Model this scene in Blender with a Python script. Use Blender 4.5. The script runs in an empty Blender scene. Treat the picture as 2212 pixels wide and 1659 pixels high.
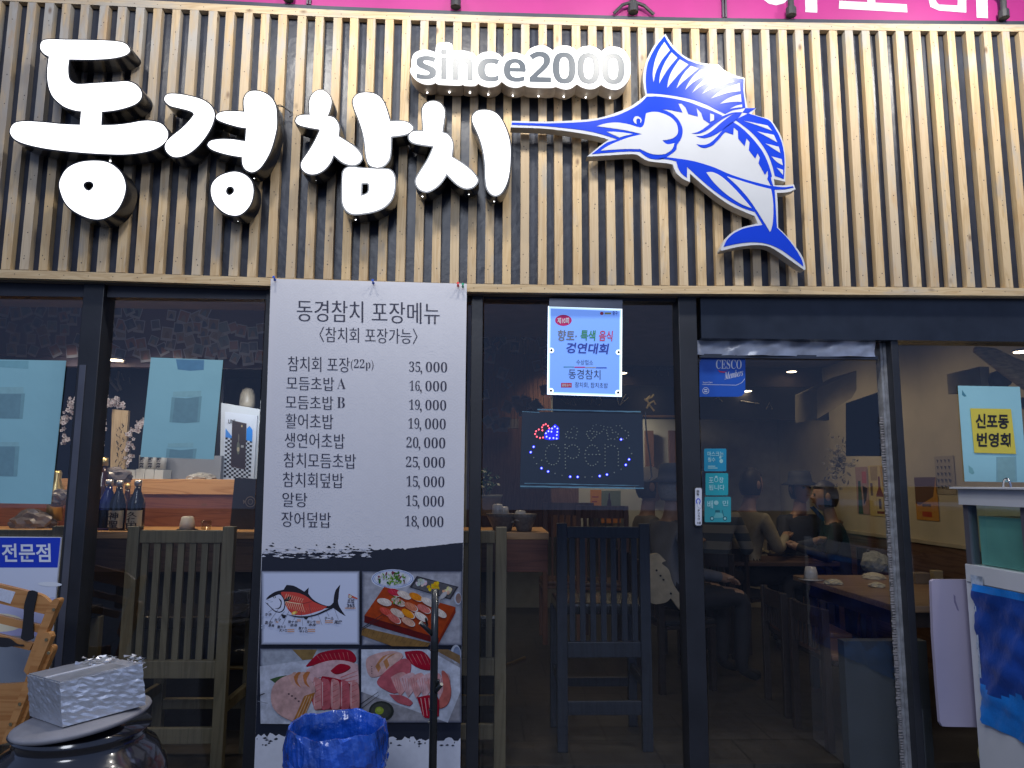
import bpy, bmesh, math, random
from mathutils import Vector, Matrix
random.seed(7)
S = bpy.context.scene
COL = S.collection
R = math.radians

# ------------------------------------------------------------------ camera
LENS = 26.0
YAW, PITCH, ROLL = R(2.0), R(7.6), R(0.3)
EYE = Vector((0.0, -3.3, 1.55))
PW, PH = 2212.0, 1659.0                      # pixel frame the measurements were taken in
FPX = LENS / 36.0 * PW
_f = Vector((math.sin(YAW) * math.cos(PITCH), math.cos(YAW) * math.cos(PITCH), math.sin(PITCH)))
_r = Vector((math.cos(YAW), -math.sin(YAW), 0))
_u = _r.cross(_f)
_r2 = _r * math.cos(ROLL) + _u * math.sin(ROLL)
_u2 = _u * math.cos(ROLL) - _r * math.sin(ROLL)
cam = bpy.data.cameras.new('camera')
cam.lens = LENS; cam.sensor_width = 36.0; cam.clip_start = 0.05; cam.clip_end = 200
camo = bpy.data.objects.new('camera', cam); COL.objects.link(camo)
m = Matrix((_r2, _u2, -_f)).transposed().to_4x4(); m.translation = EYE
camo.matrix_world = m
S.camera = camo

def at(u, v, y):
    """world point on the vertical plane y=const seen at pixel u,v"""
    d = _f + _r2 * ((u - PW / 2) / FPX) + _u2 * ((PH / 2 - v) / FPX)
    return EYE + d * ((y - EYE.y) / d.y)
def atz(u, v, z):
    d = _f + _r2 * ((u - PW / 2) / FPX) + _u2 * ((PH / 2 - v) / FPX)
    return EYE + d * ((z - EYE.z) / d.z)
def ats(sx, sy, y):
    return at(sx / 1.82278, sy / 1.82278, y)
def X(u, v, y): return at(u, v, y).x
def Z(u, v, y): return at(u, v, y).z

# ------------------------------------------------------------------ world, lights, exposure
w = bpy.data.worlds.new('World'); S.world = w; w.use_nodes = True
bg = w.node_tree.nodes['Background']
bg.inputs[0].default_value = (0.30, 0.42, 0.78, 1); bg.inputs[1].default_value = 0.48
S.view_settings.view_transform = 'Standard'; S.view_settings.look = 'None'
S.view_settings.exposure = 0.32; S.view_settings.gamma = 1
S.cycles.max_bounces = 8; S.cycles.transparent_max_bounces = 24
S.cycles.caustics_reflective = False; S.cycles.caustics_refractive = False
S.cycles.sample_clamp_indirect = 4.0
S.cycles.use_denoising = True

def area(name, loc, target, size, power, color, shape='DISK', spread=180):
    l = bpy.data.lights.new(name, 'AREA'); l.shape = shape; l.size = size; l.energy = power; l.color = color
    l.spread = R(spread)
    o = bpy.data.objects.new(name, l); COL.objects.link(o); o.location = loc
    o.rotation_euler = (Vector(target) - Vector(loc)).to_track_quat('-Z', 'Y').to_euler()
    return o
def point(name, loc, power, color, r=0.05):
    l = bpy.data.lights.new(name, 'POINT'); l.energy = power; l.color = color; l.shadow_soft_size = r
    o = bpy.data.objects.new(name, l); COL.objects.link(o); o.location = loc
    return o
STREET = 125.0
area('street_lamp_light', (-1.0, -7.5, 5.6), (0, 0, 1.2), 2.4, STREET, (0.86, 0.91, 1.0))
FLOODS = [(-1.75, 3), (-0.95, 9), (-0.16, 9), (0.62, 9), (1.30, 8), (2.25, 15)]
FLOOD_Y, FLOOD_Z = -0.92, 3.86
for i, (fx, p) in enumerate(FLOODS):
    area('floodlight_beam', (fx, FLOOD_Y, FLOOD_Z), (fx, -0.1, 3.0), 0.16, p, (1.0, 0.95, 0.86))

# ------------------------------------------------------------------ materials
MATS = {}
def nodes(m):
    m.use_nodes = True
    return m.node_tree.nodes, m.node_tree.links, m.node_tree.nodes['Principled BSDF']
def mat(name, col, rough=0.6, metal=0.0, var=0.12, scale=9.0, bump=0.0, bscale=60.0, spec=0.5, coat=0.0, emit=None, es=0.0, stretch=None):
    if name in MATS: return MATS[name]
    m = bpy.data.materials.new(name); MATS[name] = m
    N, L, b = nodes(m)
    b.inputs['Roughness'].default_value = rough; b.inputs['Metallic'].default_value = metal
    b.inputs['Specular IOR Level'].default_value = spec
    if coat: b.inputs['Coat Weight'].default_value = coat
    if emit:
        b.inputs['Emission Color'].default_value = (*emit, 1); b.inputs['Emission Strength'].default_value = es
    tc = N.new('ShaderNodeTexCoord'); mp = N.new('ShaderNodeMapping')
    L.new(tc.outputs['Object'], mp.inputs[0])
    if stretch: mp.inputs['Scale'].default_value = stretch
    no = N.new('ShaderNodeTexNoise'); no.inputs['Scale'].default_value = scale; no.inputs['Detail'].default_value = 6
    L.new(mp.outputs[0], no.inputs[0])
    cr = N.new('ShaderNodeValToRGB')
    cr.color_ramp.elements[0].position = 0.3; cr.color_ramp.elements[1].position = 0.72
    cr.color_ramp.elements[0].color = (*[max(0, c * (1 - var)) for c in col], 1)
    cr.color_ramp.elements[1].color = (*[min(1, c * (1 + var)) for c in col], 1)
    L.new(no.outputs[0], cr.inputs[0]); L.new(cr.outputs[0], b.inputs['Base Color'])
    if bump:
        n2 = N.new('ShaderNodeTexNoise'); n2.inputs['Scale'].default_value = bscale; n2.inputs['Detail'].default_value = 5
        L.new(mp.outputs[0], n2.inputs[0])
        bp = N.new('ShaderNodeBump'); bp.inputs['Strength'].default_value = bump; bp.inputs['Distance'].default_value = 0.01
        L.new(n2.outputs[0], bp.inputs['Height']); L.new(bp.outputs[0], b.inputs['Normal'])
    return m

def wood(name, c1, c2, axis='Z', grey=0.0, rough=0.62, knots=True, island=False, bands=22.0):
    """pine: grain stretched along axis, knots, weathered grey patches"""
    if name in MATS: return MATS[name]
    m = bpy.data.materials.new(name); MATS[name] = m
    N, L, b = nodes(m)
    b.inputs['Roughness'].default_value = rough
    tc = N.new('ShaderNodeTexCoord'); mp = N.new('ShaderNodeMapping')
    sc = {'Z': (1, 1, .06), 'X': (.06, 1, 1), 'Y': (1, .06, 1)}[axis]
    src = tc.outputs['Object']
    rnd = None
    if island:
        g = N.new('ShaderNodeNewGeometry'); rnd = g.outputs['Random Per Island']
        cx = N.new('ShaderNodeCombineXYZ'); mu = N.new('ShaderNodeMath'); mu.operation = 'MULTIPLY'; mu.inputs[1].default_value = 37
        L.new(rnd, mu.inputs[0])
        for k in range(3): L.new(mu.outputs[0], cx.inputs[k])
        ad = N.new('ShaderNodeVectorMath'); ad.operation = 'ADD'
        L.new(src, ad.inputs[0]); L.new(cx.outputs[0], ad.inputs[1]); src = ad.outputs[0]
    L.new(src, mp.inputs[0]); mp.inputs['Scale'].default_value = sc
    n1 = N.new('ShaderNodeTexNoise'); n1.inputs['Scale'].default_value = bands; n1.inputs['Detail'].default_value = 5; n1.inputs['Distortion'].default_value = 1.2
    L.new(mp.outputs[0], n1.inputs[0])
    wv = N.new('ShaderNodeMath'); wv.operation = 'MULTIPLY'; wv.inputs[1].default_value = 7.0; L.new(n1.outputs[0], wv.inputs[0])
    fr = N.new('ShaderNodeMath'); fr.operation = 'PINGPONG'; fr.inputs[1].default_value = 0.5; L.new(wv.outputs[0], fr.inputs[0])
    cr = N.new('ShaderNodeValToRGB'); L.new(fr.outputs[0], cr.inputs[0])
    cr.color_ramp.elements[0].color = (*c2, 1); cr.color_ramp.elements[0].position = 0.0
    cr.color_ramp.elements[1].color = (*c1, 1); cr.color_ramp.elements[1].position = 0.33
    out = cr.outputs[0]
    def mixin(fac, colr, out):
        mx = N.new('ShaderNodeMix'); mx.data_type = 'RGBA'
        if hasattr(fac, 'links') or hasattr(fac, 'is_linked'): L.new(fac, mx.inputs[0])
        L.new(out, mx.inputs[6]); mx.inputs[7].default_value = (*colr, 1)
        return mx.outputs[2]
    def rampn(sock, p0, p1, v1=1.0):
        r = N.new('ShaderNodeMapRange'); r.inputs['From Min'].default_value = p0; r.inputs['From Max'].default_value = p1
        r.inputs['To Max'].default_value = v1; L.new(sock, r.inputs['Value']); return r.outputs[0]
    if island:
        out = mixin(rampn(rnd, 0.45, 1.0, 0.55), tuple(c * f for c, f in zip(c1, (1.06, .98, .80))), out)
        wn = N.new('ShaderNodeTexWhiteNoise'); wn.noise_dimensions = '1D'; L.new(rnd, wn.inputs['W'])
        out = mixin(rampn(wn.outputs['Value'], 0.55, 1.0, 0.6), (.50, .43, .33), out)
        sv = N.new('ShaderNodeSeparateColor'); L.new(wn.outputs['Color'], sv.inputs[0])
        out = mixin(rampn(sv.outputs[1], 0.5, 1.0, 0.35), (.40, .27, .14), out)
    if name == 'pine_slats':                # rain-greyed corner of the cladding
        sx = N.new('ShaderNodeSeparateXYZ'); L.new(tc.outputs['Object'], sx.inputs[0])
        def mr(s_, a, b2):
            r = N.new('ShaderNodeMapRange'); r.inputs['From Min'].default_value = a; r.inputs['From Max'].default_value = b2; L.new(s_, r.inputs['Value']); return r.outputs[0]
        ng = N.new('ShaderNodeTexNoise'); ng.inputs['Scale'].default_value = 5; ng.inputs['Detail'].default_value = 7
        mg = N.new('ShaderNodeMapping'); mg.inputs['Scale'].default_value = (6, 4, 1); L.new(tc.outputs['Object'], mg.inputs[0]); L.new(mg.outputs[0], ng.inputs[0])
        p1 = N.new('ShaderNodeMath'); p1.operation = 'MULTIPLY'; L.new(mr(sx.outputs['X'], -1.0, -1.75), p1.inputs[0]); L.new(mr(sx.outputs['Z'], 2.75, 3.2), p1.inputs[1])
        p2 = N.new('ShaderNodeMath'); p2.operation = 'MULTIPLY'; L.new(p1.outputs[0], p2.inputs[0]); L.new(mr(ng.outputs[0], .32, .50), p2.inputs[1])
        p3 = N.new('ShaderNodeMath'); p3.operation = 'MULTIPLY'; p3.inputs[1].default_value = .95; L.new(p2.outputs[0], p3.inputs[0]); p3.inputs[1].default_value = .75
        out = mixin(p3.outputs[0], (.30, .285, .27), out)
        et = N.new('ShaderNodeMath'); et.operation = 'MULTIPLY'; et.inputs[1].default_value = .8; L.new(mr(sx.outputs['Z'], 3.44, 3.53), et.inputs[0])
        e2 = N.new('ShaderNodeMath'); e2.operation = 'MULTIPLY'; L.new(et.outputs[0], e2.inputs[0]); L.new(mr(ng.outputs[0], .48, .58), e2.inputs[1])
        out = mixin(e2.outputs[0], (.40, .385, .36), out)
    # broad stains
    n3 = N.new('ShaderNodeTexNoise'); n3.inputs['Scale'].default_value = 6.0; n3.inputs['Detail'].default_value = 4
    m3 = N.new('ShaderNodeMapping'); m3.inputs['Scale'].default_value = {'Z': (3, 3, .8), 'X': (.8, 3, 3), 'Y': (3, .8, 3)}[axis]
    L.new(src, m3.inputs[0]); L.new(m3.outputs[0], n3.inputs[0])
    out = mixin(rampn(n3.outputs[0], 0.60, 0.74, 0.5), (c2[0] * .95, c2[1] * .8, c2[2] * .6), out)
    if grey:
        n4 = N.new('ShaderNodeTexNoise'); n4.inputs['Scale'].default_value = 3.1; n4.inputs['Detail'].default_value = 8; n4.inputs['Roughness'].default_value = .7
        m4 = N.new('ShaderNodeMapping'); m4.inputs['Scale'].default_value = {'Z': (4, 4, .9), 'X': (.9, 5, 5), 'Y': (4, .9, 4)}[axis]; m4.inputs['Location'].default_value = (3, 8, 1)
        L.new(src, m4.inputs[0]); L.new(m4.outputs[0], n4.inputs[0])
        out = mixin(rampn(n4.outputs[0], 0.60 - grey * .2, 0.78 - grey * .2, 0.75), (0.36, 0.35, 0.33), out)
    if knots:
        vo = N.new('ShaderNodeTexVoronoi'); vo.inputs['Scale'].default_value = 5.5
        m5 = N.new('ShaderNodeMapping'); m5.inputs['Scale'].default_value = {'Z': (1.6, 1.6, .8), 'X': (.8, 1.6, 1.6), 'Y': (1.6, .8, 1.6)}[axis]
        L.new(src, m5.inputs[0]); L.new(m5.outputs[0], vo.inputs[0])
        kf = N.new('ShaderNodeMapRange'); kf.inputs['From Min'].default_value = 0.10; kf.inputs['From Max'].default_value = 0.03
        kf.inputs['To Max'].default_value = 0.8
        L.new(vo.outputs['Distance'], kf.inputs['Value'])
        out = mixin(kf.outputs[0], (0.13, 0.07, 0.035), out)
    L.new(out, b.inputs['Base Color'])
    bp = N.new('ShaderNodeBump'); bp.inputs['Strength'].default_value = .25; bp.inputs['Distance'].default_value = .004
    L.new(n1.outputs[0], bp.inputs['Height']); L.new(bp.outputs[0], b.inputs['Normal'])
    return m

def emis(name, col, s):
    if name in MATS: return MATS[name]
    m = bpy.data.materials.new(name); MATS[name] = m
    N, L, b = nodes(m)
    b.inputs['Base Color'].default_value = (*[min(.8, c) for c in col], 1); b.inputs['Roughness'].default_value = .3
    b.inputs['Emission Color'].default_value = (*col, 1); b.inputs['Emission Strength'].default_value = s
    return m

def glassmat(name, tint=(1, 1, 1), ior=1.75, rough=0.0):
    if name in MATS: return MATS[name]
    m = bpy.data.materials.new(name); MATS[name] = m
    m.use_nodes = True; N = m.node_tree.nodes; L = m.node_tree.links
    N.remove(N['Principled BSDF'])
    t = N.new('ShaderNodeBsdfTransparent'); t.inputs[0].default_value = (*tint, 1)
    g = N.new('ShaderNodeBsdfGlossy'); g.inputs['Roughness'].default_value = rough; g.inputs[0].default_value = (.9, .95, 1, 1)
    f = N.new('ShaderNodeFresnel'); f.inputs[0].default_value = ior
    ge = N.new('ShaderNodeNewGeometry'); iv = N.new('ShaderNodeMath'); iv.operation = 'SUBTRACT'; iv.inputs[0].default_value = 1; L.new(ge.outputs['Backfacing'], iv.inputs[1])
    ml = N.new('ShaderNodeMath'); ml.operation = 'MULTIPLY'; L.new(f.outputs[0], ml.inputs[0]); L.new(iv.outputs[0], ml.inputs[1])
    mx = N.new('ShaderNodeMixShader'); L.new(ml.outputs[0], mx.inputs[0]); L.new(t.outputs[0], mx.inputs[1]); L.new(g.outputs[0], mx.inputs[2])
    L.new(mx.outputs[0], N['Material Output'].inputs[0])
    return m

def vcol(name, rough=0.5, var=0.0, spec=0.3):
    """material of a printed sheet: colour comes from the mesh's own colour attribute"""
    if name in MATS: return MATS[name]
    m = bpy.data.materials.new(name); MATS[name] = m
    N, L, b = nodes(m); b.inputs['Roughness'].default_value = rough; b.inputs['Specular IOR Level'].default_value = spec
    a = N.new('ShaderNodeAttribute'); a.attribute_name = 'Col'
    out = a.outputs['Color']
    if var:
        no = N.new('ShaderNodeTexNoise'); no.inputs['Scale'].default_value = 45; no.inputs['Detail'].default_value = 6
        tc = N.new('ShaderNodeTexCoord'); L.new(tc.outputs['Object'], no.inputs[0])
        mr = N.new('ShaderNodeMapRange'); mr.inputs['To Min'].default_value = 1 - var; mr.inputs['To Max'].default_value = 1 + var
        mr.inputs['From Min'].default_value = .3; mr.inputs['From Max'].default_value = .7
        L.new(no.outputs[0], mr.inputs[0])
        vm = N.new('ShaderNodeVectorMath'); vm.operation = 'SCALE'; L.new(out, vm.inputs[0]); L.new(mr.outputs[0], vm.inputs['Scale']); out = vm.outputs[0]
    if name == 'food_ink':
        hs = N.new('ShaderNodeHueSaturation'); hs.inputs['Saturation'].default_value = 1.25; hs.inputs['Value'].default_value = .80; L.new(out, hs.inputs['Color']); out = hs.outputs[0]
    L.new(out, b.inputs['Base Color'])
    return m

# ------------------------------------------------------------------ object helpers
def setp(o, label=None, cat=None, group=None, kind=None):
    if label: o['label'] = label
    if cat: o['category'] = cat
    if group: o['group'] = group
    if kind: o['kind'] = kind
    return o
def thing(name, label, cat, loc=(0, 0, 0), rz=0.0, group=None):
    o = bpy.data.objects.new(name, None); COL.objects.link(o)
    o.location = loc; o.rotation_euler = (0, 0, rz); o.empty_display_size = .1
    return setp(o, label, cat, group)
def link(name, me, m=None, parent=None, smooth=False):
    o = bpy.data.objects.new(name, me); COL.objects.link(o)
    if m is not None:
        for mm in (m if isinstance(m, (list, tuple)) else [m]): me.materials.append(mm)
    if parent is not None: o.parent = parent
    if smooth:
        for p in me.polygons: p.use_smooth = True
    return o
def obj(name, bm, m=None, parent=None, smooth=False):
    me = bpy.data.meshes.new(name); bm.normal_update(); bm.to_mesh(me); bm.free()
    return link(name, me, m, parent, smooth)
def BM(): return bmesh.new()
def box(bm, x0, x1, y0, y1, z0, z1, bevel=0.0, mi=0, M=None):
    vs = [bm.verts.new((x, y, z)) for x in (x0, x1) for y in (y0, y1) for z in (z0, z1)]
    fs = [(0, 1, 3, 2), (4, 6, 7, 5), (0, 4, 5, 1), (2, 3, 7, 6), (0, 2, 6, 4), (1, 5, 7, 3)]
    fl = [bm.faces.new([vs[i] for i in f]) for f in fs]
    for f in fl: f.material_index = mi
    if M is not None:
        for v in vs: v.co = M @ v.co
    if bevel:
        es = list({e for f in fl for e in f.edges})
        r = bmesh.ops.bevel(bm, geom=es, offset=bevel, segments=2, affect='EDGES', profile=.6)
        for f in r['faces']: f.material_index = mi
    return vs
def quadbox(bm, pts, th, mi=0):
    """prism: front polygon pts (world) pushed back th along +y"""
    a = [bm.verts.new(p) for p in pts]; b = [bm.verts.new((p[0], p[1] + th, p[2])) for p in pts]
    n = len(pts)
    fs = [bm.faces.new(a), bm.faces.new(b[::-1])]
    for i in range(n): fs.append(bm.faces.new((a[i], b[i], b[(i + 1) % n], a[(i + 1) % n])))
    for f in fs: f.material_index = mi
    bmesh.ops.recalc_face_normals(bm, faces=fs)
    return fs
def tube(bm, pts, r, seg=8, mi=0, cap=True):
    pts = [Vector(p) for p in pts]; rs = r if isinstance(r, (list, tuple)) else [r] * len(pts)
    rings = []; up0 = None
    for i, p in enumerate(pts):
        d = (pts[min(i + 1, len(pts) - 1)] - pts[max(i - 1, 0)]).normalized()
        if up0 is None:
            up0 = d.orthogonal().normalized()
        else:
            up0 = (up0 - d * up0.dot(d)).normalized()
        sd = d.cross(up0)
        rings.append([bm.verts.new(p + (up0 * math.cos(t) + sd * math.sin(t)) * rs[i]) for t in [2 * math.pi * k / seg for k in range(seg)]])
    fs = []
    for a, b in zip(rings, rings[1:]):
        for k in range(seg): fs.append(bm.faces.new((a[k], a[(k + 1) % seg], b[(k + 1) % seg], b[k])))
    if cap: fs += [bm.faces.new(rings[0][::-1]), bm.faces.new(rings[-1])]
    for f in fs: f.material_index = mi
    bmesh.ops.recalc_face_normals(bm, faces=fs)
    return fs
def lathe(bm, prof, c=(0, 0, 0), seg=32, mi=0, close=True, wob=0.0):
    rings = []
    for r_, z_ in prof:
        if r_ < 1e-5: rings.append([bm.verts.new((c[0], c[1], c[2] + z_))])
        else: rings.append([bm.verts.new((c[0] + r_ * (1 + wob * math.sin(5 * t + z_ * 9)) * math.cos(t), c[1] + r_ * (1 + wob * math.sin(5 * t + z_ * 9)) * math.sin(t), c[2] + z_)) for t in [2 * math.pi * k / seg for k in range(seg)]])
    fs = []
    for a, b in zip(rings, rings[1:]):
        for k in range(seg):
            q = [a[k % len(a)], a[(k + 1) % len(a)], b[(k + 1) % len(b)], b[k % len(b)]]
            q2 = []
            for v in q:
                if v not in q2: q2.append(v)
            if len(q2) > 2: fs.append(bm.faces.new(q2))
    for f in fs: f.material_index = mi
    bmesh.ops.recalc_face_normals(bm, faces=fs)
    return fs
def dup(root, loc, rz=None, label=None, group=None):
    r = root.copy(); COL.objects.link(r); r.location = loc
    if rz is not None: r.rotation_euler = (0, 0, rz)
    if label: r['label'] = label
    if group: r['group'] = group
    for ch in list(root.children):
        c = ch.copy(); COL.objects.link(c); c.parent = r
        for g in list(ch.children):
            d = g.copy(); COL.objects.link(d); d.parent = c
    return r

# ------------------------------------------------------------------ outlines and lettering
def smooth_outline(pts, n=5):
    """pts: (x,y,corner) closed; Catmull-Rom between corners"""
    N = len(pts); out = []
    for i in range(N):
        p1, p2 = pts[i], pts[(i + 1) % N]
        p0 = pts[(i - 1) % N] if not p1[2] else p1
        p3 = pts[(i + 2) % N] if not p2[2] else p2
        out.append((p1[0], p1[1]))
        if p1[2] and p2[2]: continue
        for k in range(1, n):
            t = k / n; t2 = t * t; t3 = t2 * t
            out.append(tuple(0.5 * (2 * p1[j] + (p2[j] - p0[j]) * t + (2 * p0[j] - 5 * p1[j] + 4 * p2[j] - p3[j]) * t2 + (3 * p1[j] - p0[j] - 3 * p2[j] + p3[j]) * t3) for j in (0, 1)))
    return out
REG = {'1': (1000 / 2212, 0, 130), '2': (800 / 2212, 600, 330), '3': (900 / 2212, 1150, 330), '4': (920 / 2212, 1590, 150),
       '5': (840 / 2212, 2300, 100), '6': (800 / 2212, 2480, 480)}
def trace(s, n=5):
    """'5: x,y! x,y 6: ...' -> smoothed outline in pixels of the measured frame"""
    k = REG['1']; pts = []
    for tok in s.split():
        if tok.endswith(':'): k = REG[tok[:-1]]; continue
        c = tok.endswith('!'); x, y = tok.rstrip('!').split(',')
        pts.append(((float(x) * k[0] + k[1]) / 1.82278, (float(y) * k[0] + k[2]) / 1.82278, c))
    return smooth_outline(pts, n)
def plane2d(px, y):
    return [(p.x, p.z) for p in (at(u, v, y) for u, v in px)]
def grow(pl, d):
    """outline pushed outwards by d (inwards for holes when d is negated by the caller)"""
    A = sum(a[0] * b[1] - b[0] * a[1] for a, b in zip(pl, pl[1:] + pl[:1])); sg = 1 if A > 0 else -1; n = len(pl); out = []
    for i in range(n):
        p, q, r_ = Vector(pl[i - 1]), Vector(pl[i]), Vector(pl[(i + 1) % n]); e1, e2 = (q - p), (r_ - q)
        if e1.length < 1e-7 or e2.length < 1e-7: out.append((q.x, q.y)); continue
        e1.normalize(); e2.normalize(); n1, n2 = Vector((e1.y, -e1.x)), Vector((e2.y, -e2.x)); b = n1 + n2
        if b.length < .3: b = n1 * 1.0
        else: b = b / max(.55, b.dot(n1))
        out.append((q.x + b.x * d * sg, q.y + b.y * d * sg))
    return out
def outline_mesh(name, polys, y_front, th, offset=0.0, bevel=0.0):
    if offset: polys = [grow(pl, offset if k == 0 else -offset) for k, pl in enumerate(polys)]; offset = 0
    """filled 2-D outlines (x,z) -> solid mesh, front at y_front, thickness th backwards"""
    from mathutils.geometry import delaunay_2d_cdt
    co, ed = [], []
    for pl in polys:
        pl = [p for i, p in enumerate(pl) if (Vector(p) - Vector(pl[i - 1])).length > 1e-5]
        n0 = len(co); co += [Vector(p) for p in pl]; ed += [(n0 + i, n0 + (i + 1) % len(pl)) for i in range(len(pl))]
    vs, es, fs, _, _, _ = delaunay_2d_cdt(co, ed, [], 1, 1e-6)
    def inpoly(p, pl):
        r_ = False
        for a, b in zip(pl, pl[1:] + pl[:1]):
            if (a[1] > p.y) != (b[1] > p.y) and p.x < (b[0] - a[0]) * (p.y - a[1]) / (b[1] - a[1]) + a[0]: r_ = not r_
        return r_
    if len(polys) > 1: fs = [f for f in fs if not any(inpoly(sum((vs[i] for i in f), Vector((0, 0))) / len(f), list(h)) for h in polys[1:])]
    bm = BM(); A = [bm.verts.new((v.x, y_front, v.y)) for v in vs]; B = [bm.verts.new((v.x, y_front + th, v.y)) for v in vs]
    cnt = {}
    for f in fs:
        bm.faces.new([A[i] for i in f]); bm.faces.new([B[i] for i in f][::-1])
        for i in range(len(f)): k = (f[i], f[(i + 1) % len(f)]); cnt[tuple(sorted(k))] = cnt.get(tuple(sorted(k)), []) + [k]
    for k, l in cnt.items():
        if len(l) == 1: i, j = l[0]; bm.faces.new((A[i], B[i], B[j], A[j]))
    bmesh.ops.recalc_face_normals(bm, faces=bm.faces)
    me = bpy.data.meshes.new(name); bm.to_mesh(me); bm.free(); return me
def curve_to_mesh(name, cu, f):
    t = bpy.data.objects.new('tmp', cu)
    me = t.to_mesh()
    me2 = me.copy(); me2.name = name
    t.to_mesh_clear(); bpy.data.objects.remove(t); bpy.data.curves.remove(cu)
    for v in me2.vertices: v.co = f(v.co.copy())
    me2.materials.clear()
    bm = BM(); bm.from_mesh(me2); bmesh.ops.remove_doubles(bm, verts=bm.verts, dist=1e-5)
    bmesh.ops.recalc_face_normals(bm, faces=bm.faces); bm.to_mesh(me2); bm.free()
    return me2
def text_bm(body, offset=0.0, shear=0.0, dx=0.0, spacing=1.0):
    """flat lettering as bmesh in local x,y (curve units), with its bounding box"""
    cu = bpy.data.curves.new('tmp', 'FONT'); cu.body = body; cu.offset = offset; cu.shear = shear; cu.space_character = spacing
    cu.resolution_u = 3
    t = bpy.data.objects.new('tmp', cu); me = t.to_mesh()
    bm = BM(); bm.from_mesh(me); t.to_mesh_clear(); bpy.data.objects.remove(t)
    if dx:                                   # heavier uprights than horizontals
        g = bmesh.ops.duplicate(bm, geom=list(bm.verts) + list(bm.edges) + list(bm.faces))
        for v in [e for e in g['geom'] if isinstance(e, bmesh.types.BMVert)]: v.co.x += dx; v.co.z += .004
    bpy.data.curves.remove(cu)
    xs = [v.co.x for v in bm.verts]; ys = [v.co.y for v in bm.verts]
    return bm, (min(xs), max(xs), min(ys), max(ys))
class Letters:
    """several pieces of writing of one colour gathered in ONE mesh"""
    def __init__(s): s.bm = BM()
    def put(s, body, px, y, offset=0.0, shear=0.0, dx=0.0, slope=0.0, spacing=1.0, th=0.0006, fit=None):
        """px = (u0,v0,u1,v1) box in pixels on plane y; slope = down-right tilt; fit maps local 0..1 to world"""
        b, (x0, x1, y0, y1) = text_bm(body, offset, shear, dx, spacing)
        if not b.verts: return
        u0, v0, u1, v1 = px
        for v in b.verts:
            a = (v.co.x - x0) / max(1e-6, x1 - x0); c = (v.co.y - y0) / max(1e-6, y1 - y0)
            lift = v.co.z
            if fit: p = fit(a, c)
            else:
                u = u0 + (u1 - u0) * a; p = at(u, v1 + (v0 - v1) * c + slope * (u - (u0 + u1) / 2), y)
            v.co = Vector(p) + Vector((0, -lift * .02 - th, 0))
        me = bpy.data.meshes.new('tmp'); b.to_mesh(me); b.free(); s.bm.from_mesh(me); bpy.data.meshes.remove(me)
    def done(s, name, m, parent):
        for f in s.bm.faces:
            if f.normal.y > 0: f.normal_flip()
        return obj(name, s.bm, m, parent)
class Print:
    """flat printed picture: coloured polygons in thin layers on a vertical plane"""
    def __init__(s, y, step=0.0001): s.bm = BM(); s.cl = s.bm.loops.layers.float_color.new('Col'); s.y = y; s.k = 0; s.step = step
    def poly(s, px, col, grad=None):
        s.k += 1; yy = s.y - s.step * s.k
        vs = [s.bm.verts.new(at(u, v, s.y) + Vector((0, yy - s.y, 0))) for u, v in px]
        f = s.bm.faces.new(vs)
        f.normal_update()
        if f.normal.y > 0: f.normal_flip()
        for l in f.loops: l[s.cl] = (*col, 1)
        return f
    def rect(s, u0, v0, u1, v1, col): return s.poly([(u0, v0), (u1, v0), (u1, v1), (u0, v1)], col)
    def ell(s, u, v, ru, rv, col, rot=0.0, n=20, a0=0.0, a1=2 * math.pi):
        c, q = math.cos(rot), math.sin(rot); pts = []
        for k in range(n):
            t = a0 + (a1 - a0) * k / (n if a1 - a0 > 6.28 else n - 1)
            x, y = ru * math.cos(t), rv * math.sin(t); pts.append((u + x * c - y * q, v + x * q + y * c))
        return s.poly(pts, col)
    def line(s, u0, v0, u1, v1, wd, col, wd1=None):
        dx, dy = u1 - u0, v1 - v0; l = math.hypot(dx, dy) or 1; nx, ny = -dy / l / 2, dx / l / 2; w1 = wd if wd1 is None else wd1
        return s.poly([(u0 + nx * wd, v0 + ny * wd), (u1 + nx * w1, v1 + ny * w1), (u1 - nx * w1, v1 - ny * w1), (u0 - nx * wd, v0 - ny * wd)], col)
    def done(s, name, parent, m=None):
        bmesh.ops.triangulate(s.bm, faces=[f for f in s.bm.faces if len(f.verts) > 4])
        return obj(name, s.bm, m or vcol('printed_ink'), parent)
# ------------------------------------------------------------------ setting
def structure(name, bm, m): return setp(obj(name, bm, m), kind='structure')
def tiles(name, c1, c2, mortar, sx, sy, rough=.5):
    m = bpy.data.materials.new(name); MATS[name] = m
    N, L, b = nodes(m); b.inputs['Roughness'].default_value = rough
    tc = N.new('ShaderNodeTexCoord'); br = N.new('ShaderNodeTexBrick')
    br.inputs['Color1'].default_value = (*c1, 1); br.inputs['Color2'].default_value = (*c2, 1); br.inputs['Mortar'].default_value = (*mortar, 1)
    br.inputs['Scale'].default_value = 1; br.inputs['Mortar Size'].default_value = .006; br.inputs['Brick Width'].default_value = sx; br.inputs['Row Height'].default_value = sy
    no = N.new('ShaderNodeTexNoise'); no.inputs['Scale'].default_value = 14; no.inputs['Detail'].default_value = 8
    mx = N.new('ShaderNodeMix'); mx.data_type = 'RGBA'; mx.blend_type = 'MULTIPLY'; mx.inputs[0].default_value = .7
    L.new(tc.outputs['Object'], br.inputs[0]); L.new(tc.outputs['Object'], no.inputs[0])
    L.new(br.outputs[0], mx.inputs[6]); L.new(no.outputs[0], mx.inputs[7]); L.new(mx.outputs[2], b.inputs['Base Color'])
    return m
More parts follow.
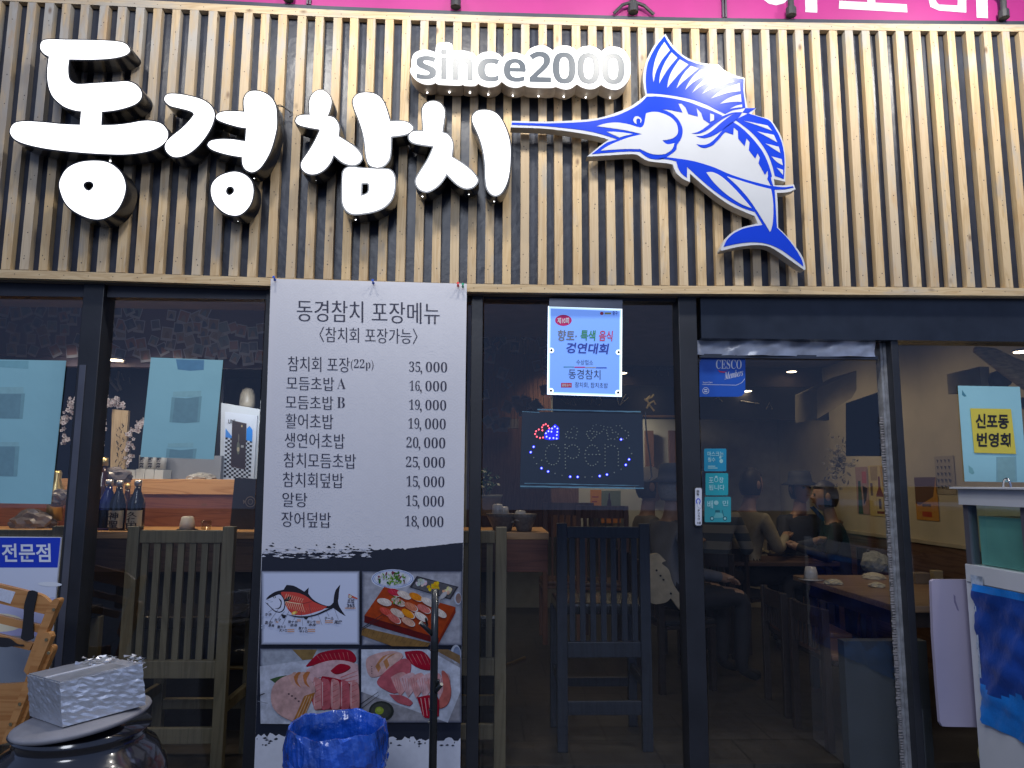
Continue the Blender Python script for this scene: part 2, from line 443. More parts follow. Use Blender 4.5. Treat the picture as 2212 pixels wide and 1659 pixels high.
bm = BM(); box(bm, -40, 40, -40, -0.06, -0.3, 0.0); structure('pavement', bm, tiles('paver', (.20, .20, .20), (.16, .16, .165), (.06, .06, .06), .3, .15, .8))
ROOM_Y, ROOM_X0, ROOM_X1, CEIL = 5.2, -4.2, 3.40, 2.72
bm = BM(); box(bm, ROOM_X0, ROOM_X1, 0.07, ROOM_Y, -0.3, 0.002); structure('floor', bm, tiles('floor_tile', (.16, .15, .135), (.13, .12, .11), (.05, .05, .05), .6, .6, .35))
bm = BM(); box(bm, ROOM_X0 - .2, ROOM_X1 + .2, 0.06, ROOM_Y + .2, CEIL, CEIL + .25); structure('ceiling', bm, mat('ceiling_paint', (.20, .17, .14), .8))
bm = BM(); box(bm, ROOM_X0 - .2, ROOM_X1 + .2, ROOM_Y, ROOM_Y + .2, 0, CEIL - .003); structure('back_wall', bm, mat('back_wall_paint', (.42, .38, .28), .8))
bm = BM(); box(bm, ROOM_X0 - .2, ROOM_X0, 0.06, ROOM_Y - .003, 0, CEIL - .003); structure('left_wall', bm, mat('dark_wall_paint', (.05, .05, .06), .7))
bm = BM(); box(bm, ROOM_X1, ROOM_X1 + .2, 0.06, ROOM_Y - .003, 0, CEIL - .003); structure('right_wall', bm, mat('beige_wall_paint', (.50, .44, .30), .8, var=.08, scale=4))
# building wall behind fascia and the storey above
bm = BM(); box(bm, -7, 7, 0.06, 0.30, CEIL + .26, 9.0); box(bm, -7, -3.3, 0.0, .055, 0, CEIL + .26); box(bm, 3.3, 7, 0.0, .055, 0, CEIL + .26)
structure('outer_wall', bm, mat('outer_render', (.22, .22, .24), .85, bump=.3))

# ------------------------------------------------------------------ shop front frame and glass
black = mat('black_frame_paint', (.017, .019, .025), .42, var=.3, scale=5, bump=.05)
front = thing('shop_front', 'black framed glass shop front with a sliding door under the slatted wooden fascia', 'shop front')
def post(u0, u1, v, y0, y1, m=black, name='post', zt=2.46):
    bm = BM(); box(bm, X(u0, v, y0), X(u1, v, y0), y0, y1, 0.0, zt, .003); return obj(name, bm, m, front)
pA = post(149, 195, 1000, -0.045, 0.06)
pC = post(556, 590, 1000, -0.035, 0.06)
pB = post(1014, 1040, 1000, -0.040, 0.06)
pD = post(1474, 1514, 1000, -0.050, 0.06)
pE = post(1941, 1957, 1000, -0.040, 0.06)
bm = BM(); box(bm, X(149, 1000, -.045) + .012, X(195, 1000, -.045) - .05, -.049, -.0455, .0, 2.05, .001); obj('post_cover', bm, mat('grey_strip_metal', (.11, .115, .14), .35, .4), pA)
zh = Z(1700, 732, -.05); zl = Z(1300, 648, -.03)
bm = BM(); box(bm, X(1514, 700, -.05) + .001, 3.3, -.05, .058, zh, 2.47); obj('door_header', bm, mat('header_paint', (.014, .018, .028), .22, var=.25, bump=.04, bscale=4), front)
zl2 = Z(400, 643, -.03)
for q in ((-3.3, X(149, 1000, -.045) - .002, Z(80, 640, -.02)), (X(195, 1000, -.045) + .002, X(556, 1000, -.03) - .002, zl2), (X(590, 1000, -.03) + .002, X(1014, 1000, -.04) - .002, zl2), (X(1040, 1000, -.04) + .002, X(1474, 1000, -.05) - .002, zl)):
    bm = BM(); box(bm, q[0], q[1], -.02, .058, q[2], 2.47); obj('header_reflection_band', bm, mat('header_reflection_grey', (.030, .033, .046), .45, var=.2), front)  # bands over the left windows stand in for dark reflection at the glass top
for q in ((-3.3, X(1474, 1000, -.05)), (X(1957, 1000, -.04), 3.3)):
    bm = BM(); box(bm, q[0], q[1], -.03, .058, .0, .10); obj('sill', bm, black, front)
GL = glassmat('window_glass')
def pane(name, x0, x1, z0, z1, y=0.01, th=.008, parent=front):
    bm = BM(); box(bm, x0, x1, y, y + th, z0, z1); return obj(name, bm, GL, parent)
xs = [-3.3, X(149, 1000, 0), X(195, 1000, 0), X(556, 1000, 0), X(1040, 1000, 0), X(1474, 1000, 0), X(1957, 1000, 0), 3.3]
pane('window_pane', xs[0], xs[1] - .005, .1, Z(80, 640, 0))
pane('window_pane', xs[2] + .005, xs[3] - .005, .1, zl2)
pane('window_pane', X(590, 1000, 0), X(1014, 1000, 0), .1, zl2)
pane('window_pane', xs[4] + .005, xs[5] - .005, .1, zl)
pane('window_pane', xs[6] + .005, xs[7], .1, zh)
# sliding door
dx0, dx1 = X(1514, 1000, .03) + .002, X(1916, 1000, .03)
door = obj('door', (lambda b: (box(b, dx0, dx1, .030, .038, .02, zh - .002), b)[1])(BM()), GL, front)
alu = mat('worn_aluminium', (.34, .35, .37), .42, .3, var=.35, scale=30, bump=.15)
bm = BM()
for a, b_, yy in ((1916, 1921, .012), (1923, 1932, .006), (1933.5, 1936, .012)): box(bm, X(a, 1000, yy), X(b_, 1000, yy), yy, .055, .0, zh - .001)
obj('door_stile', bm, alu, door)
bm = BM()
xb = X(1914.5, 1000, .012)
zz = .05
while zz < zh - .35:
    l = random.uniform(.006, .016); box(bm, xb - l, xb + .004, .02, .024, zz, zz + random.uniform(.004, .009)); zz += random.uniform(.008, .014)
obj('brush_seal', bm, mat('grey_bristle', (.25, .24, .25), .9), door)
bm = BM(); zz = .03; xw = X(1938.5, 1000, -.01)
while zz < zh - .25:
    h = random.uniform(.02, .16); q = random.uniform(.001, .004)
    box(bm, xw - q, xw + q, -.012, .03, zz, zz + h); zz += h + random.uniform(.0, .03)
obj('torn_tape', bm, mat('torn_white_tape', (.20, .21, .23), .8, var=.5, scale=50), door)
bm = BM(); box(bm, dx0, X(1895, 770, .02), .012, .028, Z(1700, 775, .02), Z(1700, 767, .02)); obj('door_rail', bm, mat('grey_rail', (.10, .105, .12), .4, .6), door)
# clear plastic draught film sagging over the door top
bm = BM(); g = []
for i in range(41):
    col = []
    for j in range(6):
        u = 1505 + (1891 - 1505) * i / 40; v = 734 + (766 - 734) * j / 5 + .012 * (u - 1505)
        p = at(u, v, .0); q = math.sin(i * .9 + j) * .006 + math.sin(i * .31) * .012 + random.uniform(-.003, .003)
        col.append(bm.verts.new((p.x, .004 + q, p.z)))
    g.append(col)
for i in range(40):
    for j in range(5): bm.faces.new((g[i][j], g[i + 1][j], g[i + 1][j + 1], g[i][j + 1]))
obj('plastic_film', bm, mat('cloudy_plastic_film', (.55, .57, .64), .22, var=.45, scale=6, spec=.8), door, smooth=True)

# ------------------------------------------------------------------ slatted fascia
YF = -0.10
fascia = thing('slatted_fascia', 'wide pine slat fascia with knotty weathered battens over black boarding', 'fascia', (0, 0, 0))
def zline(pts, y):
    q = sorted((ats(a, b, y).x, ats(a, b, y).z) for a, b in pts)
    def f(x):
        if x <= q[0][0]: i = 0
        elif x >= q[-1][0]: i = len(q) - 2
        else: i = max(k for k in range(len(q) - 1) if q[k][0] <= x)
        (xa, za), (xb, zb) = q[i], q[i + 1]; return za + (zb - za) * (x - xa) / (xb - xa)
    return f
ztop = zline([(0, 2), (400, 20), (1344, 69), (1939, 90), (2688, 111), (3632, 122), (4032, 124)], YF)
zbot = zline([(0, 1093), (400, 1104), (1838, 1149), (2200, 1153), (2600, 1156), (3000, 1157.5), (3632, 1161.6), (4032, 1164.6)], YF)
RAIL = .036
pine = wood('pine_slats', (.60, .455, .27), (.50, .35, .185), 'Z', grey=.38, island=True)
pineh = wood('pine_rail', (.58, .455, .29), (.46, .33, .19), 'X', grey=.85)
pineb = wood('pine_rail_low', (.58, .44, .255), (.48, .34, .18), 'X', grey=.3)
xg = [-3.25 + .25 * i for i in range(27)]
def rail(name, f, lo, hi, y0, y1, m):
    bm = BM(); prev = None
    for x in xg:
        c = [bm.verts.new((x, y, f(x) + d)) for y, d in ((y0, lo), (y0, hi), (y1, hi), (y1, lo))]
        if prev:
            for k in range(4): bm.faces.new((prev[k], prev[(k + 1) % 4], c[(k + 1) % 4], c[k]))
        else: bm.faces.new(c)
        prev = c
    bm.faces.new(prev[::-1]); bmesh.ops.recalc_face_normals(bm, faces=bm.faces)
    return obj(name, bm, m, fascia)
YB = YF + .030
rail('top_rail', ztop, 0, RAIL, YF, YB + .002, pineh)
rail('bottom_rail', zbot, 0, RAIL, YF, YB + .004, pineb)
rail('soffit_strip', zbot, -.002, .014, YB + .012, YB + .045, mat('grey_brown_strip', (.20, .16, .13), .7))
rail('backing_board', zbot, .002, 1.45, YB + .004, YB + .010, mat('black_backing', (.026, .032, .052), .36, var=.3, bump=.2, bscale=25))
rail('cap_flashing', ztop, RAIL + .001, RAIL + .021, YF + .004, .05, mat('dark_grey_flashing', (.06, .065, .085), .4, .3))
le = [-292, -219, -146, -73, 0, 73, 149, 225, 301, 377, 454, 527, 604, 677, 753, 826, 899, 972, 1047, 1124, 1197, 1273, 1344, 1413, 1485, 1557, 1630, 1699, 1771, 1840, 1909, 1978,
      2049, 2119, 2185, 2258, 2324, 2393, 2464, 2532, 2602, 2676, 2749, 2820, 2894, 2967, 3036, 3107, 3180, 3247, 3317, 3384, 3453, 3520, 3593, 3663, 3733, 3806, 3882, 3955, 4029, 4102, 4175, 4248]
bm = BM(); nail = []
for i, sx in enumerate(le):
    x0 = ats(sx, 1085, YF).x; x1 = x0 + .0385 + random.uniform(-.0015, .0015)
    zb_, zt_ = zbot((x0 + x1) / 2) + RAIL + random.uniform(.001, .003), ztop((x0 + x1) / 2) - random.uniform(.0005, .0015)
    j = random.uniform(-.0015, .001); t = random.uniform(-.003, .003)
    vs = box(bm, x0, x1, YF + .001 + j, YB + .003, zb_, zt_)
    for v in vs:
        if v.co.z > zt_ - .1: v.co.x += t
    z = zb_ + random.uniform(.03, .07)
    while z < zt_ - .03:
        for k in range(random.choice((1, 1, 2))):
            nail.append((x0 + random.uniform(.012, .027) + t * (z - zb_) / (zt_ - zb_), YF + .0005 + j, z + k * random.uniform(.012, .025)))
        z += random.uniform(.10, .2)
obj('slat_cladding', bm, pine, fascia)
bm = BM()
for x, y, z in nail:
    r = random.uniform(.0016, .0026)
    vs = [bm.verts.new((x + r * math.cos(a), y, z + 1.3 * r * math.sin(a))) for a in [k * math.pi / 3 for k in range(6)]]
    f = bm.faces.new(vs); f.normal_update()
    if f.normal.y > 0: f.normal_flip()
for k in range(60):
    x = -3 + .105 * k; y = YF - .0006
    for f_, d in ((zbot, .018), (ztop, .017)):
        vs = [bm.verts.new((x + .0022 * math.cos(a), y, f_(x) + d + random.uniform(-.006, .006) * 0 + .0022 * math.sin(a))) for a in [q * math.pi / 3 for q in range(6)]]
        f = bm.faces.new(vs); f.normal_update()
        if f.normal.y > 0: f.normal_flip()
obj('nail_heads', bm, mat('dark_nail', (.03, .025, .03), .6), fascia)

# ------------------------------------------------------------------ sign letters
face_m = emis('letter_glow', (1.0, .99, 1.0), 1.25)
shell_m = mat('letter_black_shell', (.012, .012, .014), .25, var=.2, coat=.3)
drain_m = emis('drain_light', (1, 1, 1), 5.0)
YL = YF - .115
def channel(piece_list, label, drains):
    flat = [at(u, v, YL) for pc in piece_list for pl in pc for u, v in pl]
    cx = sum(p.x for p in flat) / len(flat); cz = min(p.z for p in flat)
    t = thing('channel_letter', label, 'sign letter', (0, 0, 0), 0, 'glowing channel letters of the shop sign')
    for pc in piece_list:
        polys = [plane2d(pl, YL) for pl in pc]
        fo = link('letter_face', outline_mesh('letter_face', polys, YL - .002, .004), face_m, t)
        link('letter_shell', outline_mesh('letter_shell', polys, YL + .0005, .094, offset=.0065), shell_m, t)
    bm = BM()
    for u, v in drains:
        p = at(u, v, YL + .055); bmesh.ops.create_uvsphere(bm, u_segments=8, v_segments=6, radius=.0035, matrix=Matrix.Translation(p))
    obj('drain_hole_light', bm, drain_m, t)
    return t
D1 = trace('1: 355,110 370,75 420,60 600,62 800,65 1000,75 1090,95 1130,145 1110,180 1050,205 950,222 800,230 600,228! 592,300 595,370 610,410 650,440 700,448 860,438 1000,430 1110,425 1180,450 1225,500 1230,560 1190,610 1110,645 1000,672 886,685! 880,805! 1000,803 1120,790 1220,772 1310,768 1400,790 1450,840 1462,890 1440,945 1370,1000 1260,1035 1100,1055 900,1052 650,1035 400,1005 220,965 130,925 95,880 92,845 115,800 160,778 250,772 400,782 550,797 700,803! 710,680! 650,672 560,640 480,575 440,510 420,430 415,330 430,205! 385,180 358,145')
D2 = trace('1: 520,1340 535,1260 590,1180 690,1130 820,1115 940,1130 1030,1190 1080,1270 1092,1360 1065,1460 1010,1550 930,1605 840,1622 740,1600 630,1540 560,1460')
D2h = trace('1: 725,1325 745,1298 785,1292 815,1315 812,1345 780,1375 745,1362')
def Q(k, x, y): s, ox, oy = REG[k]; return ((x * s + ox) / 1.82278, (y * s + oy) / 1.82278)
channel([[D1], [D2, D2h]], 'largest glowing white sign letter, at the far left, with a ring below a wide bar', [Q('1', 960, 1115), Q('1', 960, 1657)])
K1 = trace('2: 135,180 150,130 200,112 300,118 420,140 540,175 630,235 672,310 668,390 630,490 560,600 470,700 380,765 290,795 220,790 165,750 140,690 160,630 220,570 320,490 400,410 455,340! 440,310 380,285 280,260 190,235')
K2 = trace('2: 998,230 1003,160 1040,100 1110,80 1200,95 1290,150 1340,240 1352,350 1352,470 1325,600 1280,740 1220,850 1160,925 1090,960 1020,935 985,880 978,795! 900,785 780,760 660,720 610,680 610,650 650,620 760,605 880,610 960,622 1015,630! 1025,480! 950,470 820,435 720,395 695,360 720,325 790,305 900,303 1005,310!')
K3 = trace('2: 640,1160 660,1080 730,1010 830,970 920,962 1010,995 1075,1060 1098,1150 1085,1260 1040,1350 960,1420 880,1432 790,1405 700,1330 655,1250')
K3h = trace('2: 800,1165 820,1125 860,1118 890,1145 885,1185 845,1215 812,1200')
channel([[K1], [K2], [K3, K3h]], 'second glowing white sign letter, a hook and a pronged stroke over a small ring', [Q('2', 285, 850), Q('2', 1110, 1025), Q('2', 932, 1490)])
C1 = trace('3: 170,190 185,130 220,85 275,65 330,85 370,135 378,190 362,260 340,315! 400,330 440,375 455,430 448,510! 520,555 600,610 655,670 672,720 645,765 590,785 530,775 470,745 402,683! 370,760 310,830 240,868 170,872 110,840 88,790 105,740 160,660 220,560 270,455! 262,440 180,425 90,405 45,380 38,350 60,318 110,305 175,305!')
C2 = trace('3: 592,170 615,120 660,95 740,90 820,110 880,170 920,270 945,368! 1040,365 1110,375 1160,410 1165,440 1130,475 1060,495 955,508! 952,620 940,720 900,780 850,805 800,805 745,775 720,700 705,560 680,450 640,330 605,240')
C3 = trace('3: 492,900 500,850 530,818 580,810 700,822 880,828 950,840 985,890 992,970 980,1060 950,1130 890,1190 800,1230 700,1250 600,1258 540,1235 500,1180 488,1100')
C3h = trace('3: 668,960! 735,960 748,985 745,1040 720,1070 665,1090!')
channel([[C1], [C2], [C3, C3h]], 'third glowing white sign letter, standing over a square box with a dark hole', [Q('3', 232, 931), Q('3', 616, 1312)])
H1 = trace('3: 1262,260 1280,210 1320,180 1375,170 1430,190 1468,240 1475,300 1460,400 1450,475! 1500,490 1540,540 1552,600 1540,710! 1640,770 1730,840 1785,910 1790,950 1750,995 1690,1010 1630,990 1570,945 1495,865! 1450,940 1390,1000 1310,1040 1240,1020 1205,970 1205,920 1250,840 1320,730 1373,610! 1360,600 1280,590 1180,570 1140,540 1135,500 1160,470 1210,462 1275,462! 1268,370')
H2 = trace('3: 1745,350 1755,300 1800,265 1880,257 1960,280 2020,340 2070,440 2105,560 2112,680 2105,830 2080,950 2035,1040 1980,1078 1930,1065 1890,1010 1875,920 1870,780 1850,640 1810,510 1765,410')
channel([[H1], [H2]], 'fourth glowing white sign letter, ending in a bent upright stroke beside the marlin bill', [Q('3', 1263, 1088), Q('3', 1710, 1066), Q('3', 1955, 1135)])
# thin feed cable between letters
bm = BM()
tube(bm, [at(*Q('2', x, y), YF - q) for x, y, q in ((1345, 240, .05), (1390, 230, .03), (1440, 255, .02), (1480, 290, .012), (1530, 315, .01))], .0022, 6)
tube(bm, [at(*Q('2', x, y), YF - q) for x, y, q in ((1350, 245, .05), (1420, 250, .02), (1490, 300, .008), (1525, 345, .006), (1490, 360, .004))], .0018, 6)
setp(obj('feed_cable', bm, mat('black_rubber', (.015, .015, .015), .5)), 'thin black cables running from the second sign letter across the slats', 'cable')

# since sign
t = thing('scalloped_sign', 'glowing white scalloped sign with grey lettering and a year', 'sign')
HALO = trace('4: 75,270! 75,210 100,150 160,120 240,118 303,140! 308,80 340,48 430,48 460,75 462,125! 560,122 650,145 688,182! 740,145 820,132 890,150 930,190! 980,150 1060,140 1120,160 1148,175! 1190,110 1260,78 1340,78 1412,120! 1460,85 1540,75 1600,95 1638,125! 1680,90 1750,78 1820,95 1867,130! 1920,95 1990,85 2070,110 2125,180 2145,260 2140,350 2110,420 2050,475 1990,488 1920,470 1867,440! 1810,475 1750,482 1690,465 1638,435! 1580,475 1520,485 1440,460! 1380,470 1200,465 1142,445! 1090,465 1040,468 980,450 927,410! 880,450 810,465 740,450 705,427! 670,452 580,450 555,432! 530,448 340,440 305,420! 260,438 190,435 120,400 70,340 60,305')
YS = YF - .105
hp = [plane2d(HALO, YS)]
link('sign_face', outline_mesh('sign_face', hp, YS - .003, .006), emis('halo_glow', (1, 1, 1), .62), t)
link('sign_shell', outline_mesh('sign_shell', hp, YS + .0035, .085, offset=.001), mat('cream_shell', (.48, .42, .36), .5, var=.15, scale=25), t)
L_ = Letters()
for ch, a, b_, c, d in (('𝘀', 118, 308, 168, 392), ('𝗶', 350, 408, 103, 390), ('𝗻', 462, 655, 182, 400), ('𝗰', 697, 905, 190, 412), ('𝗲', 945, 1155, 195, 414), ('𝟮', 1188, 1395, 127, 418), ('𝟬', 1408, 1628, 133, 432), ('𝟬', 1640, 1858, 138, 436), ('𝟬', 1872, 2092, 142, 438)):
    (u0, v0), (u1, v1) = Q('4', a, c), Q('4', b_, d)
    L_.put(ch, (u0, v0, u1, v1), YS - .0035, offset=-.002, slope=.028)
L_.done('sign_lettering', mat('satin_grey_vinyl', (.085, .10, .12), .33, var=.05, spec=.3), t)
bm = BM()
for x, y in ((222, 517), (432, 513), (626, 518), (800, 535), (1032, 545), (1275, 550), (1513, 555), (1722, 561), (1952, 565)):
    bmesh.ops.create_uvsphere(bm, u_segments=8, v_segments=6, radius=.0035, matrix=Matrix.Translation(at(*Q('4', x, y), YS + .05)))
obj('drain_hole_light', bm, drain_m, t)

# ------------------------------------------------------------------ marlin sign
YM = YF - .075
mar = thing('marlin_sign', 'blue and white leaping marlin cut-out sign with a long bill', 'sign')
OUT = trace('4: 1020,783! 1300,790 1500,785 1700,772 5: 150,960 330,905 480,840 600,755 640,720! 622,640 612,530 630,420 670,310 740,190 843,88! 900,180 970,260 1060,330 1180,380 1300,400 1390,405! 1450,460 1540,510 1668,545! 1665,650 1680,780 1695,855! 1785,858! 1735,920! 1830,945 1930,980 2000,1070 2050,1170 2080,1300 2090,1420 2085,1620! 6: 1570,622! 1575,690! 1690,690 1785,680! 1805,733! 1720,765 1600,772! 1610,900 1615,1150! 1700,1235 1800,1350 1880,1470 1912,1590 1900,1612! 1780,1530 1640,1430 1520,1360 1400,1340 1250,1350 1110,1375 1005,1400 990,1385! 1020,1310 1070,1240 1150,1180 1250,1140 1395,1105! 1360,1025! 1250,980 1100,910 950,810 800,690 655,562! 655,655! 580,620 510,560 480,500 468,465! 400,450 300,440 200,425 130,390 80,358 0,350 5: 300,1345 30,1360! 90,1310 170,1245 255,1185! 4: 1850,935 1700,905 1500,875 1300,855 1012,845!')
op = [plane2d(OUT, YM)]
link('white_panel', outline_mesh('white_panel', op, YM, .004), mat('satin_white_acrylic', (.50, .52, .56), .24, var=.03, spec=.35), mar)
link('edge_return', outline_mesh('edge_return', op, YM + .004, .046, offset=.0004), mat('beige_return', (.50, .47, .42), .5, var=.1), mar)
BLUE = ['5: 832,112! 890,205 960,280 1060,355 1180,400 1300,420 1375,425! 1440,485 1530,535 1652,560! 1650,670 1665,800 1672,855! 1600,870 1530,885 1462,920! 1380,880 1250,815 1100,765 900,725 750,710 650,705! 640,620 640,520 655,410 700,300 760,200',
 '4: 1022,800! 1300,808 1500,805 1700,795 5: 150,980 350,930 500,860 590,800 650,740! 750,738 900,755 1080,795 1200,840 1330,890 1435,938! 1300,1020! 1235,975! 1215,910! 1165,855! 1180,945! 1080,920! 1050,850! 1010,812! 975,810! 1020,905! 900,880 800,868! 860,890 930,930 990,1000 1020,1080 1010,1160 960,1245! 945,1300 850,1370! 790,1390 700,1385 640,1360 575,1310! 400,1310 80,1335! 160,1270 240,1215 345,1183! 180,1130 0,1090 4: 1500,850 1300,832 1022,822!',
 '5: 1440,940! 1350,985 1280,1040 1200,1095 1118,1123! 1190,1122 1260,1095 1340,1040 1430,975 1530,925 1640,900! 1540,905',
 '5: 1640,900! 1600,960 1500,1040 1400,1110 1310,1155 1230,1170 1160,1148! 1240,1140 1330,1090 1420,1010 1530,930',
 '5: 1672,858! 1780,860! 1700,912! 1640,905!',
 '5: 1700,912! 1800,945 1915,985 1980,1070 2040,1190 2070,1320 2078,1450 2070,1595! 1975,1560! 1945,1440 1890,1310 1800,1180 1700,1080 1565,980!',
 '5: 1165,1232! 1240,1240 1310,1215 1390,1140 1460,1060 1540,1000! 1640,1070 1750,1180 1850,1310 1910,1440 1945,1560 6: 1535,610 1560,700! 1530,690! 1495,620! 1505,590! 1500,530! 1470,578! 1400,450! 1415,390! 1390,340! 1365,400! 1295,310! 1303,220! 1270,180! 1250,265! 1180,185! 1175,100! 1130,60! 1125,140! 1040,112! 5: 1440,1130 1380,1200 1320,1250 1250,1272 1200,1260',
 '6: 300,402! 400,385! 520,400 700,430 900,490 1100,575 1300,640 1530,698! 1560,700! 1680,712 1775,700! 1780,715! 1680,735 1575,738! 1585,900 1600,1152! 1700,1250 1800,1380 1870,1500 1888,1575! 1780,1490 1640,1390 1500,1330 1350,1310 1180,1325 1020,1360! 1060,1280 1130,1215 1230,1165 1330,1140 1445,1122! 1360,980! 1200,925 1000,810 820,670 622,490! 620,610! 560,560 525,500 505,430! 420,410']
WHITE = ['5: 830,175! 888,260! 800,370 745,480 718,590! 710,500 730,380 770,270', '5: 905,282! 965,338! 880,440 820,530 778,605! 790,500 840,380', '5: 990,355! 1080,408! 980,510 910,590 860,650! 880,540 930,440',
 '5: 1105,422! 1185,450! 1080,540 1010,600 957,655! 990,570 1040,490', '5: 1215,458! 1330,470! 1200,550 1110,610 1045,673! 1080,600 1140,520', '5: 1360,488! 1432,545! 1300,590 1200,640 1118,703! 1170,630 1250,560',
 '5: 1462,560! 1558,585! 1420,625 1310,665 1222,713! 1290,640 1370,595', '5: 1612,600! 1618,685! 1500,700 1400,730 1310,762! 1400,690 1500,640', '5: 1622,715! 1630,795! 1550,795 1480,802 1407,815! 1480,765 1550,735', '5: 1635,822! 1638,850! 1580,855 1512,868! 1570,838',
 '5: 130,1048! 220,1020 330,1010 450,1025 560,1058 600,1055 622,1020 632,960 640,915! 700,900 780,905 880,945 950,1010 972,1080 965,1130 930,1165 880,1185 810,1195! 840,1225 880,1235 935,1222! 915,1280 860,1325 790,1342 700,1335 620,1305 580,1285! 400,1285 172,1300! 250,1250 350,1205 460,1165 600,1130! 450,1095 300,1070',
 '5: 232,1105! 350,1108 505,1128! 430,1145 365,1165!', '5: 508,985 520,955 550,945 580,960 595,990 580,1018! 582,985 565,968 545,975 538,1000 545,1025! 520,1010',
 '5: 1345,930! 1345,985! 1305,1000! 1305,915!',
 '5: 1655,992! 1900,1040! 1948,1095! 1800,1040', '5: 1795,1102! 1965,1138! 2000,1215! 1900,1160', '5: 1880,1228! 2015,1260! 2033,1325! 1960,1280', '5: 1940,1360! 2045,1388! 2058,1452! 2000,1420', '5: 1995,1478! 2060,1500! 2060,1552!',
 '6: 830,552! 900,550 1000,600 1120,710 1230,830 1325,942! 1200,890 1050,790 920,670', '6: 1055,595! 1200,640 1380,695 1535,733! 1555,850 1560,1000 1550,1120 1525,1195 1500,1160 1420,1030 1300,850 1180,710']
def layer(name, strs, y, m):
    bm = BM()
    for s in strs:
        me = outline_mesh('tmp', [plane2d(trace(s), YM)], y, .0012); bm.from_mesh(me); bpy.data.meshes.remove(me)
    return obj(name, bm, m, mar)
layer('blue_graphic', BLUE, YM - .0014, mat('blue_vinyl', (.004, .040, .52), .24, var=.04, spec=.35))
layer('white_graphic', WHITE, YM - .0028, mat('satin_white_vinyl', (.50, .52, .56), .24, var=.03, spec=.35))

# ------------------------------------------------------------------ upper signboard and brackets
YU = YF + .010
ub = thing('upper_signboard', 'magenta signboard with large white letters above the fascia', 'signboard')
o_ = rail('board', ztop, RAIL + .0215, 1.6, YU, YU + .025, mat('magenta_banner', (.36, .022, .185), .5, var=.12, scale=3)); o_.parent = ub
P = Print(YU - .001)
G = (.62, .64, .70)
def c3(x, y): return (1474.7 + x / 3, y / 3)
P.poly([c3(520, -60), c3(690, -60), c3(680, 0), c3(655, 22), c3(605, 34), c3(555, 22), c3(528, 0)], G)
P.poly([c3(790, -300), c3(868, -300), c3(872, 82), c3(795, 78)], G)
P.poly([c3(1015, 5), c3(1452, 28), c3(1456, 80), c3(1012, 56)], G)
P.poly([c3(1195, -90), c3(1245, -90), c3(1248, 16), c3(1196, 12)], G)
P.poly([c3(1580, -60), c3(1640, -60), c3(1642, 10), c3(1660, 30), c3(1782, 36), c3(1782, -60), c3(1836, -60), c3(1838, 82), c3(1660, 68), c3(1605, 45)], G)
P.poly([c3(1893, -300), c3(1968, -300), c3(1978, 118), c3(1905, 114)], G)
P.done('board_lettering', ub)
bm = BM()
for a in (665, 671, 1560, 1566): box(bm, X(a, 5, YU) - .004, X(a, 5, YU) + .004, YU - .012, YU - .001, ztop(X(a, 5, YU)) + RAIL + .022, 5.0)
obj('board_seam', bm, mat('steel_seam', (.12, .11, .13), .4, .6), ub)
arm_m = mat('dark_bracket_paint', (.03, .03, .035), .5)
lens_m = emis('lamp_lens', (1, .96, .88), 6.0)
for i, (fx, p) in enumerate(FLOODS):
    t = thing('floodlight', ['black floodlight on a bracket over the largest sign letter', 'black floodlight on a bracket over the hooked second letter', 'black floodlight on a bracket over the word on the scalloped sign', 'black floodlight with looped cable over the year on the scalloped sign', 'black floodlight on a slanted bracket over the marlin tail', 'black floodlight on a slanted pipe at the right end of the fascia'][i], 'floodlight', (0, 0, 0), 0, 'floodlights lighting the sign')
    bm = BM(); zt_ = ztop(fx) + RAIL + .03
    bx = fx + (-.05, .02, 0, .05, .12, .20)[i]
    tube(bm, [(bx, YU - .03, zt_ - .008), (bx, YU - .035, zt_ + .10), (fx, -.45, FLOOD_Z + .13), (fx, FLOOD_Y, FLOOD_Z + .12)], .014, 10)
    tube(bm, [(bx, YU - .03, zt_ - .007), (bx, YU - .03, zt_ + .03)], .024, 10)
    if i == 3:
        tube(bm, [(bx - .09, YU - .02, zt_ - .008), (bx - .05, YU - .03, zt_ + .03), (bx, YU - .035, zt_ + .045), (bx + .05, YU - .03, zt_ + .03), (bx + .10, YU - .02, zt_ - .008)], .008, 8)
    obj('bracket', bm, arm_m, t)
    Mt = Matrix.Translation((fx, FLOOD_Y, FLOOD_Z)) @ Matrix.Rotation(math.atan2(.82, .86), 4, 'X')
    bm = BM(); box(bm, -.11, .11, -.02, .03, .035, .10, .006, 0, Mt); obj('lamp_housing', bm, arm_m, t)
# ------------------------------------------------------------------ hanging menu banner
YBN = YF - .013
ban = thing('menu_banner', 'tall hanging banner with a price list above four food pictures', 'banner')
def banx(u, v): return at(u, v, YBN)
BL0, BL1, BR0, BR1 = (585, 602), (546, 1760), (1008.5, 613), (993, 1760)
def bl(v): return BL0[0] + (BL1[0] - BL0[0]) * (v - 602) / 1158
def br(v): return BR0[0] + (BR1[0] - BR0[0]) * (v - 613) / 1147
bm = BM(); quadbox(bm, [at(*BL0, YBN), at(*BR0, YBN), at(*BR1, YBN), at(*BL1, YBN)], .0012)
obj('sheet', bm, mat('banner_vinyl', (.62, .62, .665), .36, var=.04, scale=2.0, spec=.4, bump=.35, bscale=3.2, stretch=(1.6, 1, .7)), ban)
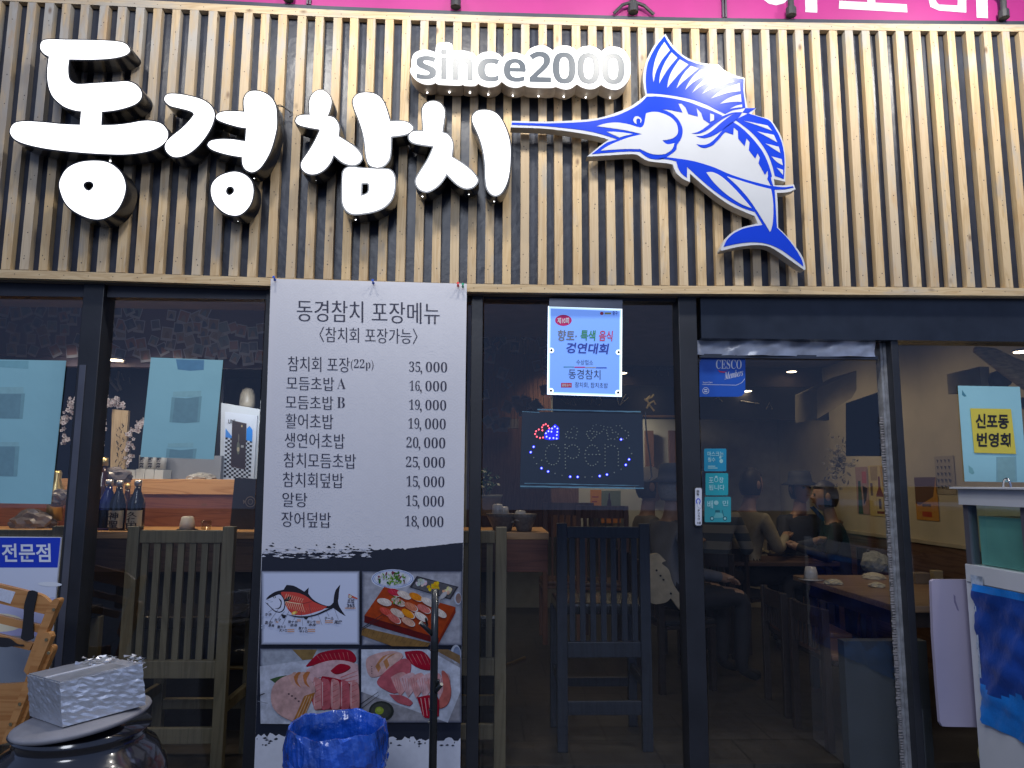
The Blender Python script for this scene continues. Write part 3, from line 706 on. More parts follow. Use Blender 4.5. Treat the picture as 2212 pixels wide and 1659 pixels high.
# overlapping wave-scale pattern, faint
bm = BM()
xl, xr = at(590, 800, YBN).x, at(1003, 800, YBN).x; zt_, zb_ = at(800, 610, YBN).z, at(800, 1180, YBN).z
W = .085; row = 0; z = zt_
def inside(x, z_):
    return zb_ < z_ < zt_ - .006 and x < at(1003, 800, YBN).x - .001 and x > xl - .0
while z > zb_ - .04:
    x = xl + (W / 2 if row % 2 else 0)
    while x < xr + W:
        for rr in (.5, .36, .22):
            r0, r1 = W * rr, W * rr - .0016; prev = None
            for k in range(13):
                a = R(28 + 124 * k / 12)
                p0 = (x + r0 * math.cos(a), z - .04 + r0 * math.sin(a)); p1 = (x + r1 * math.cos(a), z - .04 + r1 * math.sin(a))
                ok = inside(*p0) and inside(*p1)
                cur = (bm.verts.new((p0[0], YBN - .0003, p0[1])), bm.verts.new((p1[0], YBN - .0003, p1[1]))) if ok else None
                if prev and cur: bm.faces.new((prev[0], cur[0], cur[1], prev[1]))
                prev = cur
        x += W
    z -= W * .30; row += 1
obj('wave_pattern', bm, mat('pattern_ink', (.67, .68, .74), .5, var=.02), ban)
ink = mat('navy_ink', (.022, .022, .05), .5, var=.05)
YT = YBN - .0006
class _Row:
    def put(s, *a, **k): L2_ = Letters(); L2_.put(*a, **k); L2_.done('price' if a[0][-1] in '0,' or ord(a[0][-1]) in range(0x1D7CE, 0x1D7D8) else 'menu_line', ink, ban)
    def done(s, *a): pass
L_ = _Row()
def mj(s, px, off=-.010, dx=.028): L_.put(s, px, YT, offset=off, dx=dx, slope=.022)
mj('동경참치 포장메뉴', (641, 651, 950, 697), -.011, .030); mj('〈참치회 포장가능〉', (690, 708, 902, 741))
items = [('참치회 포장', 622, 756, 771, 803), ('모듬초밥', 619, 722, 814, 843), ('모듬초밥', 617, 720, 855, 884), ('활어초밥', 617, 720, 894, 926), ('생연어초밥', 615, 745, 936, 968), ('참치모듬초밥', 613, 769, 979, 1011), ('참치회덮밥', 611, 742, 1021, 1053), ('알탕', 610, 664, 1064, 1095), ('장어덮밥', 608, 715, 1106, 1139)]
for s, a, b_, c, d in items: mj(s, (a, c, b_, d))
SER = str.maketrans('0123456789ABp', ''.join(chr(0x1D7CE + i) for i in range(10)) + '𝐀𝐁𝐩')
def sf(s, px, off=-.012): L_.put(s.translate(SER), px, YT, offset=off, slope=.022)
sf('(22p)', (758, 776, 807, 801)); sf('A', (728, 817, 747, 840)); sf('B', (728, 858, 745, 881))
for s, a, b_, c, d in [('35', 884, 908, 781, 803), ('16', 885, 907, 822, 844), ('19', 884, 907, 863, 885), ('19', 882, 906, 903, 926), ('20', 878, 904, 944, 967), ('25', 877, 903, 986, 1009), ('15', 878, 903, 1028, 1051), ('15', 877, 902, 1070, 1093), ('18', 875, 901, 1114, 1137)]:
    e = {781: 966, 822: 965, 863: 964, 903: 963, 944: 962, 986: 961, 1028: 960, 1070: 959, 1114: 958}[c]; P2_ = Letters()
    for w_, q in ((s, (a, c, b_, d)), (',', (b_, d - 3, b_ + 4, d + 7)), ('000', (b_ + 12, c + 1, e, d + 1))): P2_.put(w_.translate(SER), q, YT, offset=-.012, slope=.022)
    P2_.done('price', ink, ban)
L_.done('menu_lettering', ink, ban)
# printed lower part
def zb2(x, y): return (548.6 + x * .2133, 1152.1 + y * .2133)
P = Print(YBN - .0007, .00003)
NAVY = (.016, .02, .035); WHT = (.60, .61, .68)
def rag(v, amp, n=60, x0=None, x1=None):
    a = x0 if x0 else bl(v); b_ = x1 if x1 else br(v)
    return [(a + (b_ - a) * i / n, v + random.uniform(-amp, amp) * (1.0 if random.random() < .5 else .3)) for i in range(n + 1)]
top = [(u, (1172 + 14 * max(0, min(1, (998 - u) / 130))) + (random.uniform(-2.5, 2.5) if u < 880 else random.uniform(-.5, .5)) + (8 if u < 760 else 0)) for u in [bl(1180) + .5 + (br(1180) - bl(1180) - 1) * i / 90 for i in range(91)]]
P.poly(top + [(br(1600), 1600), (bl(1600), 1600)], NAVY)
for i in range(95):                                     # dry-brush tongues of paper colour over the black band
    u = random.uniform(bl(1200) + 2, 800); q = (u - 562) / 238; v = random.uniform(1183, 1207 - 8 * abs(q - .5)); l = random.uniform(5, 26); h = random.uniform(1.2, 4.5)
    P.poly([(max(u - l / 2, bl(v) + 1), v + random.uniform(-1, 1)), (u, v - h / 2), (u + l / 2, v + random.uniform(-1, 2)), (u + l * .2, v + h / 2), (max(u - l * .3, bl(v) + 1), v + h * .4)], WHT)
for i in range(34):
    u = random.uniform(bl(1180) + 3, 800); v = random.uniform(1172, 1204); l = random.uniform(3, 14)
    P.poly([(u, v), (u + l * .5, v - random.uniform(.5, 2)), (u + l, v + random.uniform(-.5, 1)), (u + l * .6, v + random.uniform(1, 3))], NAVY)
low = [(u, 1590 + random.uniform(-5, 6) - 6 * math.sin((u - 540) / 90)) for u in [bl(1590) + .5 + (br(1590) - bl(1590) - 1) * i / 70 for i in range(71)]]
P.poly(low + [(br(1755), 1755), (bl(1755), 1755)], (.58, .61, .70))
for i in range(30):
    u = random.choice((random.uniform(552, 610), random.uniform(840, 985))); v = random.uniform(1592, 1612); l = random.uniform(2, 12)
    P.poly([(u, v), (u + l * .5, v - random.uniform(1, 3)), (u + l, v), (u + l * .4, v + random.uniform(1, 3))], NAVY)
P.done('brush_band', ban, vcol('band_ink', .45, .04))
def panel(u0, v0, u1, v1, col, edge=(.10, .11, .15)):
    for k in range(5):
        t = k / 4; P.rect(u0 + 1.6 * k, v0 + 1.6 * k, u1 - 1.6 * k, v1 - 1.6 * k, tuple(e + (c - e) * t ** .7 for e, c in zip(edge, col)))
# tuna diagram
P = Print(YBN - .013, .00003); P.y = YBN - .0125
P = Print(YBN - .0105, .00003)
panel(564, 1233, 777, 1393, (.52, .57, .72))
z = zb2
BK = (.012, .012, .02); RED = (.52, .055, .04)
def zp(l): return [zb2(*q) for q in l]
def sm(l, n=4): return smooth_outline([(q[0], q[1], len(q) > 2) for q in l], n)
P.poly(zp(sm([(120, 665, 1), (160, 625), (220, 590), (300, 570, 1), (330, 522, 1), (400, 530), (460, 560), (510, 590, 1), (555, 548, 1), (550, 610, 1), (600, 670), (680, 715), (760, 735), (805, 700, 1), (810, 640), (825, 580), (850, 545), (875, 517, 1), (862, 590), (858, 650), (852, 690), (870, 750), (930, 840, 1), (870, 805), (800, 755, 1), (700, 760), (560, 730), (430, 640), (330, 610), (200, 650)])), BK)
P.poly(zp(sm([(272, 600), (330, 592), (430, 600), (520, 632), (600, 690), (680, 725), (742, 742, 1), (690, 775), (600, 805), (520, 825), (430, 828), (370, 800), (320, 730), (305, 660)])), RED)
P.poly(zp(sm([(120, 672, 1), (200, 632), (262, 612), (300, 650), (318, 710), (308, 770), (270, 802), (210, 792), (160, 745), (112, 698, 1), (150, 708), (186, 690, 1)])), BK)
P.poly(zp(sm([(130, 672, 1), (200, 640), (258, 620), (292, 655), (308, 710), (298, 765), (266, 792), (214, 782), (168, 742), (140, 712, 1), (192, 692, 1)])), (.56, .60, .74))
P.poly(zp(sm([(250, 660), (278, 680), (280, 720), (262, 760), (205, 765, 1), (255, 750), (270, 715), (268, 690)])), BK)
P.ell(*zb2(208, 645), 3, 2.6, BK); P.ell(*zb2(208, 645), 1.8, 1.6, (.6, .62, .7))
P.poly(zp(sm([(305, 680, 1), (340, 645), (375, 640), (370, 670), (330, 690)])), BK)
for i in range(9):
    x = 318 + 21 * i
    P.line(*zb2(x + 14, 612 + i * 6), *zb2(x - 6, 665 + i * 4), .8, (.80, .62, .40), .5); P.line(*zb2(x, 690 + i * 2), *zb2(x + 26, 760 + i * 5), .9, (.82, .66, .42), .4)
P.line(*zb2(325, 690), *zb2(475, 716), 1.2, (.85, .72, .45), .8); P.line(*zb2(475, 716), *zb2(585, 690), .7, BK)
P.ell(*zb2(410, 805), 7, 3.5, (.72, .35, .06), -.4); P.ell(*zb2(405, 806), 3, 2, (.8, .68, .2), -.4)
for i in range(11): P.line(*zb2(480 + 22 * i, 745 + i), *zb2(500 + 21 * i, 800 - i * 4), .5, (.66, .2, .14))
P.poly(zp(sm([(320, 815, 1), (430, 836), (540, 836), (640, 812), (720, 775), (800, 742, 1), (805, 756, 1), (720, 795), (640, 828), (540, 850), (430, 850)])), BK)
P.poly(zp([(275, 815), (330, 830), (310, 862), (290, 855)]), BK); P.poly(zp([(500, 845), (560, 838), (535, 872), (515, 868)]), BK)
for a in ((200, 760, 145, 800), (255, 755, 165, 885), (310, 790, 250, 860), (365, 765, 290, 925), (440, 770, 405, 875), (480, 790, 495, 935), (560, 710, 590, 870), (650, 820, 690, 925), (735, 785, 762, 842), (815, 760, 855, 872)):
    P.line(*zb2(*a[:2]), *zb2(*a[2:]), .55, (.05, .05, .09))
# sushi logo mark
P.poly(zp([(960, 612), (1050, 655), (1048, 668), (955, 640)]), (.50, .09, .05)); P.ell(*zb2(975, 640), 4.2, 4.2, (.2, .12, .08)); P.ell(*zb2(975, 640), 3, 3, (.7, .62, .5)); P.ell(*zb2(973, 640), 1.2, 1.2, (.25, .2, .1))
for a in ((435, 870, 475, 892), (630, 885, 670, 912), (720, 880, 800, 908), (340, 968, 410, 1000), (545, 968, 620, 998), (80, 830, 96, 850), (75, 925, 108, 965), (222, 890, 250, 904), (920, 750, 1030, 764)):
    for k in range(2): (u0, v0), (u1, v1) = zb2(a[0], a[1]), zb2(a[2], a[3]); P.rect(u0, v0 + k * (v1 - v0) * .6, u1, v0 + k * (v1 - v0) * .6 + (v1 - v0) * .35, (.55, .30, .20) if a[0] > 110 else (.35, .4, .5))
P.done('tuna_picture', ban)
L_ = Letters()
for s, a, b_, c, d in (('ホホ', 110, 180, 805, 835), ('カマ', 205, 275, 860, 892), ('あか', 110, 190, 885, 920), ('赤身', 145, 208, 918, 948), ('腹カミ', 235, 322, 930, 962), ('大トロ', 255, 335, 965, 998), ('背ナカ', 345, 440, 880, 912), ('赤身', 365, 440, 915, 945), ('腹ナカ', 450, 535, 945, 975), ('中トロ', 462, 542, 978, 1006), ('背シモ', 535, 625, 880, 910), ('赤身', 552, 628, 912, 940), ('テール', 715, 808, 845, 878), ('尾鰭', 812, 892, 880, 916)):
    (u0, v0), (u1, v1) = zb2(a, c), zb2(b_, d); L_.put(s, (u0, v0, u1, v1), YBN - .0135, offset=.018, shear=.1)
for s, a, b_, c, d in (('초밥', 945, 1018, 665, 706), ('365', 940, 1020, 712, 748)):
    (u0, v0), (u1, v1) = zb2(a, c), zb2(b_, d); L_.put(s, (u0, v0, u1, v1), YBN - .0135, offset=.02)
L_.done('diagram_lettering', ink, ban)
# sushi board picture
P = Print(YBN - .0095, .00003)
panel(782, 1234, 998, 1394, (.36, .37, .42))
P.ell(*zb2(1405, 462), 47, 21, (.62, .66, .78)); P.ell(*zb2(1405, 460), 44, 19, (.16, .24, .50)); P.ell(*zb2(1405, 460), 42.5, 18, (.64, .68, .78)); P.ell(*zb2(1405, 459), 40, 16.5, (.22, .30, .55)); P.ell(*zb2(1405, 459), 39, 16, (.64, .67, .74))
for i in range(70):
    a = random.uniform(0, 6.28); r_ = random.uniform(0, 1) ** .6; u, v = 1405 + 150 * r_ * math.cos(a), 455 + 62 * r_ * math.sin(a)
    P.ell(*zb2(u, v), random.uniform(2, 6), random.uniform(1, 2.6), random.choice(((.05, .13, .04), (.09, .20, .05), (.16, .28, .08), (.45, .52, .36), (.55, .56, .48), (.18, .06, .08))), random.uniform(0, 3), 8)
P.poly(zp([(1650, 430), (2070, 540), (1990, 670), (1575, 545)]), (.03, .03, .04)); P.poly(zp([(1665, 445), (2050, 545), (1980, 655), (1600, 545)]), (.09, .09, .10))
for c_, x, y, n, rr in (((.55, .56, .58), 1700, 500, 14, 50), ((.72, .45, .02), 1820, 535, 18, 55), ((.62, .55, .40), 1960, 580, 14, 42)):
    for i in range(n): P.ell(*zb2(x + random.uniform(-rr, rr), y + random.uniform(-rr * .6, rr * .6)), 4.5, 3.2, tuple(q * random.uniform(.75, 1.15) for q in c_), random.uniform(0, 3), 9)
P.poly(zp([(1120, 830), (1320, 540), (2040, 745), (1875, 1060)]), (.36, .085, .05)); P.poly(zp([(1120, 830), (1875, 1060), (1868, 1120), (1118, 900)]), (.10, .02, .02)); P.poly(zp([(2040, 745), (2042, 800), (1868, 1120), (1875, 1060)]), (.22, .05, .035))
P.poly(zp([(1100, 950), (1790, 1110), (1760, 1145), (1400, 1140), (1090, 1030)]), (.22, .14, .07))
for i in range(14): P.line(*zb2(1120 + 50 * i, 960 + 11 * i), *zb2(1095 + 48 * i, 1030 + 9 * i), .5, (.08, .05, .03))
P.line(*zb2(1300, 820), *zb2(1085, 965), 1.0, (.02, .02, .03), 1.6); P.line(*zb2(1295, 855), *zb2(1085, 980), .9, (.02, .02, .03), 1.5)
SU = [(1425, 595, .3, (.45, .10, .12)), (1520, 620, .4, (.62, .55, .50)), (1640, 640, .45, (.68, .26, .07)), (1760, 690, .5, (.64, .58, .54)), (1320, 690, .2, (.63, .57, .53)), (1460, 690, .4, (.50, .40, .34)), (1590, 740, .5, (.55, .25, .18)), (1720, 760, .5, (.58, .24, .22)), (1340, 790, .5, (.55, .16, .14)), (1450, 800, .5, (.62, .52, .46)), (1560, 810, .6, (.70, .28, .06)), (1690, 840, .6, (.66, .60, .56)), (1880, 800, .6, (.62, .56, .52)), (1420, 860, .6, (.52, .20, .18)), (1560, 890, .5, (.60, .40, .32))]
for x, y, a, c_ in SU:
    P.ell(*zb2(x + 8, y + 12), 15, 7.5, (.18, .06, .05), a); P.ell(*zb2(x + 18, y + 10), 13, 7, (.66, .63, .60), a); P.ell(*zb2(x, y), 15.5, 7.2, c_, a, 16)
    for k in range(3): q = -8 + 7 * k; u, v = zb2(x, y); P.line(u + q, v - 4 + q * .4, u + q + 5, v + 4 + q * .4, .9, tuple(min(.8, e * 1.25 + .05) for e in c_))
for i in range(26): P.ell(*zb2(1440 + random.uniform(-50, 50), 670 + random.uniform(-35, 45)), random.uniform(1, 3.4), random.uniform(.8, 2), random.choice(((.08, .18, .04), (.14, .26, .08), (.55, .10, .05), (.6, .56, .5))), random.uniform(0, 3), 7)
P.ell(*zb2(1920, 625), 10, 5, (.40, .40, .42), -.8); P.line(*zb2(1890, 660), *zb2(1870, 720), 1.6, (.3, .3, .32)); P.ell(*zb2(2066, 655), 8, 14, (.42, .46, .55)); P.ell(*zb2(2072, 655), 6, 11, (.22, .16, .15))
P.done('sushi_picture', ban, vcol('food_ink', .45, .22))
def slab(pts, c_, n=6, shade=.8):
    P.poly([(u + 1.2, v + 1.5) for u, v in pts], tuple(q * .45 for q in c_)); P.poly(pts, c_)
# sashimi picture, lower left
P = Print(YBN - .0095, .00003)
panel(562, 1401, 775, 1561, (.38, .41, .47))
def ce(x, y): return (537.6 + x * .15873, 1393.5 + y * .15873)
def cp(l, n=4): return [ce(*q) for q in sm(l, n)]
P.poly(cp([(150, 290, 1), (900, 190, 1), (1480, 250, 1), (1500, 880, 1), (700, 1075, 1), (160, 1070, 1)]), (.52, .55, .63))
P.poly(cp([(590, 60, 1), (930, 60, 1), (860, 195, 1), (730, 205, 1)]), (.24, .17, .09))
P.poly(cp([(285, 465, 1), (400, 430), (520, 408, 1), (430, 480), (360, 520, 1)]), (.06, .10, .05))
PK = (.56, .39, .38); DP = (.34, .065, .08); MP = (.46, .17, .19); FAT = (.60, .43, .45)
slab(cp([(770, 290, 1), (900, 150), (1000, 95), (1200, 60), (1370, 70), (1450, 150), (1430, 230), (1250, 240), (1000, 240), (880, 270)]), DP)
for i in range(8): P.line(*ce(920 + 60 * i, 130 - 5 * i), *ce(980 + 55 * i, 210), 1.4, (.55, .22, .22), .4)
slab(cp([(780, 340, 1), (900, 270), (1100, 210), (1300, 210), (1480, 260, 1), (1480, 580), (1300, 520), (1100, 440), (950, 440), (820, 520)]), FAT)
slab(cp([(1110, 350, 1), (1220, 260), (1330, 265), (1380, 300), (1300, 360), (1180, 390)]), DP)
for i in range(4): P.line(*ce(1250 + 40 * i, 440 + 30 * i), *ce(1480, 350 + 60 * i), 2.4, (.50, .22, .22), 1.0)
slab(cp([(1000, 420, 1), (1250, 470), (1480, 590, 1), (1460, 850, 1), (900, 880, 1), (860, 700)]), DP)
for k, x in enumerate((880, 990, 1120, 1250, 1380)):
    slab(cp([(x, 470 + 10 * k), (x + 60, 450 + 10 * k), (x + 110, 500 + 12 * k), (x + 120, 820), (x + 60, 870), (x, 840)]), MP if k % 2 else (.56, .30, .30))
    P.line(*ce(x + 12, 500), *ce(x + 14, 830), 2.2, (.64, .44, .44), 1.4)
    for j in range(4): P.line(*ce(x + 20, 560 + 75 * j), *ce(x + 100, 520 + 75 * j), 1.2, (.40, .12, .13), .5)
slab(cp([(300, 700), (330, 560), (420, 460), (560, 400), (700, 380), (850, 480), (900, 640), (760, 690), (700, 820), (600, 1035, 1), (440, 960), (330, 850)]), PK)
for i in range(4): P.poly(cp([(550 + 62 * i, 440 - 10 * i, 1), (600 + 62 * i, 375 - 5 * i), (650 + 62 * i, 365, 1), (600 + 62 * i, 480), (650 + 62 * i, 580, 1), (580 + 60 * i, 520)]), (.46, .22, .13) if i % 2 else (.58, .40, .36))
P.poly(cp([(600, 1040, 1), (760, 690, 1), (900, 640, 1), (880, 700), (720, 1060, 1)]), (.38, .20, .10))
for i in range(3): P.line(*ce(640 + 45 * i, 1030), *ce(790 + 35 * i, 690), 2.0, (.58, .40, .30), 1.4)
for x, y in ((545, 663), (588, 690), (636, 724), (680, 762)): P.ell(*ce(x, y), 2.4, 2.0, (.12, .08, .09))
P.line(*ce(130, 690), *ce(215, 655), 2.0, (.02, .02, .03)); P.line(*ce(120, 760), *ce(260, 790), 1.2, (.25, .27, .31))
P.done('sashimi_picture', ban, MATS['food_ink'])
P = Print(YBN - .0095, .00003)
panel(780, 1403, 997, 1561, (.30, .30, .33))
def cd(x, y): return (737.3 + x / 3, 1106 + y / 3)
def dp_(l, n=4): return [cd(*q) for q in sm(l, n)]
P.poly(dp_([(130, 890, 1), (560, 890, 1), (770, 1010, 1), (770, 1170, 1), (690, 1365, 1), (130, 1165, 1)]), (.55, .58, .66))
P.ell(*cd(742, 920), 11, 20, (.50, .54, .62)); P.ell(*cd(748, 920), 8, 16, (.22, .26, .36)); P.poly([cd(770, 985), cd(600, 890), cd(690, 890), cd(770, 930)], (.22, .15, .09))
slab(dp_([(160, 960), (220, 920), (330, 900), (400, 930), (330, 1000), (250, 1060), (180, 1060)]), PK)
for i in range(4): P.poly(dp_([(220 + 26 * i, 1000 - 16 * i, 1), (270 + 26 * i, 935 - 5 * i), (350 + 15 * i, 915, 1), (290 + 24 * i, 960), (240 + 26 * i, 1040 - 10 * i, 1)]), (.44, .24, .14) if i % 2 == 0 else (.60, .44, .40))
slab(dp_([(410, 905, 1), (520, 900), (580, 960), (580, 1020), (500, 1010), (430, 960)]), DP)
for i in range(5): P.line(*cd(430 + 28 * i, 920), *cd(470 + 26 * i, 990), 1.4, (.56, .24, .24), .4)
slab(dp_([(230, 1100), (300, 1020), (400, 950), (450, 980), (430, 1080), (360, 1170), (280, 1150)]), MP)
for i in range(6):
    slab(dp_([(320 + 55 * i, 1070 + 8 * i, 1), (380 + 55 * i, 1040 + 4 * i), (420 + 55 * i, 1050), (425 + 55 * i, 1130), (380 + 52 * i, 1195 + 6 * i, 1), (350 + 53 * i, 1140)]), FAT if i % 2 else (.60, .36, .36))
    for j in range(3): P.line(*cd(340 + 55 * i + 18 * j, 1075), *cd(372 + 52 * i + 8 * j, 1180), 1.2, (.50, .22, .22), .5)
slab(dp_([(310, 1180, 1), (400, 1190), (460, 1230), (440, 1255, 1), (360, 1230)]), MP)
slab(dp_([(650, 1030), (690, 1060), (710, 1160), (690, 1240), (640, 1270), (620, 1240), (660, 1150)]), (.54, .22, .20))
slab(dp_([(490, 1200, 1), (620, 1190), (630, 1320, 1), (540, 1330), (510, 1260)]), DP)
for i in range(4): P.line(*cd(515 + 26 * i, 1205), *cd(535 + 22 * i, 1320), 2.0, (.62, .36, .36), 1.2)
P.ell(*cd(260, 1290), 27, 22, (.025, .03, .028)); P.ell(*cd(258, 1288), 22, 17, (.05, .055, .05)); P.ell(*cd(247, 1286), 9.5, 8.5, (.26, .33, .09)); P.ell(*cd(244, 1282), 5, 4, (.36, .42, .15))
P.line(*cd(240, 1165), *cd(125, 1245), .8, (.02, .02, .03), 1.8); P.line(*cd(245, 1185), *cd(128, 1275), .7, (.02, .02, .03), 1.6)
for i in range(4): P.ell(*cd(198, 1000 + 15 * i), 1.1, 1.0, (.1, .07, .08))
P.done('sashimi_picture', ban, MATS['food_ink'])
# push pins
for (u, v, c_, nm) in ((595, 607, (.02, .08, .45), 'blue'), (807, 614, (.02, .09, .45), 'blue'), (989.6, 620, (.65, .03, .03), 'red'), (1000, 622, (.02, .30, .16), 'green')):
    p = at(u, v, YBN - .001); t = thing('push_pin', {'595': 'blue push pin at the top left corner of the menu banner', '807': 'blue push pin at the middle of the banner top edge', '989.6': 'red push pin at the top right of the banner', '1000': 'green push pin at the top right corner of the banner'}[str(u)], 'push pin', (0, 0, 0), 0, 'push pins holding the menu banner')
    bm = BM(); tube(bm, [p + Vector((0, .0, 0)), p + Vector((0, -.012, .004))], .0015, 6); obj('needle', bm, mat('steel', (.5, .5, .5), .3, 1), t)
    bm = BM(); tube(bm, [p + Vector((0, -.010, .003)), p + Vector((0, -.014, .004)), p + Vector((0, -.026, .009)), p + Vector((0, -.030, .010))], [.0062, .0035, .0045, .006], 10); obj('pin_head', bm, mat('pin_' + nm, c_, .25), t)

# ------------------------------------------------------------------ blank blue posters on the glass
cyan = mat('pale_blue_poster', (.27, .52, .58), .45, var=.06, scale=2, bump=.5, bscale=3.5)
def poster(label, quad, patches, extra=()):
    t = thing('window_poster', label, 'poster', (0, 0, 0), 0, 'pale blue poster backs taped to the shop glass')
    y = .004
    bm = BM(); quadbox(bm, [at(u, v, y) for u, v in quad], .0012); obj('poster_sheet', bm, cyan, t)
    for k, (l, c_) in enumerate(patches):
        P = Print(y - .0002 - .00008 * k, .00008); P.poly(l, c_); P.done('poster_patch', t, vcol('patch_ink', .5, .06))  # flat darker shapes laid over the poster sheet
    return t
g1, g2, g3 = (.155, .29, .345), (.19, .36, .41), (.26, .47, .51)
poster('widest pale blue poster, cut by the left edge, with grey tape squares', [(-90, 775), (143, 779), (110, 1089), (-115, 1085)],
       [([(-80, 778), (62, 780), (61, 797), (0, 793), (-80, 792)], (.20, .42, .48)), ([(-60, 836), (51, 836), (51, 850), (-60, 850)], g3), ([(-60, 850), (54, 850), (49, 905), (-60, 903)], g2), ([(-60, 851), (46, 851), (42, 904), (-60, 902)], g1), ([(-60, 955), (41, 955), (40, 964), (-60, 964)], g3), ([(-60, 963), (42, 964), (37, 1029), (-60, 1028)], g2), ([(-60, 965), (33, 965), (29, 1028), (-60, 1027)], g1)])
poster('pale blue poster with two grey squares beside the fridge', [(326, 772), (482, 778), (462, 992.5), (303, 987)],
       [([(380, 776), (441, 778), (440, 799), (411, 801), (384, 798)], (.10, .24, .38)), ([(374, 846), (435, 844), (434, 857), (373, 857)], g3), ([(371, 858), (402, 860), (436, 856), (431, 912), (400, 914), (366, 912)], g2), ([(378, 859), (402, 861), (430, 857), (426, 911), (400, 914), (372, 912)], g1), ([(363, 958), (418, 956), (417, 966), (362, 966)], g3), ([(360, 969), (390, 972), (425, 969), (422, 991), (358, 988)], g2), ([(367, 970), (390, 973), (418, 970), (416, 990), (365, 988)], g1)])
pr = poster('steel blue poster carrying a yellow notice, above the fish tank', [(2069, 833), (2203, 835.5), (2219, 1042), (2084, 1040)],
       [([(2078, 842), (2088, 856), (2083, 857), (2078, 853)], (.06, .20, .26)), ([(2152, 987), (2195, 986), (2197, 1040), (2152, 1040)], g2), ([(2155, 990), (2192, 988), (2194, 1040), (2155, 1040)], (.20, .36, .38)), ([(2092, 1005), (2101, 1012), (2105, 1022), (2100, 1025), (2093, 1020)], (.16, .36, .38))])
nt = thing('yellow_notice', 'yellow notice with bold black words stuck on the steel blue poster', 'notice')
bm = BM(); quadbox(bm, [at(u, v, .000) for u, v in ((2096, 882), (2184, 883.5), (2195, 980.5), (2105, 978))], .0012); obj('notice_sheet', bm, mat('yellow_paper', (.60, .50, .06), .6, var=.04), nt)
L_ = Letters(); bk = mat('black_ink', (.012, .012, .016), .5, var=.1)
L_.put('신포동', (2107, 894, 2179, 926), -.0006, offset=.032, slope=.018); L_.put('번영회', (2110, 935, 2183, 966), -.0006, offset=.032, slope=.018)
L_.done('notice_lettering', bk, nt)

# ------------------------------------------------------------------ lit award plate hanging under the fascia
aw = thing('light_panel', 'glowing pale blue light panel hanging from the fascia over the LED sign', 'light panel')
YA = -.045
bm = BM(); quadbox(bm, [at(u, v, YA - .004) for u, v in ((1187, 644), (1345, 648), (1344, 667), (1186, 662))], .03); obj('bracket', bm, mat('grey_aluminium', (.16, .17, .20), .35, .7), aw)
Aq = [(1184, 661), (1344, 667), (1343, 857), (1182, 852)]
bm = BM(); quadbox(bm, [at(u, v, YA) for u, v in Aq], .012); obj('acrylic_panel', bm, emis('panel_glow', (.17, .34, .92), .42), aw)
P = Print(YA - .0003, .00008)
def rim(d, d2, name, m):
    bm = BM(); o = [at(u, v, YA - .0004) for u, v in Aq]
    c = sum(o, Vector()) / 4
    def ins(k): return [p + Vector((math.copysign(k, c.x - p.x), 0, math.copysign(k, c.z - p.z))) for p in o]
    a, b_ = ins(d), ins(d2)
    for i in range(4): bm.faces.new([bm.verts.new(p) for p in (a[i], a[(i + 1) % 4], b_[(i + 1) % 4], b_[i])])
    for f in bm.faces:
        f.normal_update()
        if f.normal.y > 0: f.normal_flip()
    obj(name, bm, m, aw)
rim(0, .004, 'rim_light', emis('rim_glow', (.72, .86, 1.0), 1.3)); rim(.004, .011, 'rim_light', emis('rim_glow_soft', (.42, .62, 1.0), .85))
bm = BM(); halo = BM()
for u, v in ((1191, 757), (1336, 761), (1190, 844), (1335, 848)):
    p = at(u, v, YA - .001); tube(bm, [p, p + Vector((0, -.006, 0))], .0055, 10)
    vs = [halo.verts.new(p + Vector((.012 * math.cos(a), .0004, .012 * math.sin(a)))) for a in [k * math.pi / 8 for k in range(16)]]; f = halo.faces.new(vs); f.normal_update()
    if f.normal.y > 0: f.normal_flip()
obj('bolt', bm, mat('dark_bolt', (.03, .03, .03), .3, .8), aw); obj('bolt_glow', halo, emis('bolt_glow', (.75, .88, 1.0), 1.2), aw)
def award(s, px, name, col, off=.012, sh=0.0):
    L_ = Letters(); L_.put(s, px, YA - .0012, offset=off, shear=sh, slope=.03); L_.done('panel_lettering', mat(name, col, .5, var=.02), aw)
award('향토·', (1205, 713, 1246, 737), 'grey_brush_ink', (.16, .17, .20), .02, .1); award('특색', (1254, 713, 1287, 736), 'green_brush_ink', (.04, .26, .12), .025, .1); award('음식', (1294, 714, 1324, 737), 'red_brush_ink', (.55, .05, .12), .02, .1)
award('경연대회', (1223, 741, 1316, 764), 'blue_brush_ink', (.02, .05, .36), .025, .15); award('수상업소', (1245, 777, 1281, 788), 'panel_navy_ink', (.02, .025, .06), .0)
award('동경참치', (1228, 798, 1297, 819), 'panel_navy_ink', (.02, .025, .06), .0); award('참치회, 참치초밥', (1242, 826, 1313, 838), 'panel_navy_ink', (.02, .025, .06), .0); award('중구', (1323, 672, 1334, 681), 'blue_small_ink', (.03, .06, .4), .02)
P.ell(1217, 692, 18, 12, (.55, .02, .16), 0, 24); P.ell(1300, 677, 4, 3.5, (.45, .05, .1)); P.rect(1306, 675, 1320, 679, (.35, .35, .15))
for i, c_ in enumerate(((.12, .35, .55), (.5, .03, .2), (.35, .35, .45), (.05, .12, .55))): P.rect(1217 + 23.5 * i, 791.5 + .6 * i, 1240 + 23.5 * i, 794 + .6 * i, c_)
P.rect(1212, 827, 1235, 837, (.5, .03, .1)); P.done('panel_print', aw)
L_ = Letters(); L_.put('제10회', (1204, 686, 1229, 699), YA - .0014, offset=.02); L_.put('출품음식', (1214, 829, 1233, 835), YA - .0014, offset=.01); L_.done('panel_lettering', mat('pale_ink', (.62, .65, .75), .5), aw)

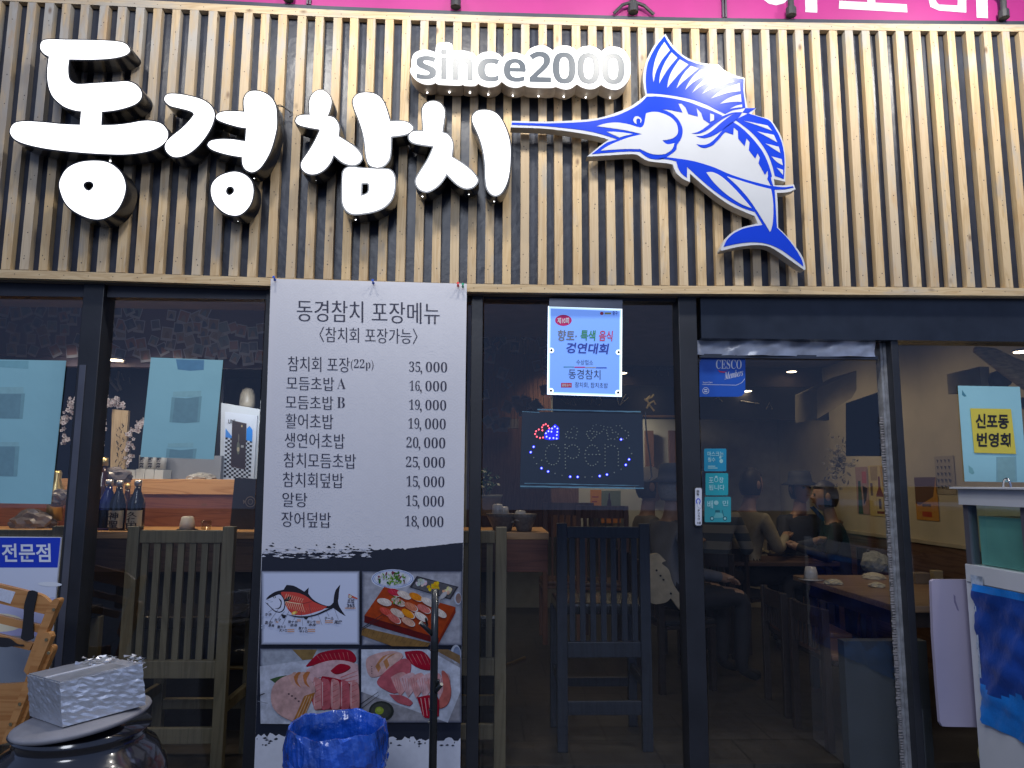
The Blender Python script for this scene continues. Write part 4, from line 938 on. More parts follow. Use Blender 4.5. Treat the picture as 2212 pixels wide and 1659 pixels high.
# ------------------------------------------------------------------ LED open sign inside the glass
led = thing('led_sign', 'dark LED board reading open with a few blue and red lights lit', 'led sign')
YO = .024
bm = BM(); quadbox(bm, [at(u, v, YO) for u, v in ((1128, 889), (1388, 894), (1391, 1052), (1123, 1056))], .02); obj('sign_board', bm, mat('smoked_board', (.004, .009, .015), .3, var=.1), led)
bm = BM()
for a, b_, h in (((1161, 886), (1384, 891), 2.6), ((1124, 1052), (1391, 1056.5), 3.2), ((1133, 1044.5), (1381, 1049.5), 1.2), ((1128, 889.5), (1165, 891.5), 1.2)):
    n = 16; up = []; dn = []
    for i in range(n + 1):
        u = a[0] + (b_[0] - a[0]) * i / n; v = a[1] + (b_[1] - a[1]) * i / n
        up.append(at(u, v - h + random.uniform(-.5, .4), YO - .002)); dn.append(at(u, v + random.uniform(-.4, .6), YO - .002))
    quadbox(bm, up + dn[::-1], .0015)
obj('edge_tape', bm, mat('pale_blue_tape', (.10, .24, .32), .5, var=.2, scale=20), led)
def lp(x, y): return ((1900 + .38879 * x) / 1.82278, (1500 + .38879 * y) / 1.82278)
def dots(name, l, m, r=.0042):
    bm = BM()
    for x, y in l: bmesh.ops.create_icosphere(bm, subdivisions=1, radius=r, matrix=Matrix.Translation(at(*lp(x, y), YO - .002)))
    obj(name, bm, m, led, True)
dots('red_leds', [(640, 438), (617, 447), (663, 455), (603, 470), (675, 480), (570, 492), (606, 500), (542, 510), (533, 537), (550, 565), (582, 577), (613, 573)], emis('red_led', (1, .10, .14), 2.2))
lit = [(732, 462), (704, 482), (758, 482), (668, 510), (698, 514), (757, 516), (642, 530), (752, 548), (648, 565), (680, 580), (718, 578), (751, 583)]
sm_l = [(517, 667), (488, 722), (597, 884), (664, 917), (888, 970), (963, 972), (1187, 963), (1260, 948), (1451, 850), (1484, 795), (1403, 592)]
dots('blue_leds', lit + sm_l, emis('blue_led', (.22, .26, 1.0), 3.0))
bm = BM()
for pl in ([(625, 540), (650, 500), (700, 470), (735, 435), (775, 470), (775, 590), (690, 600), (630, 590)],):
    quadbox(bm, [at(*lp(*q), YO - .0008) for q in pl], .0005)
for q in sm_l:
    quadbox(bm, [at(*lp(q[0] + 15 * math.cos(a), q[1] + 15 * math.sin(a)), YO - .0008) for a in [k * math.pi / 5 for k in range(10)]], .0005)
obj('led_glow', bm, emis('blue_led_glow', (.010, .008, .85), .8), led)
un = [(925, 467), (902, 488), (955, 482), (862, 517), (894, 522), (960, 516), (842, 540), (950, 548), (850, 567), (878, 580), (910, 578), (945, 586),
      (1150, 445), (1120, 455), (1197, 453), (1228, 462), (1112, 484), (1266, 470), (1226, 490), (1298, 475), (1356, 455), (1390, 455), (1088, 508), (1128, 515), (1157, 518), (1208, 514), (1256, 500), (1312, 498), (1410, 480), (1060, 513), (1052, 540), (1110, 535), (1155, 545), (1186, 532), (1260, 533), (1318, 525), (1348, 520), (1373, 540), (1445, 505), (1475, 522), (1478, 555), (1065, 560), (1078, 582), (1118, 580), (1138, 568), (1100, 603), (1268, 558), (1366, 573), (1300, 588), (1272, 595), (1337, 590), (1428, 592), (1458, 580),
      (518, 778), (547, 840), (735, 938), (805, 958), (1038, 976), (1109, 972), (1334, 929), (1403, 896), (1510, 737), (1487, 680), (598, 806)]
for k in range(18): a = k * math.pi / 9; un.append((710 + 73 * math.cos(a), 748 + 104 * math.sin(a)))
un += [(835 + (q - 645) * .02, q) for q in range(647, 900, 34)] + [(915 + 66 * math.cos(R(a)), 718 + 68 * math.sin(R(a))) for a in range(-150, 160, 26)]
un += [(1110 + 73 * math.cos(R(a)), 755 + 104 * math.sin(R(a))) for a in range(40, 361, 21)] + [(1076 + 37 * k, 747) for k in range(4)]
un += [(1241, q) for q in range(650, 870, 35)] + [(1270, 668), (1302, 655), (1336, 663), (1367, 686)] + [(1375, q) for q in range(718, 870, 35)]
dots('unlit_leds', un, mat('unlit_led', (.20, .23, .19), .3), .0036)
bm = BM(); tube(bm, [at(1394, 890, .02), at(1396, 930, .02), at(1404, 990, .022), at(1408, 1030, .022), at(1400, 1041, .022), at(1388, 1040, .03)], .0032, 6)
obj('power_cable', bm, mat('black_rubber2', (.01, .01, .012), .5), led)

# ------------------------------------------------------------------ stickers and push button on the door
YD = .0285
st = thing('blue_sticker', 'deep blue window sticker with white lettering at the top of the door', 'sticker')
def rrect(u0, v0, u1, v1, r, y, th, rs=(1, 1, 1, 1)):
    pts = []
    for (cu, cv, a0), k in zip(((u0, v0, 180), (u1, v0, 270), (u1, v1, 0), (u0, v1, 90)), rs):
        rr = r * k
        ox = cu + (rr if cu == u0 else -rr); oy = cv + (rr if cv == v0 else -rr)
        pts += [(ox + rr * math.cos(R(a0 + q)), oy + rr * math.sin(R(a0 + q))) for q in ((0, 30, 60, 90) if rr > .1 else (0,))]
    return pts
bm = BM(); quadbox(bm, [at(u, v, YD) for u, v in rrect(1511, 769, 1610, 857, 15, YD, 0, (1, 0, 1, 0))], .001); obj('sticker_sheet', bm, mat('deep_blue_vinyl', (.008, .075, .42), .4, var=.04), st)
L_ = Letters(); wv = mat('white_vinyl', (.55, .57, .64), .5)
L_.put('𝐂𝐄𝐒𝐂𝐎', (1546.5, 777, 1602, 797), YD - .0004, offset=-.004); L_.put('𝑴𝒆𝒎𝒃𝒆𝒓𝒔', (1565, 800, 1605, 816), YD - .0004, offset=-.006, slope=-.22); L_.put('Space Care', (1518, 824, 1539, 829), YD - .0004)
P = Print(YD - .0003, .00008); WV = (.55, .58, .66)
P.line(1517, 830.5, 1590, 832, .8, WV); P.line(1590, 832, 1602, 827, .8, WV); P.line(1602, 827, 1609, 818, .8, WV); P.ell(1524.5, 844, 7.2, 7.2, WV); P.ell(1524.5, 844, 6.2, 6.2, (.008, .075, .42)); P.rect(1521, 841, 1528, 843, WV); P.rect(1521, 845, 1528, 847, WV)
P.poly([(1550, 798.5), (1556, 802), (1565, 803), (1572, 800), (1564, 805), (1555, 804)], (.6, .03, .03)); P.done('sticker_print', st)
L_.done('sticker_lettering', wv, st)
for k, (lab, q, words, col) in enumerate((('blue square door sticker about wearing masks, topmost of three', (1521, 969, 1569, 1018), (('마스크는', 1528, 975, 1563, 986), ('필수', 1529, 988, 1545, 998)), (.012, .25, .42)),
    ('teal square door sticker about takeaway, middle of three', (1524, 1022, 1573, 1070), (('포', 1531, 1031, 1541, 1043), ('장', 1553, 1031, 1563, 1043), ('됩니다', 1531, 1047, 1565, 1059)), (.015, .32, .38)),
    ('teal square door sticker with a scooter, lowest of three', (1522, 1073, 1579, 1128), (('배', 1528, 1081, 1540, 1098), ('민', 1561, 1081, 1573, 1093)), (.03, .30, .35)))):
    t = thing('square_sticker', lab, 'sticker', (0, 0, 0), 0, 'square stickers on the door')
    bm = BM(); quadbox(bm, [at(u, v, YD) for u, v in rrect(*q, 2.5, YD, 0)], .001); obj('sticker_sheet', bm, mat('sticker_teal%d' % k, col, .45, var=.05), t)
    L_ = Letters()
    for s, a, b_, c, d in words: L_.put(s, (a, b_, c, d), YD - .0005, offset=.012)
    if k < 2: L_.done('sticker_lettering', mat('pale_teal_ink', (.35, .62, .65), .5), t)
    else: L_.done('sticker_lettering', mat('pale_teal_ink', (.35, .62, .65), .5), t)
    P = Print(YD - .0003, .00008); TI = (.30, .55, .56); DK = (.02, .12, .15)
    if k == 0: P.ell(1558, 996, 4, 4.5, TI); P.ell(1556, 988, 2.4, 3, TI); P.rect(1529, 1006, 1545, 1008, TI); P.rect(1529, 1010, 1550, 1012, TI)
    if k == 1: P.ell(1547, 1036, 4.5, 5.5, TI); P.ell(1547, 1036, 3, 4, (.015, .32, .38)); P.ell(1547, 1030, 3, 2.5, TI)
    if k == 2: P.ell(1538, 1120, 4.6, 4.6, DK); P.ell(1538, 1120, 2.6, 2.6, TI); P.ell(1566, 1120, 4.6, 4.6, DK); P.ell(1566, 1120, 2.6, 2.6, TI); P.poly([(1541, 1119), (1547, 1106), (1560, 1109), (1564, 1117), (1556, 1119)], (.12, .40, .42)); P.line(1564, 1119, 1560, 1102, 1.5, DK); P.rect(1545, 1102, 1555, 1107, DK); P.ell(1547, 1086, 5, 5, TI)
    P.done('sticker_print', t)
bt = thing('push_button', 'white slim push button plate with a blue ring on the door post', 'push button')
bm = BM(); quadbox(bm, [at(u, v, -.062) for u, v in rrect(1500, 1051, 1517.5, 1138, 4, 0, 0)], .010); obj('button_case', bm, mat('black_plastic', (.02, .02, .022), .4), bt)
bm = BM(); quadbox(bm, [at(u, v, -.066) for u, v in rrect(1502, 1054, 1516, 1135, 3.5, 0, 0)], .006); obj('button_plate', bm, mat('white_plastic', (.62, .64, .72), .35), bt)
P = Print(-.0664, .00008); BL = (.03, .07, .55); PL = (.62, .64, .72)
P.ell(1508.3, 1083, 5.2, 6.8, BL); P.ell(1508.3, 1083, 3.1, 4.2, PL); P.poly([(1507, 1084), (1510, 1084), (1510.5, 1089), (1515, 1091), (1515, 1098), (1509, 1098), (1505.5, 1091)], (.4, .42, .5)); P.poly([(1507.8, 1085), (1509.3, 1085), (1509.8, 1090), (1514, 1092), (1514, 1097), (1509.5, 1097), (1506.5, 1091.5)], (.66, .68, .75)); P.done('button_print', bt)
L_ = Letters()
for i, s in enumerate(('P', 'U', 'S', 'H')): L_.put(s, (1507.5, 1100.5 + 6 * i, 1511.5, 1105 + 6 * i), -.0675, offset=.01)
L_.put('自', (1504.8, 1058, 1510, 1064), -.0675, offset=.015); L_.put('動', (1504.8, 1065, 1510, 1071), -.0675, offset=.01); L_.put('누름', (1505.5, 1127, 1514, 1132), -.0675, offset=.02); L_.done('button_lettering', bk, bt)

# ------------------------------------------------------------------ left: board sign, folded high chair, jar, foil box
YS2 = -.056
sb = thing('sign_board', 'white and blue printed board standing against the glass behind the folded high chair', 'sign board')
bm = BM(); quadbox(bm, [at(u, v, YS2) for u, v in ((-160, 1158), (131.5, 1160.5), (100, 1500), (-190, 1500))], .01); obj('board_sheet', bm, mat('board_white', (.58, .63, .76), .4, var=.06, scale=2), sb)
P = Print(YS2 - .0003, .0001)
P.poly([(-160, 1161), (131, 1161.5), (124.5, 1226), (-165, 1226)], (.012, .045, .50))
P.poly([(-150, 1310), (118, 1290), (104, 1420), (-170, 1420)], (.46, .47, .66)); P.poly([(-150, 1350), (112, 1345), (102, 1440), (-170, 1440)], (.38, .37, .58))
P.ell(108, 1262, 26, 5, (.70, .74, .80), .04); P.ell(0, 1345, 52, 20, (.72, .66, .48)); P.poly([(-150, 1368), (100, 1375), (95, 1470), (-170, 1490)], (.24, .26, .31)); P.poly([(-150, 1395), (90, 1395), (80, 1495), (-180, 1495)], (.20, .23, .28)); P.done('board_print', sb)
L_ = Letters(); L_.put('전문점', (4, 1174, 110, 1214), YS2 - .0012, offset=.022, shear=-.03); L_.put('참치회', (-120, 1174, -14, 1214), YS2 - .0012, offset=.022); L_.done('board_lettering', mat('white_ink', (.66, .70, .80), .5), sb)
def hc(x, y): return (x * .15873, 1207 + y * .15873)
chw = wood('orange_beech', (.52, .25, .085), (.40, .17, .05), 'X', knots=False, rough=.4, bands=9)
hch = thing('folding_chair', 'orange wooden folding high chair with a black strap, leaning before the printed board', 'high chair')
def hpart(name, px, y, th, m=chw, n=4, bev=.004):
    pl = plane2d([hc(*q) for q in sm(px, n)], y); return link(name, outline_mesh(name, [pl], y, th, bevel=0), m, hch)
YH = -.34
hpart('top_rail', [(-300, 285, 1), (0, 352), (380, 445), (520, 480), (600, 520), (660, 575), (700, 600, 1), (600, 755, 1), (330, 690), (0, 612), (-300, 540, 1)], YH + .002, .022)
hpart('cross_rail', [(-300, 700, 1), (0, 775, 1), (570, 910, 1), (520, 1008, 1), (0, 882, 1), (-300, 810, 1)], YH + .006, .02)
hpart('cross_rail', [(-300, 970, 1), (0, 1035, 1), (450, 1145, 1), (400, 1248, 1), (230, 1208, 1), (-300, 1090, 1)], YH + .006, .02)
hpart('leg', [(690, 600), (740, 548), (790, 550), (800, 590), (745, 720), (400, 1540), (360, 1565), (332, 1530), (345, 1460), (610, 745)], YH - .018, .034)
hpart('leg', [(570, 1040), (600, 1008), (660, 1010), (685, 1055), (670, 1130), (440, 1680), (120, 2500, 1), (20, 2500, 1), (300, 1760), (540, 1130)], YH - .030, .032)
hpart('leg', [(625, 1215), (660, 1185), (710, 1192), (722, 1240), (690, 1330), (540, 1680), (190, 2560, 1), (130, 2560, 1), (500, 1640), (630, 1330)], YH - .004, .03)
hpart('seat_panel', [(-300, 1700, 1), (0, 1710, 1), (330, 1690, 1), (300, 2000, 1), (210, 2420), (150, 2480), (0, 2530), (-300, 2560, 1)], YH + .022, .02)
hpart('strap', [(385, 440, 1), (440, 432), (508, 458, 1), (480, 600), (455, 720), (450, 900), (455, 1085, 1), (360, 1120), (280, 1085, 1), (300, 960), (320, 760), (330, 620)], YH - .006, .005, mat('black_webbing', (.012, .012, .016), .75))
hpart('strap', [(-200, 1055, 1), (0, 1070), (130, 1090), (230, 1160), (320, 1170, 1), (310, 1190, 1), (200, 1185), (60, 1205), (-200, 1170, 1)], YH - .004, .004, MATS['black_webbing'])
lb = hpart('warning_label', [(-200, 350, 1), (0, 400, 1), (208, 452, 1), (140, 612, 1), (0, 570, 1), (-200, 520, 1)], YH + .001, .001, mat('white_label', (.60, .63, .72), .5, var=.1, scale=120))
bm = BM()
for x, y in ((735, 690), (635, 1100), (665, 1280), (275, 1975), (150, 2250)):
    p = at(*hc(x, y), YH - .03 if y > 1000 else YH - .019); tube(bm, [p, p + Vector((0, -.004, 0))], .006, 10)
obj('bolt', bm, mat('brass_bolt', (.45, .36, .2), .35, .9), hch)
# jar
YJ = -.85
pc = at(179, 1553, YJ); JR = (at(318, 1534, YJ).x - at(40, 1570, YJ).x) / 2
jar = thing('earthenware_jar', 'large glazed dark earthenware jar with a grey lid under the foil box', 'jar', (pc.x, pc.y, 0))
H = pc.z
glz = mat('dark_brown_glaze', (.016, .014, .016), .16, var=.3, scale=4, spec=.7, coat=.5, bump=.04, bscale=9)
bm = BM(); lathe(bm, [(.0, .0), (.16, .0), (.18, .03), (.235, .22), (.262, H - .34), (.262, H - .24), (.245, H - .14), (.215, H - .085), (.185, H - .065), (.18, H - .04), (.195, H - .024), (.0, H - .024)], seg=56); obj('jar_body', bm, glz, jar, True)
bm = BM(); lathe(bm, [(.0, -.012), (JR * .80, -.014), (JR * .96, -.006), (JR, .003), (JR * .985, .010), (JR * .9, .014), (JR * .86, .017), (JR * .6, .020), (.0, .022)], seg=64)
lid = obj('jar_lid', bm, mat('grey_clay_lid', (.30, .29, .30), .55, var=.12, scale=12, bump=.1), jar, True); lid.location = (0, 0, H); lid.rotation_euler = (R(2.5), R(-7.5), 0)
lid_n = lid.rotation_euler.to_matrix() @ Vector((0, 0, 1)); lid_p = Vector((pc.x, pc.y, H)) + lid_n * .0225
def onlid(u, v):
    d = _f + _r2 * ((u - PW / 2) / FPX) + _u2 * ((PH / 2 - v) / FPX); return EYE + d * ((lid_p - EYE).dot(lid_n) / d.dot(lid_n))
def fz(x, y): return (x * .15873, 1426.4 + y * .15873)
bL, bF, bRt = onlid(*fz(405, 760)), onlid(*fz(850, 918)), onlid(*fz(1985, 612))
ex = (bRt - bF); ey = (bL - bF); FN = lid_n
FH = .126
fb = thing('foil_box', 'carton wrapped in crumpled silver foil resting on the jar lid', 'foil box', bF)
fb.rotation_euler = (0, 0, 0)
foil = mat('crumpled_foil', (.80, .81, .84), .34, .70, var=.08, bump=.0)
N_, L2, b_ = nodes(foil)
tcx = N_.new('ShaderNodeTexCoord'); vor = N_.new('ShaderNodeTexVoronoi'); vor.inputs['Scale'].default_value = 48; no = N_.new('ShaderNodeTexNoise'); no.inputs['Scale'].default_value = 24; no.inputs['Detail'].default_value = 7; no.inputs['Distortion'].default_value = 2
mm_ = N_.new('ShaderNodeMath'); mm_.operation = 'ADD'; bp = N_.new('ShaderNodeBump'); bp.inputs['Strength'].default_value = .8; bp.inputs['Distance'].default_value = .0022
L2.new(tcx.outputs['Object'], vor.inputs[0]); L2.new(tcx.outputs['Object'], no.inputs[0]); L2.new(vor.outputs[0], mm_.inputs[0]); L2.new(no.outputs[0], mm_.inputs[1]); L2.new(mm_.outputs[0], bp.inputs['Height']); L2.new(bp.outputs[0], b_.inputs['Normal'])
def fbox(a0, a1, c0, c1, h0, h1, sub=0, jit=0.0, bevel=0.0):
    bm = BM(); bmesh.ops.create_cube(bm, size=1)
    for v in bm.verts: v.co = Vector((a0 if v.co.x < 0 else a1, c0 if v.co.y < 0 else c1, h0 if v.co.z < 0 else h1))
    if sub: bmesh.ops.subdivide_edges(bm, edges=list(bm.edges), cuts=sub, use_grid_fill=True)
    for v in bm.verts:
        j = Vector((random.uniform(-jit, jit), random.uniform(-jit, jit), random.uniform(-jit, jit))) if v.co.z > .002 else Vector()
        q = v.co + j; v.co = ex.normalized() * q.x + ey.normalized() * q.y + lid_n * q.z
    return bm
LX, LY = ex.length, ey.length
obj('foil_wrap', fbox(0, LX, 0, LY, .001, FH, 14, .0013), foil, fb, False)
obj('foil_top', fbox(.004, LX * .80, .004, LY * .985, FH - .002, FH + .0035, 6, .0006), mat('flat_silver_card', (.46, .46, .47), .42, .55, var=.15, scale=14), fb)
obj('seam_tape', fbox(.003, LX * .72, LY * .42, LY * .50, FH + .0036, FH + .0052, 3, .0003), mat('white_seam', (.70, .71, .74), .4), fb)
bm = BM()
for k in range(90):
    a, c, h = random.choice(((LX * random.uniform(.55, .95), LY * random.uniform(.45, 1.0), FH + random.uniform(.002, .012)), (LX * random.uniform(.93, 1.04), LY * random.uniform(0, .35), FH + random.uniform(-.02, .018))))
    q = ex.normalized() * a + ey.normalized() * c + lid_n * h
    vs = [bm.verts.new(q + Vector((random.uniform(-.016, .016), random.uniform(-.016, .016), random.uniform(-.006, .007)))) for _ in range(3)]; bm.faces.new(vs)
obj('torn_foil', bm, foil, fb)
obj('brown_card', fbox(LX * .80, LX * .985, LY * .06, LY * .9, FH - .008, FH - .001), mat('brown_card', (.20, .11, .06), .7), fb)

# ------------------------------------------------------------------ bin with blue bag, branching pole
YBIN = -.60
pb_ = at(728.5, 1566, YBIN); BR_ = (at(834, 1566, YBIN).x - at(623, 1566, YBIN).x) / 2
bn = thing('rubbish_bin', 'round grey bin lined with a shiny blue plastic bag before the banner', 'bin', (pb_.x, pb_.y, 0))
H = pb_.z
bm = BM(); lathe(bm, [(.0, .0), (BR_ * .78, .0), (BR_ * .95, H - .02), (BR_ * .935, H - .02), (BR_ * .78, .02), (0, .02)], seg=40); obj('bin_body', bm, mat('grey_ribbed_plastic', (.05, .055, .055), .55, var=.2, stretch=(1, 1, 12)), bn, True)
bm = BM(); prof = [(.0, -.36), (.60, -.36), (.70, -.24), (.80, -.12), (.875, -.03), (.935, .002), (.975, .004), (1.0, -.012), (1.035, -.045), (1.05, -.075), (1.03, -.095), (1.045, -.105), (1.03, -.122), (.985, -.128), (.95, -.118)]
seg = 110; rings = []
for i, (a, z_) in enumerate(prof):
    ring = []
    for k in range(seg):
        t_ = 2 * math.pi * k / seg
        wv_ = (.016 * abs(math.sin(3.5 * t_ + i * .9)) + .020 * abs(math.sin(6.5 * t_ - i * .5)) - .018 + .010 * math.sin(19 * t_ + i * 1.7) + random.uniform(-.012, .012)) * (0 if i == 0 else .30 if i in (5, 6) else .8 if i < 5 else 1.0)
        zz = z_ + (.010 * math.sin(5 * t_ + 1) + .006 * math.sin(11 * t_ + i) + random.uniform(-.003, .003)) * (1 if i > 6 else .4) - (.012 * math.sin(t_ * 1 + 2.2) if i > 8 else 0)
        ring.append(bm.verts.new((BR_ * (a + wv_) * math.cos(t_), BR_ * (a + wv_) * math.sin(t_), H + zz)))
    rings.append(ring)
for a, c in zip(rings, rings[1:]):
    for k in range(seg): bm.faces.new((a[k], a[(k + 1) % seg], c[(k + 1) % seg], c[k]))
bmesh.ops.recalc_face_normals(bm, faces=bm.faces)
bag = mat('blue_bag_film', (.012, .08, .46), .14, var=.55, scale=11, spec=1.0, bump=.8, bscale=26, coat=.6)
obj('bin_bag', bm, bag, bn, False)
YP = -.42
pl = thing('branching_pole', 'black bamboo-like pole with cut branch stubs before the banner', 'pole')
def pp(x, y): return at(737.3 + x / 3, 1106 + y / 3, YP)
blk = mat('black_lacquer', (.014, .016, .017), .28, var=.3, coat=.3)
bm = BM(); a, c = pp(608, 500), pp(592, 1659); c2_ = a + (c - a) * ((a.z - 0.0) / (a.z - c.z)); tube(bm, [a, a + (c - a) * .34, a + (c - a) * .67, c2_], [.0135, .0142, .0145, .0165], 14); obj('stem', bm, blk, pl, True)
stub = BM(); tip = BM()
for q0, q1, r_ in (((598, 800), (517, 708), .0085), ((556, 735), (552, 682), .0045), ((602, 1172), (652, 1102), .0085), ((628, 1140), (632, 1076), .005)):
    d = Vector((0, -.03, 0)); p0, p1 = pp(*q0), pp(*q1) + d; tube(stub, [p0, p0 + (p1 - p0) * .5, p1], [r_ * 1.15, r_, r_], 10)
    if r_ > .006:
        n = (p1 - p0).normalized(); tube(tip, [p1 - n * .0005, p1 + n * .0012], r_ * .8, 10)
obj('branch_stub', stub, blk, pl, True); obj('cut_end', tip, mat('pale_cut_wood', (.45, .42, .34), .7), pl)
bm = BM()
for y in (895, 1280): p = pp(601 - (y - 895) * .018, y); bmesh.ops.create_cone(bm, cap_ends=True, segments=16, radius1=.0158, radius2=.0158, depth=.005, matrix=Matrix.Translation(p))
tube(bm, [pp(560, 1362), pp(585, 1358), pp(606, 1372)], .004, 8); tube(bm, [pp(575, 1375), pp(582, 1400)], .003, 8)
obj('node_ring', bm, blk, pl)

# ------------------------------------------------------------------ right: fish tank on a wrapped base, lilac panel
XS = X(2085, 1090, -.20)
tk = thing('fish_tank', 'fish tank with white lid on a white base wrapped in blue tarpaulin', 'fish tank')
zl0, zl1 = Z(2085, 1056, -.2), Z(2085, 1090, -.2); zg = Z(2085, 1218, -.2)
YN = -1.25
white_p = mat('white_board', (.60, .62, .66), .45, var=.05, scale=5)
bm = BM(); box(bm, XS - .045, XS + .8, YN, -.17, zl0, zl0 + .008, .001); box(bm, XS - .022, XS + .8, YN, -.19, zl1, zl0 - .001, .001); obj('tank_lid', bm, white_p, tk)
bm = BM(); tube(bm, [(XS + .06, -.40, zl0 + .005)] + [(XS + .06, -.40 + .022 * (1 - math.cos(a)) , zl0 + .008 + .035 * math.sin(a)) for a in [k * math.pi / 8 for k in range(1, 8)]] + [(XS + .06, -.356, zl0 + .005)], .004, 8); obj('lid_handle', bm, mat('chrome', (.6, .6, .6), .15, 1), tk)
tg = glassmat('tank_glass', (.90, .97, .96))
bm = BM(); box(bm, XS + .004, XS + .008, YN + .02, -.222, zg, zl1 - .002); box(bm, XS + .02, XS + .78, -.215, -.21, zg, zl1 - .002); obj('tank_glass', bm, tg, tk)
bm = BM(); box(bm, XS + .03, XS + .78, YN + .04, -.235, zg + .002, zl1 - .045); obj('tank_water', bm, mat('green_water', (.20, .44, .40), .25, var=.25, scale=3), tk)
fr_ = mat('steel_frame', (.17, .17, .21), .4, .5)
for yy, w_ in ((-.221, .034), (-.56, .024), (-.95, .024), (YN, .024)):
    bm = BM(); box(bm, XS - .004, XS + w_, yy, yy + .032, zg, zl1 - .001); obj('tank_frame', bm, fr_, tk)
bm = BM(); box(bm, XS + .010, XS + .018, -.545, -.525, zg, zl1 - .003); obj('inner_bracket', bm, mat('rust_brown', (.08, .05, .05), .7), tk)
bm = BM(); box(bm, XS - .008, XS + .8, YN - .1, -.18, 0.0, zg - .001, .003); obj('tank_base', bm, white_p, tk)
bm = BM(); g = []
zt0, zt1 = Z(2100, 1258, -.2), Z(2100, 1556, -.2)
for i in range(60):
    col = []
    for j in range(40):
        y = -.235 - 1.05 * i / 59; z_ = zt0 + (zt1 - zt0) * j / 39
        q = .006 + .006 * math.sin(i * .35 + j * .22) + .004 * math.sin(j * .7 - i * .2) + .004 * math.sin(i * .9 + j * .55) + random.uniform(-.0012, .0012)
        if i == 0: y += random.uniform(-.006, .006)
        col.append(bm.verts.new((XS - .010 - max(.001, q), y, z_)))
    g.append(col)
for i in range(59):
    for j in range(39):
        f = bm.faces.new((g[i][j], g[i + 1][j], g[i + 1][j + 1], g[i][j + 1]))
        f.material_index = 1 if j > 27 + .16 * i + 2 * math.sin(i * .4) or j < 2 else 0
bmesh.ops.recalc_face_normals(bm, faces=bm.faces)
obj('tarpaulin', bm, [mat('blue_tarpaulin', (.014, .06, .32), .3, var=.3, scale=5, bump=.4, bscale=30, spec=.7), mat('bright_blue_tarpaulin', (.015, .20, .66), .3, var=.3, scale=6, bump=.4, bscale=30, spec=.7)], tk, True)
bm = BM(); zz = zt0
while zz > zt1: h = random.uniform(.012, .03); w_ = random.uniform(.002, .012); box(bm, XS - .016, XS - .0155, -.24 - .004, -.24 + w_, zz - h, zz); zz -= h
box(bm, XS - .017, XS - .0165, -.30, -.225, zt0 - .02, zt0 + .035)
obj('clear_tape', bm, mat('clear_tape', (.40, .48, .60), .25, var=.4, scale=40), tk)
bm = BM(); box(bm, XS - .0105, XS - .0082, YN, -.19, zg - .075, zg - .072); obj('base_seam', bm, mat('grey_seam', (.15, .16, .18), .6), tk)
lp_ = thing('lilac_panel', 'lilac plastic panel with rounded corners leaning beside the fish tank', 'panel')
pl_ = [(u, v) for u, v in [(2012, 1256), (2018, 1252), (2110, 1252), (2160, 1252), (2170, 1572), (2050, 1570), (2036, 1569), (2031, 1561), (2024, 1480), (2016, 1370)]]
link('panel_sheet', outline_mesh('panel_sheet', [plane2d(pl_, -.125)], -.125, .018), mat('lilac_plastic', (.40, .37, .49), .42, var=.06, scale=3), lp_)
bm = BM(); quadbox(bm, [at(u, v, -.1262) for u, v in ((2060, 1284), (2064, 1288), (2064, 1296), (2072, 1320), (2068, 1318), (2061, 1300))], .001); obj('scuff_mark', bm, mat('scuff', (.22, .20, .33), .6), lp_)
bm = BM(); tube(bm, [at(2128 + 14 * math.cos(a), 1625 + 22 * math.sin(a), -.16) for a in [R(q) for q in range(100, 262, 18)]], .004, 8)
setp(obj('yellow_hose', bm, mat('yellow_hose', (.35, .30, .12), .5)), 'thin yellowish hose looping out beneath the lilac panel', 'hose')
# ------------------------------------------------------------------ inside the shop
FLR = .17
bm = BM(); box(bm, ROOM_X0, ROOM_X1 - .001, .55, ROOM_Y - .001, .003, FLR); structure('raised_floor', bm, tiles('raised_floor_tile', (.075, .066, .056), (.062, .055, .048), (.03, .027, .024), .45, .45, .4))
def atx(u, v, x):
    d = _f + _r2 * ((u - PW / 2) / FPX) + _u2 * ((PH / 2 - v) / FPX); return EYE + d * ((x - EYE.x) / d.x)
def ib(bm, u0, v0, u1, v1, y, th, mi=0, bev=0.0):
    a, c = at(u0, (v0 + v1) / 2, y), at(u1, (v0 + v1) / 2, y)
    return box(bm, a.x, c.x, y, y + th, at((u0 + u1) / 2, v1, y).z, at((u0 + u1) / 2, v0, y).z, bev, mi)
def simple(name, label, cat, bm, m, group=None, smooth=False): return setp(obj(name, bm, m, None, smooth), label, cat, group)

# --- sushi bar
cedar = wood('cedar_board', (.60, .35, .16), (.46, .24, .09), 'X', rough=.45, bands=14)
redwood = wood('red_brown_board', (.20, .075, .045), (.13, .045, .03), 'X', rough=.5, bands=12)
dkwood = wood('dark_brown_board', (.10, .055, .035), (.06, .032, .02), 'X', rough=.5, bands=12)
YC = .95
zc = Z(400, 1148, YC); xe = X(1186, 1152, YC)
bar = thing('sushi_bar', 'long wooden sushi bar with a raised back ledge behind the bar chairs', 'bar counter')
bm = BM(); box(bm, -4.1, xe, YC, YC + .52, zc - .04, zc, .004); obj('counter_top', bm, cedar, bar)
bm = BM(); box(bm, -4.1, X(1093, 1180, YC), YC + .01, YC + .50, zc - .22, zc - .041); obj('apron', bm, dkwood, bar)
bm = BM(); box(bm, X(1093, 1180, YC) + .001, xe - .005, YC + .008, YC + .50, zc - .22, zc - .041, .003); obj('apron_end', bm, redwood, bar)
bm = BM(); box(bm, -4.1, xe - .25, YC + .16, YC + .50, FLR, zc - .221); obj('counter_base', bm, mat('dark_panel', (.018, .015, .016), .5), bar)
YLg = YC + .42
zA, zB_ = Z(400, 1035, YLg), Z(400, 1068, YLg)
